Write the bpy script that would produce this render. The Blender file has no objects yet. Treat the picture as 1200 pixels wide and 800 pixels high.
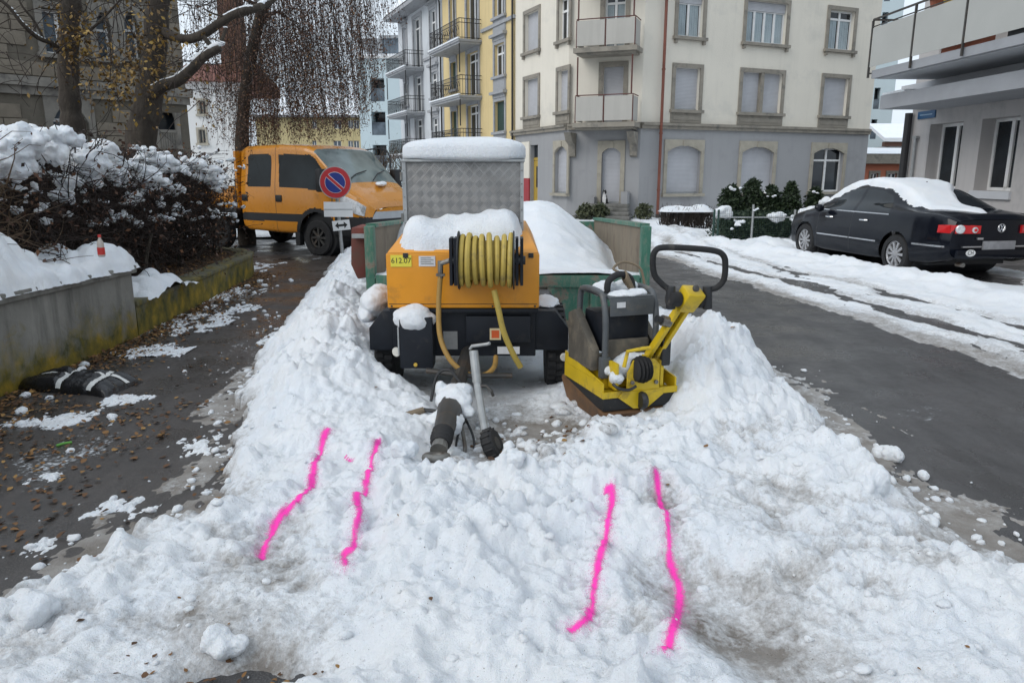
import bpy, bmesh, math, random
import numpy as np
from mathutils import Vector, Matrix

random.seed(11)
rng = np.random.default_rng(11)
R = math.radians
scene = bpy.context.scene

# ------------------------------------------------------------------ camera
FPX, PITCH, CAMZ = 870.0, R(12.8), 1.65          # focal length in photo pixels, tilt down, eye height
cam_data = bpy.data.cameras.new('camera')
cam = bpy.data.objects.new('camera', cam_data)
scene.collection.objects.link(cam)
cam.location = (0, 0, CAMZ)
cam.rotation_euler = (R(90) - PITCH, 0, 0)
cam_data.sensor_fit = 'HORIZONTAL'
cam_data.sensor_width = 36.0
cam_data.lens = 36.0 * FPX / 1200.0
cam_data.clip_start = 0.05
cam_data.clip_end = 900
scene.camera = cam
scene.render.resolution_x, scene.render.resolution_y = 1024, 682

# ------------------------------------------------------------------ sky: overcast winter day
SUN_EL, SUN_AZ = R(38), R(236)                    # on the left, a little behind the camera, hidden in cloud
world = bpy.data.worlds.new('World')
scene.world = world
world.use_nodes = True
wn, wl = world.node_tree.nodes, world.node_tree.links
for n in list(wn):
    wn.remove(n)
w_out = wn.new('ShaderNodeOutputWorld')
w_bg = wn.new('ShaderNodeBackground')
w_sky = wn.new('ShaderNodeTexSky')
w_sky.sky_type = 'NISHITA'
w_sky.sun_disc = False
w_sky.sun_elevation = SUN_EL
w_sky.sun_rotation = SUN_AZ
w_sky.dust_density = 4.0
w_sky.air_density = 1.0
w_tc = wn.new('ShaderNodeTexCoord')
w_noise = wn.new('ShaderNodeTexNoise')
w_noise.inputs['Scale'].default_value = 2.2
w_noise.inputs['Detail'].default_value = 4
w_ramp = wn.new('ShaderNodeValToRGB')
w_ramp.color_ramp.elements[0].position = 0.3
w_ramp.color_ramp.elements[0].color = (6.3, 7.2, 8.15, 1)
w_ramp.color_ramp.elements[1].position = 0.75
w_ramp.color_ramp.elements[1].color = (7.7, 8.4, 9.1, 1)
w_mix = wn.new('ShaderNodeMixRGB')
w_mix.inputs['Fac'].default_value = 0.90          # closed cloud cover over the clear sky
wl.new(w_tc.outputs['Generated'], w_noise.inputs['Vector'])
wl.new(w_noise.outputs['Fac'], w_ramp.inputs['Fac'])
wl.new(w_sky.outputs['Color'], w_mix.inputs['Color1'])
wl.new(w_ramp.outputs['Color'], w_mix.inputs['Color2'])
wl.new(w_mix.outputs['Color'], w_bg.inputs['Color'])
w_bg.inputs['Strength'].default_value = 0.10
wl.new(w_bg.outputs['Background'], w_out.inputs['Surface'])

sun_data = bpy.data.lights.new('sun', 'SUN')
sun_data.energy = 0.95
sun_data.angle = R(36)
sun_data.color = (1.0, 0.97, 0.93)
sun = bpy.data.objects.new('sun', sun_data)
scene.collection.objects.link(sun)
_sd = Vector((math.sin(SUN_AZ) * math.cos(SUN_EL), math.cos(SUN_AZ) * math.cos(SUN_EL), math.sin(SUN_EL)))
sun.rotation_euler = _sd.to_track_quat('Z', 'Y').to_euler()
sun.location = (0, -5, 30)

scene.view_settings.view_transform = 'Standard'
scene.view_settings.look = 'None'
scene.view_settings.exposure = 0.38
scene.view_settings.gamma = 1.0
scene.view_settings.use_curve_mapping = False
scene.cycles.max_bounces = 6
scene.cycles.diffuse_bounces = 3
scene.cycles.glossy_bounces = 3
scene.cycles.transparent_max_bounces = 12
scene.cycles.use_denoising = True

# ------------------------------------------------------------------ pixel of the photograph -> point in the place
_c, _s = math.cos(PITCH), math.sin(PITCH)
def ray(px, py):
    u, v = (px - 600) / FPX, (400 - py) / FPX
    return Vector((u, _c + _s * v, -_s + _c * v))
def on(px, py, z=0.0):                            # where that sight line meets a level surface
    d = ray(px, py); t = (z - CAMZ) / d.z
    return Vector((d.x * t, d.y * t, z))
def at(px, py, y):                                # the point of that sight line at a known distance
    d = ray(px, py); t = y / d.y
    return Vector((d.x * t, y, CAMZ + d.z * t))

# ------------------------------------------------------------------ noise (numpy)
def _hash(ix, iy, seed):
    h = (ix.astype(np.int64) * 374761393 + iy.astype(np.int64) * 668265263 + seed * 1442695041) & 0xFFFFFFFF
    h = ((h ^ (h >> 13)) * 1274126177) & 0xFFFFFFFF
    h = ((h ^ (h >> 16)) * 2246822519) & 0xFFFFFFFF
    return ((h ^ (h >> 15)) & 0xFFFFFF) / float(0x1000000)
def vnoise(x, y, seed=0):
    x = np.asarray(x, float); y = np.asarray(y, float)
    ix, iy = np.floor(x), np.floor(y)
    fx, fy = x - ix, y - iy
    fx = fx * fx * fx * (fx * (fx * 6 - 15) + 10); fy = fy * fy * fy * (fy * (fy * 6 - 15) + 10)
    a = _hash(ix, iy, seed); b = _hash(ix + 1, iy, seed); c = _hash(ix, iy + 1, seed); d = _hash(ix + 1, iy + 1, seed)
    return (a + (b - a) * fx) * (1 - fy) + (c + (d - c) * fx) * fy
def fbm(x, y, octs=4, seed=0, gain=0.5):
    t = 0; amp = 1; tot = 0
    for o in range(octs):
        t = t + amp * (vnoise(np.asarray(x) * 2 ** o + 17.3 * o, np.asarray(y) * 2 ** o - 9.1 * o, seed + o) - 0.5)
        tot += amp; amp *= gain
    return t / tot * 2
def lumps(x, y, cell, seed, keep=0.7):            # rounded clods: highest of the half balls around a point
    gx, gy = x / cell, y / cell
    ix, iy = np.floor(gx), np.floor(gy)
    best = np.zeros_like(gx)
    for dx in (-1, 0, 1):
        for dy in (-1, 0, 1):
            cx, cy = ix + dx, iy + dy
            fx = cx + _hash(cx, cy, seed); fy = cy + _hash(cx, cy, seed + 1)
            r = 0.30 + 0.62 * _hash(cx, cy, seed + 2) ** 1.4
            k = _hash(cx, cy, seed + 3) < keep
            ax = 0.75 + 0.5 * _hash(cx, cy, seed + 4)
            d2 = (((gx - fx) * ax) ** 2 + ((gy - fy) / ax) ** 2) / (r * r)
            hgt = np.where(k, r * np.maximum(0, 1 - d2) ** 0.72, 0)
            best = np.maximum(best, hgt)
    return best
def sstep(a, b, x):
    t = np.clip((x - a) / (b - a), 0, 1)
    return t * t * (3 - 2 * t)

# ------------------------------------------------------------------ mesh building
_MAT = {}                                         # object name -> world matrix, for parts given in world coordinates
def link(o):
    scene.collection.objects.link(o); return o
def tag(o, label=None, cat=None, group=None, kind=None):
    if label: o['label'] = label
    if cat: o['category'] = cat
    if group: o['group'] = group
    if kind: o['kind'] = kind
    return o
def thing(name, label, cat, loc=(0, 0, 0), rotz=0.0, group=None):
    o = bpy.data.objects.new(name, None); link(o)
    o.empty_display_size = 0.2
    o.location = loc; o.rotation_euler = (0, 0, rotz)
    tag(o, label, cat, group)
    _MAT[o.name] = Matrix.Translation(Vector(loc)) @ Matrix.Rotation(rotz, 4, 'Z')
    return o
def put(name, mesh, parent=None, loc=(0, 0, 0), rotz=0.0, label=None):
    """an object for a mesh that already exists; loc/rotz are in the parent's coordinates"""
    o = bpy.data.objects.new(name, mesh); link(o)
    if parent: o.parent = parent
    o.location = loc; o.rotation_euler = (0, 0, rotz)
    m = Matrix.Translation(Vector(loc)) @ Matrix.Rotation(rotz, 4, 'Z')
    _MAT[o.name] = (_MAT[parent.name] @ m) if parent else m
    if label: o['label'] = label
    return o

class MB:
    def __init__(s): s.v = []; s.f = []; s.c = None
    def raw(s, vs, fs):
        k = len(s.v); s.v.extend([tuple(map(float, p)) for p in vs]); s.f.extend([tuple(int(i) + k for i in f) for f in fs]); return s
    def b(s, x0, x1, y0, y1, z0, z1, M=None):
        vs = [Vector((x, y, z)) for z in (z0, z1) for y in (y0, y1) for x in (x0, x1)]
        if M: vs = [M @ p for p in vs]
        return s.raw(vs, [(0, 2, 3, 1), (4, 5, 7, 6), (0, 1, 5, 4), (2, 6, 7, 3), (0, 4, 6, 2), (1, 3, 7, 5)])
    def hexa(s, p):                                # 8 corners: bottom 4 ccw, top 4 ccw
        return s.raw(p, [(3, 2, 1, 0), (4, 5, 6, 7), (0, 1, 5, 4), (1, 2, 6, 5), (2, 3, 7, 6), (3, 0, 4, 7)])
    def prism(s, pts, ext):
        n = len(pts); e = Vector(ext); pts = [Vector(p) for p in pts]
        vs = pts + [p + e for p in pts]
        fs = [tuple(range(n))[::-1], tuple(range(n, 2 * n))] + [(i, (i + 1) % n, n + (i + 1) % n, n + i) for i in range(n)]
        return s.raw(vs, fs)
    def cyl(s, p0, p1, r0, r1=None, n=12, caps=True):
        return s.tube([p0, p1], [r0, r0 if r1 is None else r1], n, caps)
    def tube(s, pts, r, n=8, caps=True, closed=False):
        pts = [Vector(p) for p in pts]; m = len(pts)
        if not isinstance(r, (list, tuple)): r = [r] * m
        vs, fs = [], []
        prev = None
        for i, p in enumerate(pts):
            if closed: t = pts[(i + 1) % m] - pts[i - 1]
            else: t = pts[min(i + 1, m - 1)] - pts[max(i - 1, 0)]
            if t.length < 1e-9: t = Vector((0, 0, 1))
            t.normalize()
            if prev is None:
                a = Vector((0, 0, 1)) if abs(t.z) < 0.9 else Vector((1, 0, 0))
                u = t.cross(a).normalized()
            else:
                u = (prev - t * prev.dot(t))
                u = u.normalized() if u.length > 1e-6 else t.orthogonal().normalized()
            prev = u; w = t.cross(u)
            for k in range(n):
                a = 2 * math.pi * k / n
                vs.append(p + (u * math.cos(a) + w * math.sin(a)) * r[i])
        for i in range(m if closed else m - 1):
            for k in range(n):
                a, b2 = i * n + k, i * n + (k + 1) % n
                c, d = ((i + 1) % m) * n + (k + 1) % n, ((i + 1) % m) * n + k
                fs.append((a, b2, c, d))
        if caps and not closed:
            fs.append(tuple(range(n))[::-1]); fs.append(tuple((m - 1) * n + k for k in range(n)))
        return s.raw(vs, fs)
    def lathe(s, prof, origin=(0, 0, 0), axis=(0, 0, 1), n=20, caps=True):
        ax = Vector(axis).normalized(); u = ax.orthogonal().normalized(); w = ax.cross(u); o = Vector(origin)
        vs, fs = [], []
        for r, h in prof:
            for k in range(n):
                a = 2 * math.pi * k / n
                vs.append(o + ax * h + (u * math.cos(a) + w * math.sin(a)) * r)
        for i in range(len(prof) - 1):
            for k in range(n):
                fs.append((i * n + k, i * n + (k + 1) % n, (i + 1) * n + (k + 1) % n, (i + 1) * n + k))
        if caps: fs.append(tuple(range(n))[::-1]); fs.append(tuple((len(prof) - 1) * n + k for k in range(n)))
        return s.raw(vs, fs)
    def mesh(s, name, mat=None, smooth=False, autos=None):
        me = bpy.data.meshes.new(name)
        me.from_pydata(s.v, [], s.f); me.update()
        if mat: me.materials.append(mat)
        if smooth:
            me.polygons.foreach_set('use_smooth', [True] * len(me.polygons))
        return me
    def build(s, name, mat=None, parent=None, world=False, smooth=False, bevel=0.0, label=None, fix=True):
        if world and parent:
            inv = _MAT[parent.name].inverted()
            s.v = [tuple(inv @ Vector(p)) for p in s.v]
        me = s.mesh(name, mat, smooth)
        if fix:
            bm = bmesh.new(); bm.from_mesh(me); bmesh.ops.recalc_face_normals(bm, faces=bm.faces)
            if bevel > 0:
                es = [e for e in bm.edges if len(e.link_faces) == 2 and e.calc_face_angle(0) > R(35)]
                bmesh.ops.bevel(bm, geom=es, offset=bevel, segments=2, affect='EDGES', profile=0.6, clamp_overlap=True)
            bm.to_mesh(me); bm.free()
        if smooth or bevel > 0:
            me.polygons.foreach_set('use_smooth', [True] * len(me.polygons))
            try: me.set_sharp_from_angle(angle=R(38))
            except Exception: pass
        return put(name, me, parent, label=label)

def np_mesh(name, V, F, mat=None, smooth=True, attrs=None):
    me = bpy.data.meshes.new(name)
    V = np.asarray(V, np.float32); F = np.asarray(F, np.int32)
    me.vertices.add(len(V)); me.vertices.foreach_set('co', V.ravel())
    k = F.shape[1]
    me.loops.add(F.size); me.loops.foreach_set('vertex_index', F.ravel())
    me.polygons.add(len(F)); me.polygons.foreach_set('loop_start', np.arange(0, F.size, k, dtype=np.int32))
    try: me.polygons.foreach_set('loop_total', np.full(len(F), k, dtype=np.int32))
    except Exception: pass
    me.update(calc_edges=True); me.validate()
    if smooth: me.polygons.foreach_set('use_smooth', [True] * len(me.polygons))
    if mat: me.materials.append(mat)
    for nm, arr in (attrs or {}).items():
        a = me.attributes.new(nm, 'FLOAT', 'POINT'); a.data.foreach_set('value', np.asarray(arr, np.float32))
    return me
def grid_faces(nu, nv, keep=None):
    i = np.arange(nu - 1)[:, None] * nv + np.arange(nv - 1)[None, :]
    F = np.stack([i, i + nv, i + nv + 1, i + 1], -1)
    return F[keep] if keep is not None else F.reshape(-1, 4)

def ico(sub):
    bm = bmesh.new(); bmesh.ops.create_icosphere(bm, subdivisions=sub, radius=1)
    bm.verts.ensure_lookup_table()
    V = np.array([v.co[:] for v in bm.verts]); F = np.array([[v.index for v in f.verts] for f in bm.faces]); bm.free()
    return V, F
ICO1, ICO2, ICO3, ICO4 = ico(1), ico(2), ico(3), ico(4)
def blob(center, rad, amp=0.18, sub=2, freq=2.2, flat=None):
    V, F = {1: ICO1, 2: ICO2, 3: ICO3, 4: ICO4}[sub]
    d = np.zeros(len(V))
    for o, (f, a) in enumerate(((freq, 1.0), (freq * 2.1, 0.5), (freq * 4.3, 0.25))):
        for _ in range(3):
            k = rng.normal(size=3); k = k / np.linalg.norm(k) * f
            d += a * np.sin(V @ k + rng.uniform(0, 6.28)) / 3
    W = V * (1 + amp * d)[:, None]
    if flat is not None: W[:, 2] = np.maximum(W[:, 2], flat)
    return W * np.asarray(rad) + np.asarray(center), F
class NB:                                          # collects numpy triangle or quad sets
    def __init__(s): s.V = []; s.F = []; s.n = 0; s.A = []
    def add(s, V, F, a=None):
        s.V.append(V); s.F.append(np.asarray(F) + s.n); s.n += len(V)
        s.A.append(np.full(len(V), 0.0 if a is None else a) if np.isscalar(a) or a is None else a)
    def mesh(s, name, mat, smooth=True, attr=None):
        V = np.concatenate(s.V); F = np.concatenate(s.F)
        return np_mesh(name, V, F, mat, smooth, {attr: np.concatenate(s.A)} if attr else None)

def meld(o, voxel, disp=0.0, dsize=0.1, smooth=4):
    """fuse the overlapping pieces of a mesh into one skin and roughen it"""
    m = o.modifiers.new('fuse', 'REMESH'); m.mode = 'VOXEL'; m.voxel_size = voxel; m.use_smooth_shade = True
    if smooth: s = o.modifiers.new('relax', 'SMOOTH'); s.iterations = smooth; s.factor = .5
    if disp:
        t = bpy.data.textures.new('lump', 'CLOUDS'); t.noise_scale = dsize; t.noise_depth = 3
        d = o.modifiers.new('lumpy', 'DISPLACE'); d.texture = t; d.strength = disp; d.mid_level = .5; d.texture_coords = 'LOCAL'
    me = bpy.data.meshes.new_from_object(o.evaluated_get(bpy.context.evaluated_depsgraph_get()))
    o.modifiers.clear(); old = o.data; o.data = me; bpy.data.meshes.remove(old)
    me.polygons.foreach_set('use_smooth', [True] * len(me.polygons))
    return o

# ------------------------------------------------------------------ materials
def _nodes(name):
    m = bpy.data.materials.new(name); m.use_nodes = True
    nt = m.node_tree; bs = nt.nodes['Principled BSDF']
    return m, nt, nt.nodes, nt.links, bs
def noise(nt, scale, detail=5, rough=0.55, vec=None, dist=0.0):
    n = nt.nodes.new('ShaderNodeTexNoise'); n.inputs['Scale'].default_value = scale
    n.inputs['Detail'].default_value = detail; n.inputs['Roughness'].default_value = rough; n.inputs['Distortion'].default_value = dist
    if vec is not None: nt.links.new(vec, n.inputs['Vector'])
    return n
def ramp(nt, fac, stops):
    r = nt.nodes.new('ShaderNodeValToRGB'); e = r.color_ramp.elements
    while len(e) < len(stops): e.new(0.5)
    for el, (p, c) in zip(e, stops):
        el.position = p; el.color = (*c, 1) if len(c) == 3 else c
    nt.links.new(fac, r.inputs['Fac']); return r.outputs['Color']
def mixc(nt, fac, a, b, mode='MIX'):
    m = nt.nodes.new('ShaderNodeMixRGB'); m.blend_type = mode
    for sock, val in ((m.inputs['Fac'], fac), (m.inputs['Color1'], a), (m.inputs['Color2'], b)):
        if hasattr(val, 'node'): nt.links.new(val, sock)
        elif isinstance(val, (int, float)): sock.default_value = val
        else: sock.default_value = (*val, 1)
    return m.outputs['Color']
def mathn(nt, op, a, b=None, clamp=False):
    m = nt.nodes.new('ShaderNodeMath'); m.operation = op; m.use_clamp = clamp
    for i, val in enumerate((a, b)):
        if val is None: continue
        if hasattr(val, 'node'): nt.links.new(val, m.inputs[i])
        else: m.inputs[i].default_value = val
    return m.outputs[0]
def bumpn(nt, bs, h, strength=0.3, dist=0.01):
    b = nt.nodes.new('ShaderNodeBump'); b.inputs['Strength'].default_value = strength; b.inputs['Distance'].default_value = dist
    nt.links.new(h, b.inputs['Height']); nt.links.new(b.outputs['Normal'], bs.inputs['Normal']); return b
def coords(nt, kind='Object', scale=None):
    t = nt.nodes.new('ShaderNodeTexCoord')
    if scale is None: return t.outputs[kind]
    mp = nt.nodes.new('ShaderNodeMapping'); mp.inputs['Scale'].default_value = scale
    nt.links.new(t.outputs[kind], mp.inputs['Vector']); return mp.outputs['Vector']
def mat(name, col, rough=0.6, metal=0.0, var=0.18, vscale=6.0, bump=0.12, bscale=60.0, bdist=0.004, dirt=None, damt=0.4, dscale=3.0, stretch=None, spec=0.5, coat=0.0, streak=0.0):
    """painted / mineral / metal surface: tone varies with noise, optional dirt patches, fine relief"""
    m, nt, N, L, bs = _nodes(name)
    v = coords(nt, 'Object', stretch)
    n1 = noise(nt, vscale, 6, 0.6, v)
    lo = tuple(c * (1 - var) for c in col); hi = tuple(min(1, c * (1 + var)) for c in col)
    c = ramp(nt, n1.outputs['Fac'], [(0.28, lo), (0.72, hi)])
    if dirt is not None:
        n2 = noise(nt, dscale, 8, 0.65, v, 0.3)
        f = ramp(nt, n2.outputs['Fac'], [(0.62 - 0.25 * damt, (0, 0, 0)), (0.80 - 0.2 * damt, (1, 1, 1))])
        c = mixc(nt, f, c, dirt)
    if streak > 0:                                 # rain streaks
        sv = coords(nt, 'Object', (2.6, 2.6, 0.16)); n4 = noise(nt, 1.6, 7, 0.65, sv)
        c = mixc(nt, ramp(nt, n4.outputs['Fac'], [(0.50, (0, 0, 0)), (0.74, (streak,) * 3)]), c, tuple(x * 0.55 for x in col))
    L.new(c, bs.inputs['Base Color'])
    rr = ramp(nt, n1.outputs['Fac'], [(0.3, (max(0.02, rough - 0.08),) * 3), (0.7, (min(1, rough + 0.08),) * 3)])
    L.new(rr, bs.inputs['Roughness'])
    bs.inputs['Metallic'].default_value = metal
    bs.inputs['Specular IOR Level'].default_value = spec
    bs.inputs['Coat Weight'].default_value = coat
    bs.inputs['Coat Roughness'].default_value = 0.08
    if bump > 0:
        n3 = noise(nt, bscale, 4, 0.6, v)
        bumpn(nt, bs, n3.outputs['Fac'], bump, bdist)
    return m
def glass(name, col=(0.02, 0.025, 0.03), rough=0.05, spec=0.45):
    m, nt, N, L, bs = _nodes(name)
    n1 = noise(nt, 1.3, 3, 0.5, coords(nt))
    c = ramp(nt, n1.outputs['Fac'], [(0.35, tuple(x * 0.6 for x in col)), (0.7, tuple(x * 1.5 for x in col))])
    L.new(c, bs.inputs['Base Color']); bs.inputs['Roughness'].default_value = rough
    bs.inputs['Specular IOR Level'].default_value = spec
    return m
def leafmat(name, stops, rough=0.6):
    m, nt, N, L, bs = _nodes(name)
    a = N.new('ShaderNodeAttribute'); a.attribute_name = 'tone'
    L.new(ramp(nt, a.outputs['Fac'], stops), bs.inputs['Base Color'])
    bs.inputs['Roughness'].default_value = rough
    return m

def snow_material(name, dirt_attr=False, fine=1.0):
    m, nt, N, L, bs = _nodes(name)
    v = coords(nt)
    n1 = noise(nt, 3.0, 6, 0.6, v)
    c = ramp(nt, n1.outputs['Fac'], [(0.3, (0.80, 0.84, 0.89)), (0.7, (0.88, 0.895, 0.91))])
    if dirt_attr:
        a = N.new('ShaderNodeAttribute'); a.attribute_name = 'dirt'
        n2 = noise(nt, 9.0, 8, 0.7, v, 0.6)
        n4 = noise(nt, 45.0, 5, 0.7, v)
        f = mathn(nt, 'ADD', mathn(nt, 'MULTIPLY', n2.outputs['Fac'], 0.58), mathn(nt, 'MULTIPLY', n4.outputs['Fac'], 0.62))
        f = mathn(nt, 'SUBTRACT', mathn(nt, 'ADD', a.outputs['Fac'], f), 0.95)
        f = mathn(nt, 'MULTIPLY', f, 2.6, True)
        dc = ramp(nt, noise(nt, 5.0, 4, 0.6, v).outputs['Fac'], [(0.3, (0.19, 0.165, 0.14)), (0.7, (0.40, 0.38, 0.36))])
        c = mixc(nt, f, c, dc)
        # grit and leaf crumbs lying on it
        n5 = noise(nt, 130.0, 2, 0.5, v)
        g = mathn(nt, 'MULTIPLY', mathn(nt, 'GREATER_THAN', n5.outputs['Fac'], 0.715), mathn(nt, 'GREATER_THAN', noise(nt, 2.5, 3, 0.5, v).outputs['Fac'], 0.5))
        c = mixc(nt, mathn(nt, 'MULTIPLY', g, 0.75), c, (0.09, 0.06, 0.04))
        L.new(mathn(nt, 'SUBTRACT', 0.72, mathn(nt, 'MULTIPLY', f, 0.25)), bs.inputs['Roughness'])
    else:
        bs.inputs['Roughness'].default_value = 0.75
    L.new(c, bs.inputs['Base Color'])
    bs.inputs['Specular IOR Level'].default_value = 0.3
    bs.inputs['Subsurface Weight'].default_value = 0.12
    bs.inputs['Subsurface Radius'].default_value = (0.6, 0.8, 1.0)
    bs.inputs['Subsurface Scale'].default_value = 0.02
    nb = noise(nt, 55.0 * fine, 6, 0.7, v); nb2 = noise(nt, 210.0 * fine, 3, 0.6, v)
    h = mathn(nt, 'ADD', nb.outputs['Fac'], mathn(nt, 'MULTIPLY', nb2.outputs['Fac'], 0.45))
    bumpn(nt, bs, h, 0.9, 0.018)
    return m

M = {}
M['snow'] = snow_material('fresh_snow')
M['snow_dirty'] = snow_material('trodden_snow', True)
M['yellow_paint'] = mat('compressor_yellow', (0.66, 0.265, 0.012), 0.38, var=0.06, dirt=(0.36, 0.16, 0.03), damt=0.12, dscale=5, bump=0.04)
M['navy'] = mat('chassis_black', (0.010, 0.0125, 0.018), 0.5, var=0.3, spec=.3, dirt=(0.04, 0.038, 0.036), damt=0.2, dscale=7)
M['rubber'] = mat('rubber', (0.014, 0.014, 0.015), 0.75, var=0.3, dirt=(0.09, 0.08, 0.07), damt=0.2, dscale=9)
M['black_plastic'] = mat('black_plastic', (0.017, 0.018, 0.02), 0.5, var=0.25)
M['steel'] = mat('worn_steel', (0.22, 0.215, 0.2), 0.45, 0.7, var=0.3, dirt=(0.1, 0.06, 0.035), damt=0.5, dscale=8)
M['dark_steel'] = mat('dark_steel', (0.06, 0.058, 0.055), 0.55, 0.4, var=0.35, dirt=(0.10, 0.075, 0.055), damt=0.5, dscale=9)
M['galv'] = mat('galvanised', (0.36, 0.37, 0.37), 0.5, 0.5, var=0.18, vscale=14)
M['white_paint'] = mat('white_paint', (0.74, 0.74, 0.73), 0.5, var=0.06, dirt=(0.45, 0.44, 0.42), damt=0.15)
M['glass'] = glass('window_glass')
M['glass_blue'] = glass('window_glass_pale', (0.10, 0.125, 0.15))
# ================================================================== GROUND
def asphalt(name, base, film, seed):
    m, nt, N, L, bs = _nodes(name)
    v = coords(nt)
    n1 = noise(nt, 0.9, 6, 0.6, v); n2 = noise(nt, 150, 3, 0.7, v); n3 = noise(nt, 3.0, 8, 0.75, coords(nt, 'Object', (2.2, 0.35, 1)))
    c = ramp(nt, n1.outputs['Fac'], [(0.3, tuple(x * 0.72 for x in base)), (0.7, tuple(x * 1.3 for x in base))])
    sp = ramp(nt, n2.outputs['Fac'], [(0.32, (0.45,) * 3), (0.52, (1.0,) * 3), (0.66, (2.6,) * 3)])
    c = mixc(nt, 1.0, c, sp, 'MULTIPLY')
    c = mixc(nt, ramp(nt, n3.outputs['Fac'], [(0.42, (0, 0, 0)), (0.75, (.8, .8, .8))]), c, tuple(x * 2.1 for x in base))
    # thin film of slush left on the tar
    vm = N.new('ShaderNodeMapping'); vm.inputs['Location'].default_value = (seed, seed * 2, 0); vm.inputs['Scale'].default_value = (1.0, 0.55, 1)
    L.new(v, vm.inputs['Vector'])
    f1 = noise(nt, 1.1, 8, 0.68, vm.outputs['Vector'], 0.4)
    f2 = noise(nt, 34, 5, 0.7, v)
    f = mathn(nt, 'ADD', f1.outputs['Fac'], mathn(nt, 'MULTIPLY', mathn(nt, 'SUBTRACT', f2.outputs['Fac'], 0.5), 0.35))
    fm = ramp(nt, f, [(film, (0, 0, 0)), (film + 0.075, (1, 1, 1))])
    c = mixc(nt, fm, c, (0.60, 0.63, 0.66))
    L.new(c, bs.inputs['Base Color'])
    w = ramp(nt, noise(nt, 1.7, 4, 0.6, v).outputs['Fac'], [(0.38, (0.20,) * 3), (0.62, (0.58,) * 3)])
    L.new(w, bs.inputs['Roughness'])
    h = mathn(nt, 'ADD', mathn(nt, 'MULTIPLY', n2.outputs['Fac'], 0.5), mathn(nt, 'MULTIPLY', fm, 0.8))
    bumpn(nt, bs, h, 0.35, 0.006)
    return m
M['road'] = asphalt('road_asphalt', (0.046, 0.0445, 0.045), 0.68, 3.0)
M['path'] = asphalt('footway_asphalt', (0.036, 0.031, 0.028), 0.615, 8.0)
tag(MB().b(-220, 220, -12, 260, -0.4, 0.0).build('ground', M['road'], fix=True), kind='structure')
pv = MB().prism([(-9.0, -4, 0), (-1.35, -4, 0), (-1.45, 9, 0), (-3.1, 15.0, 0), (-9, 15.4, 0)], (0, 0, 0.005)).build('footway', M['path'])
tag(pv, kind='structure')

M['soil'] = mat('garden_soil', (0.045, 0.032, 0.022), 0.9, var=0.5, vscale=9, bump=0.8, bscale=30, bdist=0.03, dirt=(0.12, 0.06, 0.025), damt=0.6, dscale=14)
gs = MB().prism([(-4.05, 1.0, 0.02), (-4.02, 7.5, 0.02), (-4.34, 12.1, 0.02), (-4.75, 12.9, 0.02), (-6.5, 13.6, 0.02), (-22, 21.0, 0.02), (-22, 1, 0.02)], (0, 0, 0.32)).build('garden_ground', M['soil'])
tag(gs, kind='structure')

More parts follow.
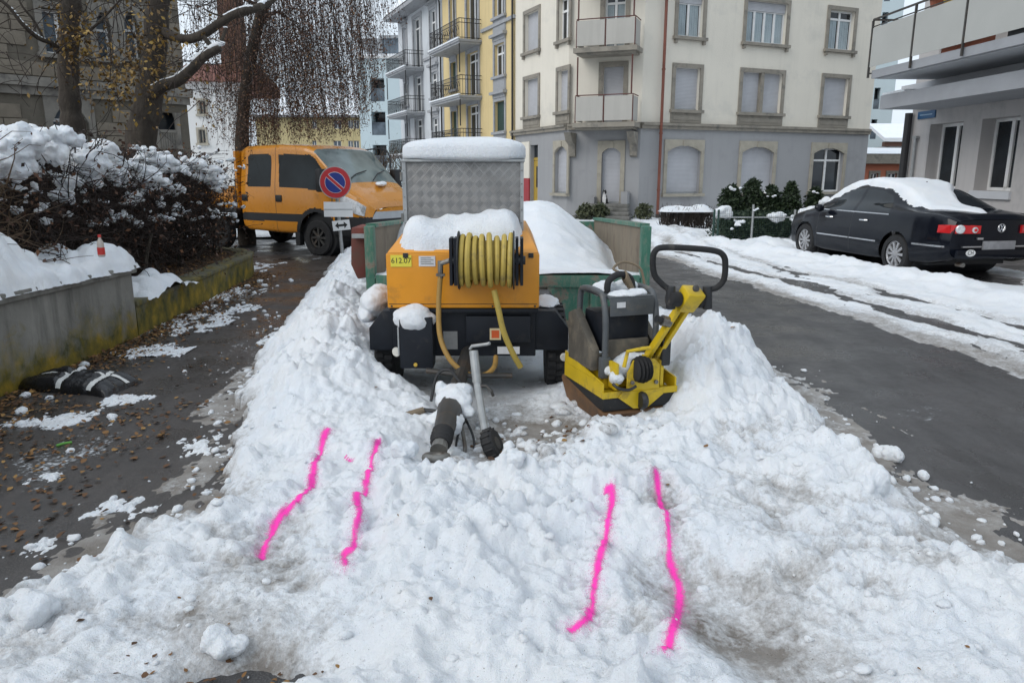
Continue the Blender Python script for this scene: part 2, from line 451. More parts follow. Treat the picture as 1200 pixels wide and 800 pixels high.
# ------------------------------------------------------------------ the trodden snow on the works site
def edge_left(y):
    return np.interp(y, [1.2, 2.1, 2.8, 3.5, 4.4, 5.3, 7.0, 9.0, 10.6, 12.5, 14.6, 16], [-3.0, -2.25, -1.80, -1.50, -1.70, -1.95, -2.3, -2.6, -2.85, -3.1, -3.3, -3.2])
def edge_right(y):
    return np.interp(y, [1.2, 2.0, 2.6, 3.2, 4.5, 6.2, 7.4, 9, 12, 16], [3.6, 2.6, 2.15, 2.0, 1.98, 2.08, 1.95, 1.7, 1.6, 1.2])
def bump2(x, y, cx, cy, rx, ry, rot=0.0, p=1.0):
    c, s = math.cos(rot), math.sin(rot)
    u = ((x - cx) * c + (y - cy) * s) / rx; w = (-(x - cx) * s + (y - cy) * c) / ry
    return np.exp(-(u * u + w * w) ** p)
def site_snow(x, y):
    wob = 0.16 * fbm(x * 2.3, y * 2.3, 4, 3) + 0.06 * fbm(x * 9, y * 9, 3, 4)
    din = np.minimum(x - edge_left(y), edge_right(y) - x) + wob
    din = np.minimum(din, (15.6 - y) + wob)
    rim = sstep(-0.05, 0.30, din)
    base = 0.095 * rim * (0.8 + 0.4 * fbm(x * 1.1, y * 1.1, 3, 9)) + 0.03 * sstep(0.2, 1.2, din)
    # shovelled banks
    spine = np.interp(y, [4.6, 5.6, 7, 9, 12, 14.5], [-1.45, -1.5, -1.72, -1.95, -2.35, -2.75])
    bank = 0.31 * np.exp(-((x - spine) / np.interp(y, [4, 6, 12], [0.40, 0.46, 0.50])) ** 2) * sstep(4.3, 5.5, y) * (1 - sstep(13.4, 15.2, y))
    h = base + bank
    h += 0.41 * bump2(x, y, 1.52, 5.60, 0.38, 0.75, 0.12, 1.2)
    h += 0.16 * bump2(x, y, 1.30, 4.75, 0.38, 0.42) + 0.20 * bump2(x, y, 1.45, 7.0, 0.4, 0.7)
    h += 0.12 * bump2(x, y, -1.25, 4.55, 0.45, 0.35) + 0.08 * bump2(x, y, 0.05, 3.50, 0.55, 0.20, 0.1) + 0.11 * bump2(x, y, -0.95, 5.05, 0.3, 0.35)
    h += 0.07 * bump2(x, y, -0.25, 3.15, 0.5, 0.28) + 0.08 * bump2(x, y, 0.55, 4.25, 0.25, 0.3) + 0.08 * bump2(x, y, 1.75, 3.6, 0.3, 0.5, -0.2)
    h += 0.07 * bump2(x, y, 1.25, 2.75, 0.7, 0.18, -0.35) + 0.06 * bump2(x, y, 1.95, 2.45, 0.6, 0.16, -0.3) + 0.05 * bump2(x, y, -1.7, 2.5, 0.25, 0.2)
    ins = sstep(0.02, 0.45, din)
    # clods
    rough = np.clip(0.42 + 0.9 * fbm(x * 0.9, y * 0.9, 2, 31) + 1.6 * bank + 0.8 * bump2(x, y, 1.5, 5.6, 0.6, 1.1) + 0.5 * bump2(x, y, -0.4, 3.3, 0.8, 0.5) + 0.45 * bump2(x, y, -1.2, 4.8, 0.6, 0.6) + 0.35 * (1 - sstep(0.1, 0.5, din)) + 0.34 * (1 - sstep(2.2, 3.6, y)), 0.06, 1.0)
    wx = x + 0.06 * fbm(x * 6, y * 6, 4, 61); wy = y + 0.06 * fbm(x * 6, y * 6, 4, 67)
    cl = 0.095 * lumps(wx, wy, 0.30, 41, 0.55) + 0.070 * lumps(wx + 3, wy, 0.15, 51, 0.6) + 0.050 * lumps(wx, wy + 5, 0.075, 57, 0.6) + 0.026 * lumps(wx + 7, wy + 1, 0.042, 59, 0.5)
    h += cl * rough * sstep(-0.02, 0.15, din)
    h += (0.050 * fbm(x * 3.1, y * 3.1, 4, 71) + 0.030 * fbm(x * 9, y * 9, 4, 77, 0.65) + 0.010 * (1 - np.abs(fbm(x * 17, y * 17, 3, 79)) * 2) * rough + 0.012 * fbm(x * 34, y * 34, 2, 80)) * ins
    # foot prints and trodden dents
    h -= 0.035 * lumps(x + 1.3, y * 0.6 + 2.2, 0.34, 83, 0.35) * ins * (1 - rough)
    # hollow round the drawbar, bare patches at the front edge
    hol = bump2(x, y, 0.06, 4.58, 0.44, 0.52, 0, 1.5); bar_ = bump2(x, y, -0.28, 4.10, 0.36, 0.40, 0, 1.8); under = bump2(x, y, -0.30, 5.98, 0.80, 1.02, 0, 3)
    bare = bump2(x, y, -0.86, 2.13, 0.36, 0.13, 0.05, 1.5); slush = bump2(x, y, 0.80, 2.30, 0.25, 0.55, 0.35, 1.5)
    f2 = fbm(x * 8, y * 8, 4, 91)
    h = h * (1 - 0.88 * np.clip(hol + 0.25 * f2 * hol, 0, 1)) + 0.02 * hol
    h = h * (1 - 0.86 * bar_)
    h = h * (1 - 0.93 * np.clip(under, 0, 1)); h = h * (1 - 1.25 * np.clip(bare * (1.0 + 0.5 * f2), 0, 1))
    h = h * (1 - 0.72 * np.clip(slush, 0, 1)) + 0.010 * slush + 0.016 * slush * np.maximum(0, fbm(x * 13, y * 13, 4, 93, .7))
    # outer slush apron on the road side
    h = np.where(din < 0, -0.02 + 0.02 * rim, h)
    ap = sstep(-0.75, -0.02, din) * np.where(x > 0, 1.0, 0.9) * (1 - sstep(5.5, 7.5, y))
    pat = vnoise(x * 5, y * 2.6, 97) * 0.5 + vnoise(x * 17, y * 10, 98) * 0.3 + vnoise(x * 45, y * 30, 99) * 0.2
    h += (0.022 * sstep(0.0, 0.10, pat - 0.86 + 0.62 * ap) + 0.012 * pat * ap) * (1 - sstep(-0.02, 0.15, din))
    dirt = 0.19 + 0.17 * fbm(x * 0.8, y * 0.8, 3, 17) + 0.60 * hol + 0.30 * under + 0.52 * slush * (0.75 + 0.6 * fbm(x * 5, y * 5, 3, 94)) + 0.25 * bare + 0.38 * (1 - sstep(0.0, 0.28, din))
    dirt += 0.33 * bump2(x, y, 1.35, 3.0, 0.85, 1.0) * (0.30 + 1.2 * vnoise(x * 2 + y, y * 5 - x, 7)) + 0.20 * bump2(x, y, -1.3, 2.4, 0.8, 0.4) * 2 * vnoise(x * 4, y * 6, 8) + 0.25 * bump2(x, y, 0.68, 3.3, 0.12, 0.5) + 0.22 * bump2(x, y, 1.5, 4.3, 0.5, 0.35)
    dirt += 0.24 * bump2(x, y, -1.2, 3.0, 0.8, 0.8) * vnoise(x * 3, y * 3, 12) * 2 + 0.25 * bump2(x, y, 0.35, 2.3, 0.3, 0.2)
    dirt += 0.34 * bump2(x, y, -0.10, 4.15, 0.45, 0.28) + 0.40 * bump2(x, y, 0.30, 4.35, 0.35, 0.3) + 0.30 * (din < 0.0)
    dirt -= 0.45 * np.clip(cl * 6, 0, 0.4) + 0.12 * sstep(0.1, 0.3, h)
    return h, np.clip(dirt, 0, 1)
ys = np.concatenate([1.55 * np.exp(np.arange(0, 560) * 0.0046)])
ys = ys[ys < 15.9]
xs = np.arange(-3.5, 3.5, 0.0115)
Xs, Ys = np.meshgrid(xs, ys, indexing='ij')
Hs, Ds = site_snow(Xs, Ys)
_top = np.maximum(np.maximum(Hs[:-1, :-1], Hs[1:, :-1]), np.maximum(Hs[:-1, 1:], Hs[1:, 1:]))
V = np.stack([Xs, Ys, Hs], -1).reshape(-1, 3)
F = grid_faces(len(xs), len(ys), _top > 0.001)
used = np.zeros(len(V), bool); used[F.ravel()] = True
remap = np.cumsum(used) - 1
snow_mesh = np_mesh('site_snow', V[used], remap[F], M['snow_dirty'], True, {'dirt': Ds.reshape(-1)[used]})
site = put('snow_ground', snow_mesh); tag(site, kind='structure')
def snow_z(x, y):
    i = int(np.clip((x - xs[0]) / 0.0115, 0, len(xs) - 2)); j = int(np.clip(math.log(max(y, 1.56) / 1.55) / 0.0046, 0, len(ys) - 2))
    u = min(max((x - xs[i]) / 0.0115, 0), 1); w = min(max((y - ys[j]) / (ys[j + 1] - ys[j]), 0), 1)
    return max(0.005, float((Hs[i, j] * (1 - u) + Hs[i + 1, j] * u) * (1 - w) + (Hs[i, j + 1] * (1 - u) + Hs[i + 1, j + 1] * u) * w))

# ------------------------------------------------------------------ snow on the far side of the road
def road_right(y):
    return np.interp(y, [3, 4.5, 6.0, 8.6, 13.6, 18, 23, 27], [4.7, 4.5, 4.25, 4.0, 3.1, 2.75, 2.6, 2.6])
def verge(x, y):
    wob = 0.22 * fbm(x * 1.6, y * 0.9, 4, 103) + 0.07 * fbm(x * 8, y * 5, 3, 104)
    din = x - road_right(y) + wob
    rim = sstep(-0.05, 0.35, din)
    h = (0.026 + 0.045 * fbm(din * 3.2, y * 0.45, 4, 107) + 0.030 * fbm(din * 9, y * 1.6, 4, 109, .6) + 0.012 * fbm(x * 14, y * 9, 3, 108)) * rim + 0.02 * sstep(1.6, 2.6, din)
    kx = np.interp(y, [6, 9, 12, 15, 17], [6.9, 6.4, 5.95, 5.4, 4.6])
    ridge = 0.17 * np.exp(-((x - kx) / 0.42) ** 2) * sstep(5, 8, y) * (1 - sstep(16.5, 18, y))
    h += ridge * (0.75 + 0.5 * fbm(x * 2, y * 2, 3, 111))
    h += 0.10 * bump2(x, y, 5.6, 17.2, 1.3, 0.4, 0, 1.2) + 0.22 * bump2(x, y, 4.2, 20.2, 1.1, 1.4) + 0.20 * bump2(x, y, 3.9, 17.6, 0.7, 1.2)
    h += 0.10 * lumps(x, y, 0.45, 113, 0.6) * np.clip(ridge * 4 + 1.2 * bump2(x, y, 4.9, 18.0, 1.6, 2.2), 0, 1)
    # wheel tracks pressed into the slush
    for off, amp in ((0.75, 0.05), (1.55, 0.045)):
        h -= amp * np.exp(-((din - off - 0.1 * fbm(y * 0.8, y * 0 + off, 2, 5)) / 0.13) ** 2) * rim
    undercar = bump2(x, y, 7.15, 13.6, 0.95, 2.6, 0.17, 4)
    h = h * (1 - undercar) - 0.03 * undercar
    side = sstep(8.3, 9.0, x) * (1 - sstep(15.8, 17.2, y))
    h = h * (1 - side) - 0.03 * side
    h = np.where(y > 25.5, h * 0.6, h)
    d = 0.22 + 0.22 * fbm(din * 4, y * 0.6, 4, 127) + 0.42 * (1 - sstep(0.0, 0.7, din)) + 0.32 * np.exp(-((din - 0.8) / 0.22) ** 2) + 0.3 * np.exp(-((din - 1.6) / 0.2) ** 2) - 0.3 * ridge * 4
    return h, np.clip(d, 0, 1)
xv = np.arange(2.2, 13.0, 0.045); yv = np.concatenate([np.arange(3.0, 12, 0.045), np.arange(12, 29, 0.075)])
Xv, Yv = np.meshgrid(xv, yv, indexing='ij'); Hv, Dv = verge(Xv, Yv)
_top = np.maximum(np.maximum(Hv[:-1, :-1], Hv[1:, :-1]), np.maximum(Hv[:-1, 1:], Hv[1:, 1:]))
V = np.stack([Xv, Yv, Hv], -1).reshape(-1, 3); F = grid_faces(len(xv), len(yv), _top > 0.001)
used = np.zeros(len(V), bool); used[F.ravel()] = True; remap = np.cumsum(used) - 1
tag(put('snow_verge', np_mesh('verge_snow', V[used], remap[F], M['snow_dirty'], True, {'dirt': Dv.reshape(-1)[used]})), kind='structure')

# snow lying on the side street behind the van and in front of the far houses
xf = np.arange(-34, 3.0, 0.30); yf = np.arange(19.0, 62, 0.40)
Xf, Yf = np.meshgrid(xf, yf, indexing='ij')
Hf = 0.03 + 0.06 * fbm(Xf * 0.35, Yf * 0.25, 4, 121) + 0.02 * fbm(Xf * 2, Yf * 2, 2, 123)
Df = 0.2 + 0.3 * vnoise(Xf * 0.4, Yf * 0.2, 125)
_top = np.maximum(Hf[:-1, :-1], Hf[1:, 1:])
tag(put('snow_street', np_mesh('street_snow', np.stack([Xf, Yf, Hf], -1).reshape(-1, 3), grid_faces(len(xf), len(yf), _top > 0.0), M['snow_dirty'], True, {'dirt': Df.reshape(-1)})), kind='structure')

# ------------------------------------------------------------------ garden wall, low wall, their snow
def concrete(name, col, moss):
    m, nt, N, L, bs = _nodes(name)
    v = coords(nt)
    n1 = noise(nt, 2.2, 7, 0.65, v); n2 = noise(nt, 40, 5, 0.6, v)
    sv = coords(nt, 'Object', (3.0, 3.0, 0.35))
    n3 = noise(nt, 2.4, 6, 0.6, sv)                # run-off streaks
    c = ramp(nt, n1.outputs['Fac'], [(0.25, tuple(x * 0.65 for x in col)), (0.75, tuple(x * 1.2 for x in col))])
    c = mixc(nt, ramp(nt, n3.outputs['Fac'], [(0.48, (0, 0, 0)), (0.68, (0.75, 0.75, 0.75))]), c, tuple(x * 0.35 for x in col))
    sp = N.new('ShaderNodeSeparateXYZ'); L.new(v, sp.inputs[0])
    f = mathn(nt, 'ADD', mathn(nt, 'MULTIPLY', sp.outputs['Z'], -2.2), mathn(nt, 'MULTIPLY', noise(nt, 3.5, 7, 0.7, v, 0.5).outputs['Fac'], 2.3))
    f = mathn(nt, 'MULTIPLY', mathn(nt, 'SUBTRACT', f, moss), 1.5, True)
    mc = ramp(nt, noise(nt, 5.5, 5, 0.6, v).outputs['Fac'], [(0.35, (0.045, 0.05, 0.012)), (0.55, (0.17, 0.13, 0.012)), (0.7, (0.30, 0.20, 0.015))])
    c = mixc(nt, f, c, mc)
    L.new(c, bs.inputs['Base Color']); bs.inputs['Roughness'].default_value = 0.85
    bumpn(nt, bs, mathn(nt, 'ADD', n2.outputs['Fac'], n1.outputs['Fac']), 0.5, 0.008)
    return m
M['concrete'] = concrete('mossy_concrete', (0.215, 0.21, 0.19), 0.28)
M['concrete_low'] = concrete('mossy_kerb', (0.13, 0.13, 0.105), 0.10)
gw = thing('garden_wall', 'grey concrete garden wall with yellow moss along its foot', 'wall', (-3.95, 3.0, 0))
MB().hexa([(-4.20, -2, -.02), (-3.88, -2, -.02), (-3.84, 7.46, -.02), (-4.18, 7.46, -.02), (-4.20, -2, .78), (-3.88, -2, .78), (-3.84, 7.46, .66), (-4.18, 7.46, .66)]).build('wall_body', M['concrete'], gw, world=True, bevel=0.012)
MB().hexa([(-4.24, -2, .783), (-3.84, -2, .783), (-3.80, 7.50, .663), (-4.22, 7.50, .663), (-4.24, -2, .86), (-3.84, -2, .86), (-3.80, 7.50, .74), (-4.22, 7.50, .74)]).build('coping', M['concrete'], gw, world=True, bevel=0.015)
lw = thing('low_wall', 'low mossy kerb wall edging the leaf-strewn hedge bed', 'wall', (-4.1, 9.8, 0))
pts = [(-3.86, 7.51), (-4.02, 9.8), (-4.20, 11.9), (-4.34, 12.45), (-4.70, 12.95), (-5.4, 13.35), (-7.0, 14.1)]
mbw, mbc = MB(), MB()
for (a, b_) in zip(pts[:-1], pts[1:]):
    a2, b2 = Vector((*a, 0)), Vector((*b_, 0)); nrm = Vector((0, 0, 1)).cross(b2 - a2).normalized() * 0.24
    mbw.hexa([a2, b2, b2 + nrm, a2 + nrm, a2 + Vector((0, 0, .31)), b2 + Vector((0, 0, .31)), b2 + nrm + Vector((0, 0, .31)), a2 + nrm + Vector((0, 0, .31))])
    o2 = -nrm * 0.08; e = Vector((0, 0, .313)); t = Vector((0, 0, .365))
    mbc.hexa([a2 + o2 + e, b2 + o2 + e, b2 + nrm * 1.05 + e, a2 + nrm * 1.05 + e, a2 + o2 + t, b2 + o2 + t, b2 + nrm * 1.05 + t, a2 + nrm * 1.05 + t])
mbw.build('wall_body', M['concrete_low'], lw, world=True); mbc.build('coping', M['concrete_low'], lw, world=True, bevel=0.01)

def snow_sheet(name, label, x0, x1, y0, y1, zfun, step=0.02, cat='snow', kind=None, material=None):
    nx, ny = int((x1 - x0) / step) + 2, int((y1 - y0) / step) + 2
    X, Y = np.meshgrid(np.linspace(x0, x1, nx), np.linspace(y0, y1, ny), indexing='ij')
    Z, keep = zfun(X, Y)
    k = keep[:-1, :-1] | keep[1:, :-1] | keep[:-1, 1:] | keep[1:, 1:]
    V = np.stack([X, Y, Z], -1).reshape(-1, 3); F = grid_faces(nx, ny, k)
    used = np.zeros(len(V), bool); used[F.ravel()] = True; rm = np.cumsum(used) - 1
    o = put(name, np_mesh(name, V[used], rm[F], material or M['snow'], True))
    return tag(o, label, cat, kind=kind)
def wall_snow(X, Y):
    top = np.interp(Y, [-2, 7.5], [.86, .74])
    e = (-3.79 + 0.07 * fbm(Y * 6, Y * 0 + X * .5, 4, 131)) - X        # distance in from the front edge
    e = np.minimum(e, 7.56 + 0.03 * fbm(X * 5, X * 0, 2, 133) - Y)
    th = np.interp(Y, [2, 5.2, 5.8, 6.6, 7.4], [.20, .18, .15, .13, .135]) * (1 + 0.55 * fbm(X * 3, Y * 3.4, 4, 135)) + .16 * lumps(X + .05 * fbm(Y * 5, X * 5, 3, 138), Y, .24, 136, .75) * .8 - .02
    prof = np.clip(e / 0.14, 0, 1); prof = np.sqrt(np.clip(1 - (1 - prof) ** 2, 0, 1))
    heap = 0.46 * sstep(-3.82, -4.25, X) * (1 - sstep(5.7, 6.75, Y)) * (1 + .25 * fbm(X * 1.5, Y * 1.5, 3, 139))
    Z = top - 0.012 + (th + 0.012) * prof + heap + 0.045 * fbm(X * 7, Y * 7, 4, 137, .6) * prof
    Z = np.where(e < 0, top - 0.03, Z)
    back = sstep(-4.5, -5.3, X); Z = Z * (1 - back) + 0.36 * back
    return Z, e > -0.01
snow_sheet('wall_snow', 'thick snow lying along the top of the concrete garden wall', -5.3, -3.72, 1.5, 7.62, wall_snow, 0.018)
def bed_snow(X, Y):
    d = bump2(X, Y, -4.12, 8.35, 0.36, 0.62, 0.05, 1.2)
    Z = 0.35 + 0.20 * d + 0.12 * lumps(X, Y, 0.17, 141, 0.8) * np.sqrt(d) + 0.03 * fbm(X * 6, Y * 6, 3, 143) - 0.06
    return Z, Z > 0.352
snow_sheet('bed_snow', 'small heap of snow on the kerb at the end of the concrete wall', -4.6, -3.80, 7.55, 9.5, bed_snow, 0.022)
# ================================================================== BUILDINGS
class Fr:
    """a facade: origin at its left foot (seen from outside), x along it, y into the house, z up"""
    def __init__(s, ox, oy, ang): s.o = Vector((ox, oy, 0)); s.a = ang; s.m = Matrix.Translation(s.o) @ Matrix.Rotation(ang, 4, 'Z')
    def w(s, x, y, z): return s.m @ Vector((x, y, z))
    def hit(s, px, py, d=0.0):                     # (along, height) where a sight line meets the plane d metres proud of it
        r = ray(px, py); nrm = Vector((-math.sin(s.a), math.cos(s.a), 0)); p0 = s.o - nrm * d
        t = p0.dot(nrm) / r.dot(nrm) if abs(r.dot(nrm)) > 1e-9 else 0
        q = Vector((r.x * t, r.y * t, CAMZ + r.z * t)); l = s.m.inverted() @ q
        return l.x, l.z
    def rect(s, x0, x1, y0, y1, d=0.0):
        xm, ym = (x0 + x1) / 2, (y0 + y1) / 2
        a = s.hit(x0, ym, d)[0]; b = s.hit(x1, ym, d)[0]; return a, b, s.hit(xm, y1, d)[1], s.hit(xm, y0, d)[1]
def bpart(mb, name, material, parent, fr, x=0, y=0, z=0, **kw):
    o = mb.build(name, material, None, **kw); o.parent = parent
    base = _MAT[parent.name].inverted() @ fr.m @ Matrix.Translation((x, y, z))
    o.matrix_local = base if False else base
    o.location = base.to_translation(); o.rotation_euler = base.to_euler()
    _MAT[o.name] = fr.m @ Matrix.Translation((x, y, z)); return o
def facade(L, z0, z1, holes, depth=0.22, thick=0.3):
    mb = MB()
    xs = sorted({0, L, *[h[0] for h in holes], *[h[1] for h in holes]}); zs = sorted({z0, z1, *[h[2] for h in holes], *[h[3] for h in holes]})
    xs = [x for x in xs if 0 <= x <= L]; zs = [z for z in zs if z0 <= z <= z1]
    for a, b in zip(xs[:-1], xs[1:]):
        for c, d in zip(zs[:-1], zs[1:]):
            mx, mz = (a + b) / 2, (c + d) / 2
            if any(h[0] < mx < h[1] and h[2] < mz < h[3] for h in holes): continue
            mb.raw([(a, 0, c), (b, 0, c), (b, 0, d), (a, 0, d)], [(0, 1, 2, 3)])
    for h in holes:
        a, b, c, d = h[:4]; t = depth
        mb.raw([(a, 0, c), (b, 0, c), (b, 0, d), (a, 0, d), (a, t, c), (b, t, c), (b, t, d), (a, t, d)], [(0, 4, 5, 1), (1, 5, 6, 2), (2, 6, 7, 3), (3, 7, 4, 0)])
    mb.raw([(0, 0, z1), (L, 0, z1), (L, thick, z1), (0, thick, z1), (0, thick, z0), (L, thick, z0), (0, 0, z0), (L, 0, z0)], [(0, 1, 2, 3), (6, 0, 3, 4), (1, 7, 5, 2)])
    return mb
def arch_pts(a, b, zs, rise, n=8):                 # segmental arch underside from left to right
    return [(a + (b - a) * i / n, zs + rise * (1 - (2 * i / n - 1) ** 2)) for i in range(n + 1)]
def stripes(name, col, scale, dark=0.8, rough=0.6):
    m, nt, N, L, bs = _nodes(name)
    v = coords(nt); w = N.new('ShaderNodeTexWave'); w.wave_type = 'BANDS'; w.bands_direction = 'Z'; w.inputs['Scale'].default_value = scale
    L.new(v, w.inputs['Vector'])
    n1 = noise(nt, 1.2, 5, 0.6, v)
    c = ramp(nt, n1.outputs['Fac'], [(0.3, tuple(x * 0.88 for x in col)), (0.7, tuple(min(1, x * 1.1) for x in col))])
    c = mixc(nt, mathn(nt, 'MULTIPLY', w.outputs['Fac'], 1 - dark), c, tuple(x * 0.45 for x in col))
    L.new(c, bs.inputs['Base Color']); bs.inputs['Roughness'].default_value = rough
    bumpn(nt, bs, w.outputs['Fac'], 0.5, 0.01); return m
M['shutter_grey'] = stripes('grey_roller_shutter', (0.47, 0.475, 0.50), 6.5, 0.7)
M['shutter_green'] = stripes('green_louvre', (0.02, 0.055, 0.045), 9, 0.6)
M['shutter_white'] = stripes('pale_louvre', (0.42, 0.43, 0.45), 9, 0.6)
M['surround'] = mat('sandstone_trim', (0.27, 0.245, 0.205), 0.85, var=0.2, vscale=3, bump=0.3, bscale=25, dirt=(0.13, 0.125, 0.115), damt=0.4, dscale=2.2)
M['surround_pale'] = mat('pale_stone_trim', (0.36, 0.33, 0.27), 0.85, var=0.15, vscale=3, bump=0.3, bscale=25, dirt=(0.2, 0.19, 0.17), damt=0.3, dscale=2.2)
M['grey_trim'] = mat('grey_stone_trim', (0.33, 0.34, 0.355), 0.8, var=0.15, vscale=3, bump=0.3, bscale=25, dirt=(0.16, 0.16, 0.17), damt=0.4)
M['curtain'] = stripes('curtain', (0.40, 0.47, 0.50), 0.1, 1.0, 0.9)
def window(parent, fr, r, style='white', cols=2, arch=0.0, surround=None, sw=0.14, sill=True, apron=0.0, depth=0.14, transom=0.0, blind=0.0, curtain=False, hood=0.0, brackets=False, name='window', pmat=None):
    """one window: frame, panes, stone surround and sill, built round its own opening"""
    a, b, c, d = r; w, h = b - a, d - c
    if style in ('shutter_grey', 'shutter_green', 'shutter_white'):
        main = bpart(MB().b(0, w, 0, .04, 0, h), name, M[style], parent, fr, a, depth, c)
        main.name = 'shutter'; _MAT[main.name] = fr.m @ Matrix.Translation((a, depth, c))
        lw_ = MB().b(0.002, w - .002, -.035, -.002, 0.0, .05)
        bpart(lw_, 'bottom_rail', M['galv'], main, fr, a, depth, c)
    else:
        fm = M['white_paint'] if style == 'white' else M[style]
        mb = MB(); t = 0.065 if w > 0.6 else 0.05
        mb.b(0, t, 0, .06, 0, h); mb.b(w - t, w, 0, .06, 0, h); mb.b(t, w - t, 0, .06, 0, t); mb.b(t, w - t, 0, .06, h - t, h)
        for k in range(1, cols): x = w * k / cols; mb.b(x - t * .7, x + t * .7, -.012, .06, t, h - t)
        if transom > 0:
            for k in range(cols): mb.b(w * k / cols + t * .71, w * (k + 1) / cols - t * .71, -.006, .06, h * transom - t * .6, h * transom + t * .6)
        main = bpart(mb, name, fm, parent, fr, a, depth, c)
        for k in range(cols):
            x0, x1 = w * k / cols + .03, w * (k + 1) / cols - .03
            zt = [(t, h * transom), (h * transom, h - t)] if transom > 0 else [(t, h - t)]
            for z0, z1 in zt:
                bpart(MB().b(x0, x1, .03, .04, z0, z1), 'pane', pmat or M['glass'], main, fr, a, depth, c)
                if curtain and z1 - z0 > h * .5:
                    cm = MB()
                    for q in range(7): xx = x0 + (x1 - x0) * (.12 + .76 * q / 7); cm.b(xx, xx + (x1 - x0) * .08, .022 + .004 * (q % 2), .0295, z0, z1)
                    cm.build  # folds of cloth right behind the pane
                    bpart(cm, 'curtain', M['curtain'], main, fr, a, depth, c)
        if blind > 0:
            bpart(MB().b(0.01, w - .01, -.05, -.014, h * (1 - blind), h - .004), 'blind', M['shutter_grey'], main, fr, a, depth, c)
    if surround:
        mb = MB(); p = 0.05; y0, y1 = -p - depth, 0.004 - depth
        mb.b(-sw, 0, y0, y1, 0, h); mb.b(w, w + sw, y0, y1, 0, h)
        if arch > 0:
            ap = arch_pts(0, w, h - arch, arch)
            top = h + sw * 1.5
            for (xa, za), (xb, zb) in zip(ap[:-1], ap[1:]):
                mb.hexa([(xa, y0, za), (xb, y0, zb), (xb, y1 + .05, zb), (xa, y1 + .05, za), (xa, y0, top), (xb, y0, top), (xb, y1 + .05, top), (xa, y1 + .05, top)])
            mb.b(-sw, 0, y0, y1, h, top); mb.b(w, w + sw, y0, y1, h, top)
            mb.b(w / 2 - .09, w / 2 + .09, y0 - .03, y0 - .001, h - .02, top - .03)
        else:
            mb.b(-sw, w + sw, y0, y1, h, h + sw)
        if cols >= 2 and style.startswith('shutter') and w > 1.35: mb.b(w / 2 - .07, w / 2 + .07, y0 + .02, -.002, 0, h)
        bpart(mb, 'window_surround', M[surround], main, fr, a, depth, c)
        if hood > 0:
            mb = MB(); mb.b(-sw - .1, w + sw + .1, y0 - .16, y1, h + sw + .16, h + sw + .16 + hood); mb.b(-sw + .02, w + sw - .02, y0 - .03, y1 - .003, h + sw + .002, h + sw + .158)
            bpart(mb, 'window_hood', M[surround], main, fr, a, depth, c)
    if sill and surround:
        mb = MB(); mb.b(-sw - .05, w + sw + .05, -.14 - depth, -.004 - depth + .006, -.11, -.002)
        if brackets:
            for x in (-sw + .02, w + sw - .12): mb.b(x, x + .1, -.11 - depth, 0 - depth, -.24, -.112)
        bpart(mb, 'sill', M[surround], main, fr, a, depth, c)
        if apron > 0:
            mb = MB(); mb.b(-sw, w + sw, -.04 - depth, -depth + .002, -apron, -.112); mb.b(-sw + .1, w + sw - .1, -.055 - depth, -.041 - depth, -apron + .1, -.2)
            bpart(mb, 'apron', M[surround], main, fr, a, depth, c)
    return main

M['cream'] = mat('cream_render', (0.72, 0.675, 0.585), 0.9, streak=.16, var=0.05, vscale=0.5, bump=0.5, bscale=18, bdist=0.015, dirt=(0.60, 0.57, 0.505), damt=0.3, dscale=0.7)
M['grey_render'] = mat('grey_render', (0.325, 0.326, 0.332), 0.9, streak=.2, var=0.06, vscale=0.6, bump=0.25, bscale=30, dirt=(0.27, 0.27, 0.275), damt=0.3, dscale=0.8)
M['parapet'] = mat('parapet_render', (0.44, 0.425, 0.39), 0.85, var=.06, vscale=1.0, bump=.1, streak=.25)
M['copper_brown'] = mat('brown_pipe', (0.19, 0.062, 0.04), 0.5, var=0.2, vscale=3)
M['rust_iron'] = mat('rusty_iron', (0.10, 0.032, 0.026), 0.6, var=0.3)
M['step'] = mat('stone_step', (0.20, 0.195, 0.18), 0.9, var=0.25, vscale=4, bump=0.4, dirt=(0.10, 0.1, 0.09), damt=0.5)
M['red_board'] = mat('red_paint', (0.33, 0.02, 0.028), 0.5, var=0.1)
M['yellow_door'] = mat('ochre_door', (0.45, 0.30, 0.045), 0.5, var=0.12)
M['roof_dark'] = mat('roof_tiles', (0.10, 0.05, 0.035), 0.8, var=0.25, vscale=10)

# ---- corner house: two street fronts and a canted corner with balconies
P0 = at(770, 152, 28.0); UR = R(23.6)
frR0 = Fr(P0.x, P0.y, UR)
sB = frR0.hit(751, 152)[0]
B = frR0.w(sB, 0, 0)
frR = Fr(B.x, B.y, UR)
LR = frR.hit(1018, 160)[0]
aC = UR - R(45)
LC = 2.75
A = B - Vector((math.cos(aC), math.sin(aC), 0)) * LC
frC = Fr(A.x, A.y, aC)
aL = UR - R(90)
LL = 5.15
E0 = A - Vector((math.cos(aL), math.sin(aL), 0)) * LL
frL = Fr(E0.x, E0.y, aL)
house = thing('corner_house', 'cream and grey rendered corner apartment house with closed roller shutters', 'building', (A.x, A.y, 0))
zst = frR.hit(800, 152)[1]                          # string course
ZT = 14.6
S = 0.3375
def z2(zx0, zx1, zy0, zy1): return (760 + zx0 * S, 760 + zx1 * S, zy0 * S, zy1 * S)
gf = [frR.rect(*z2(62, 178, 505, 670)), frR.rect(*z2(320, 430, 510, 668)), frR.rect(*z2(567, 672, 515, 668))]
f1 = [frR.rect(*z2(90, 175, 250, 388)), frR.rect(*z2(323, 460, 253, 393)), frR.rect(*z2(605, 690, 258, 397))]
_zs = [sum(r[2] for r in f1) / 3, sum(r[3] for r in f1) / 3]
_gs = [sum(r[2] for r in gf) / 3, sum(r[3] for r in gf) / 3]
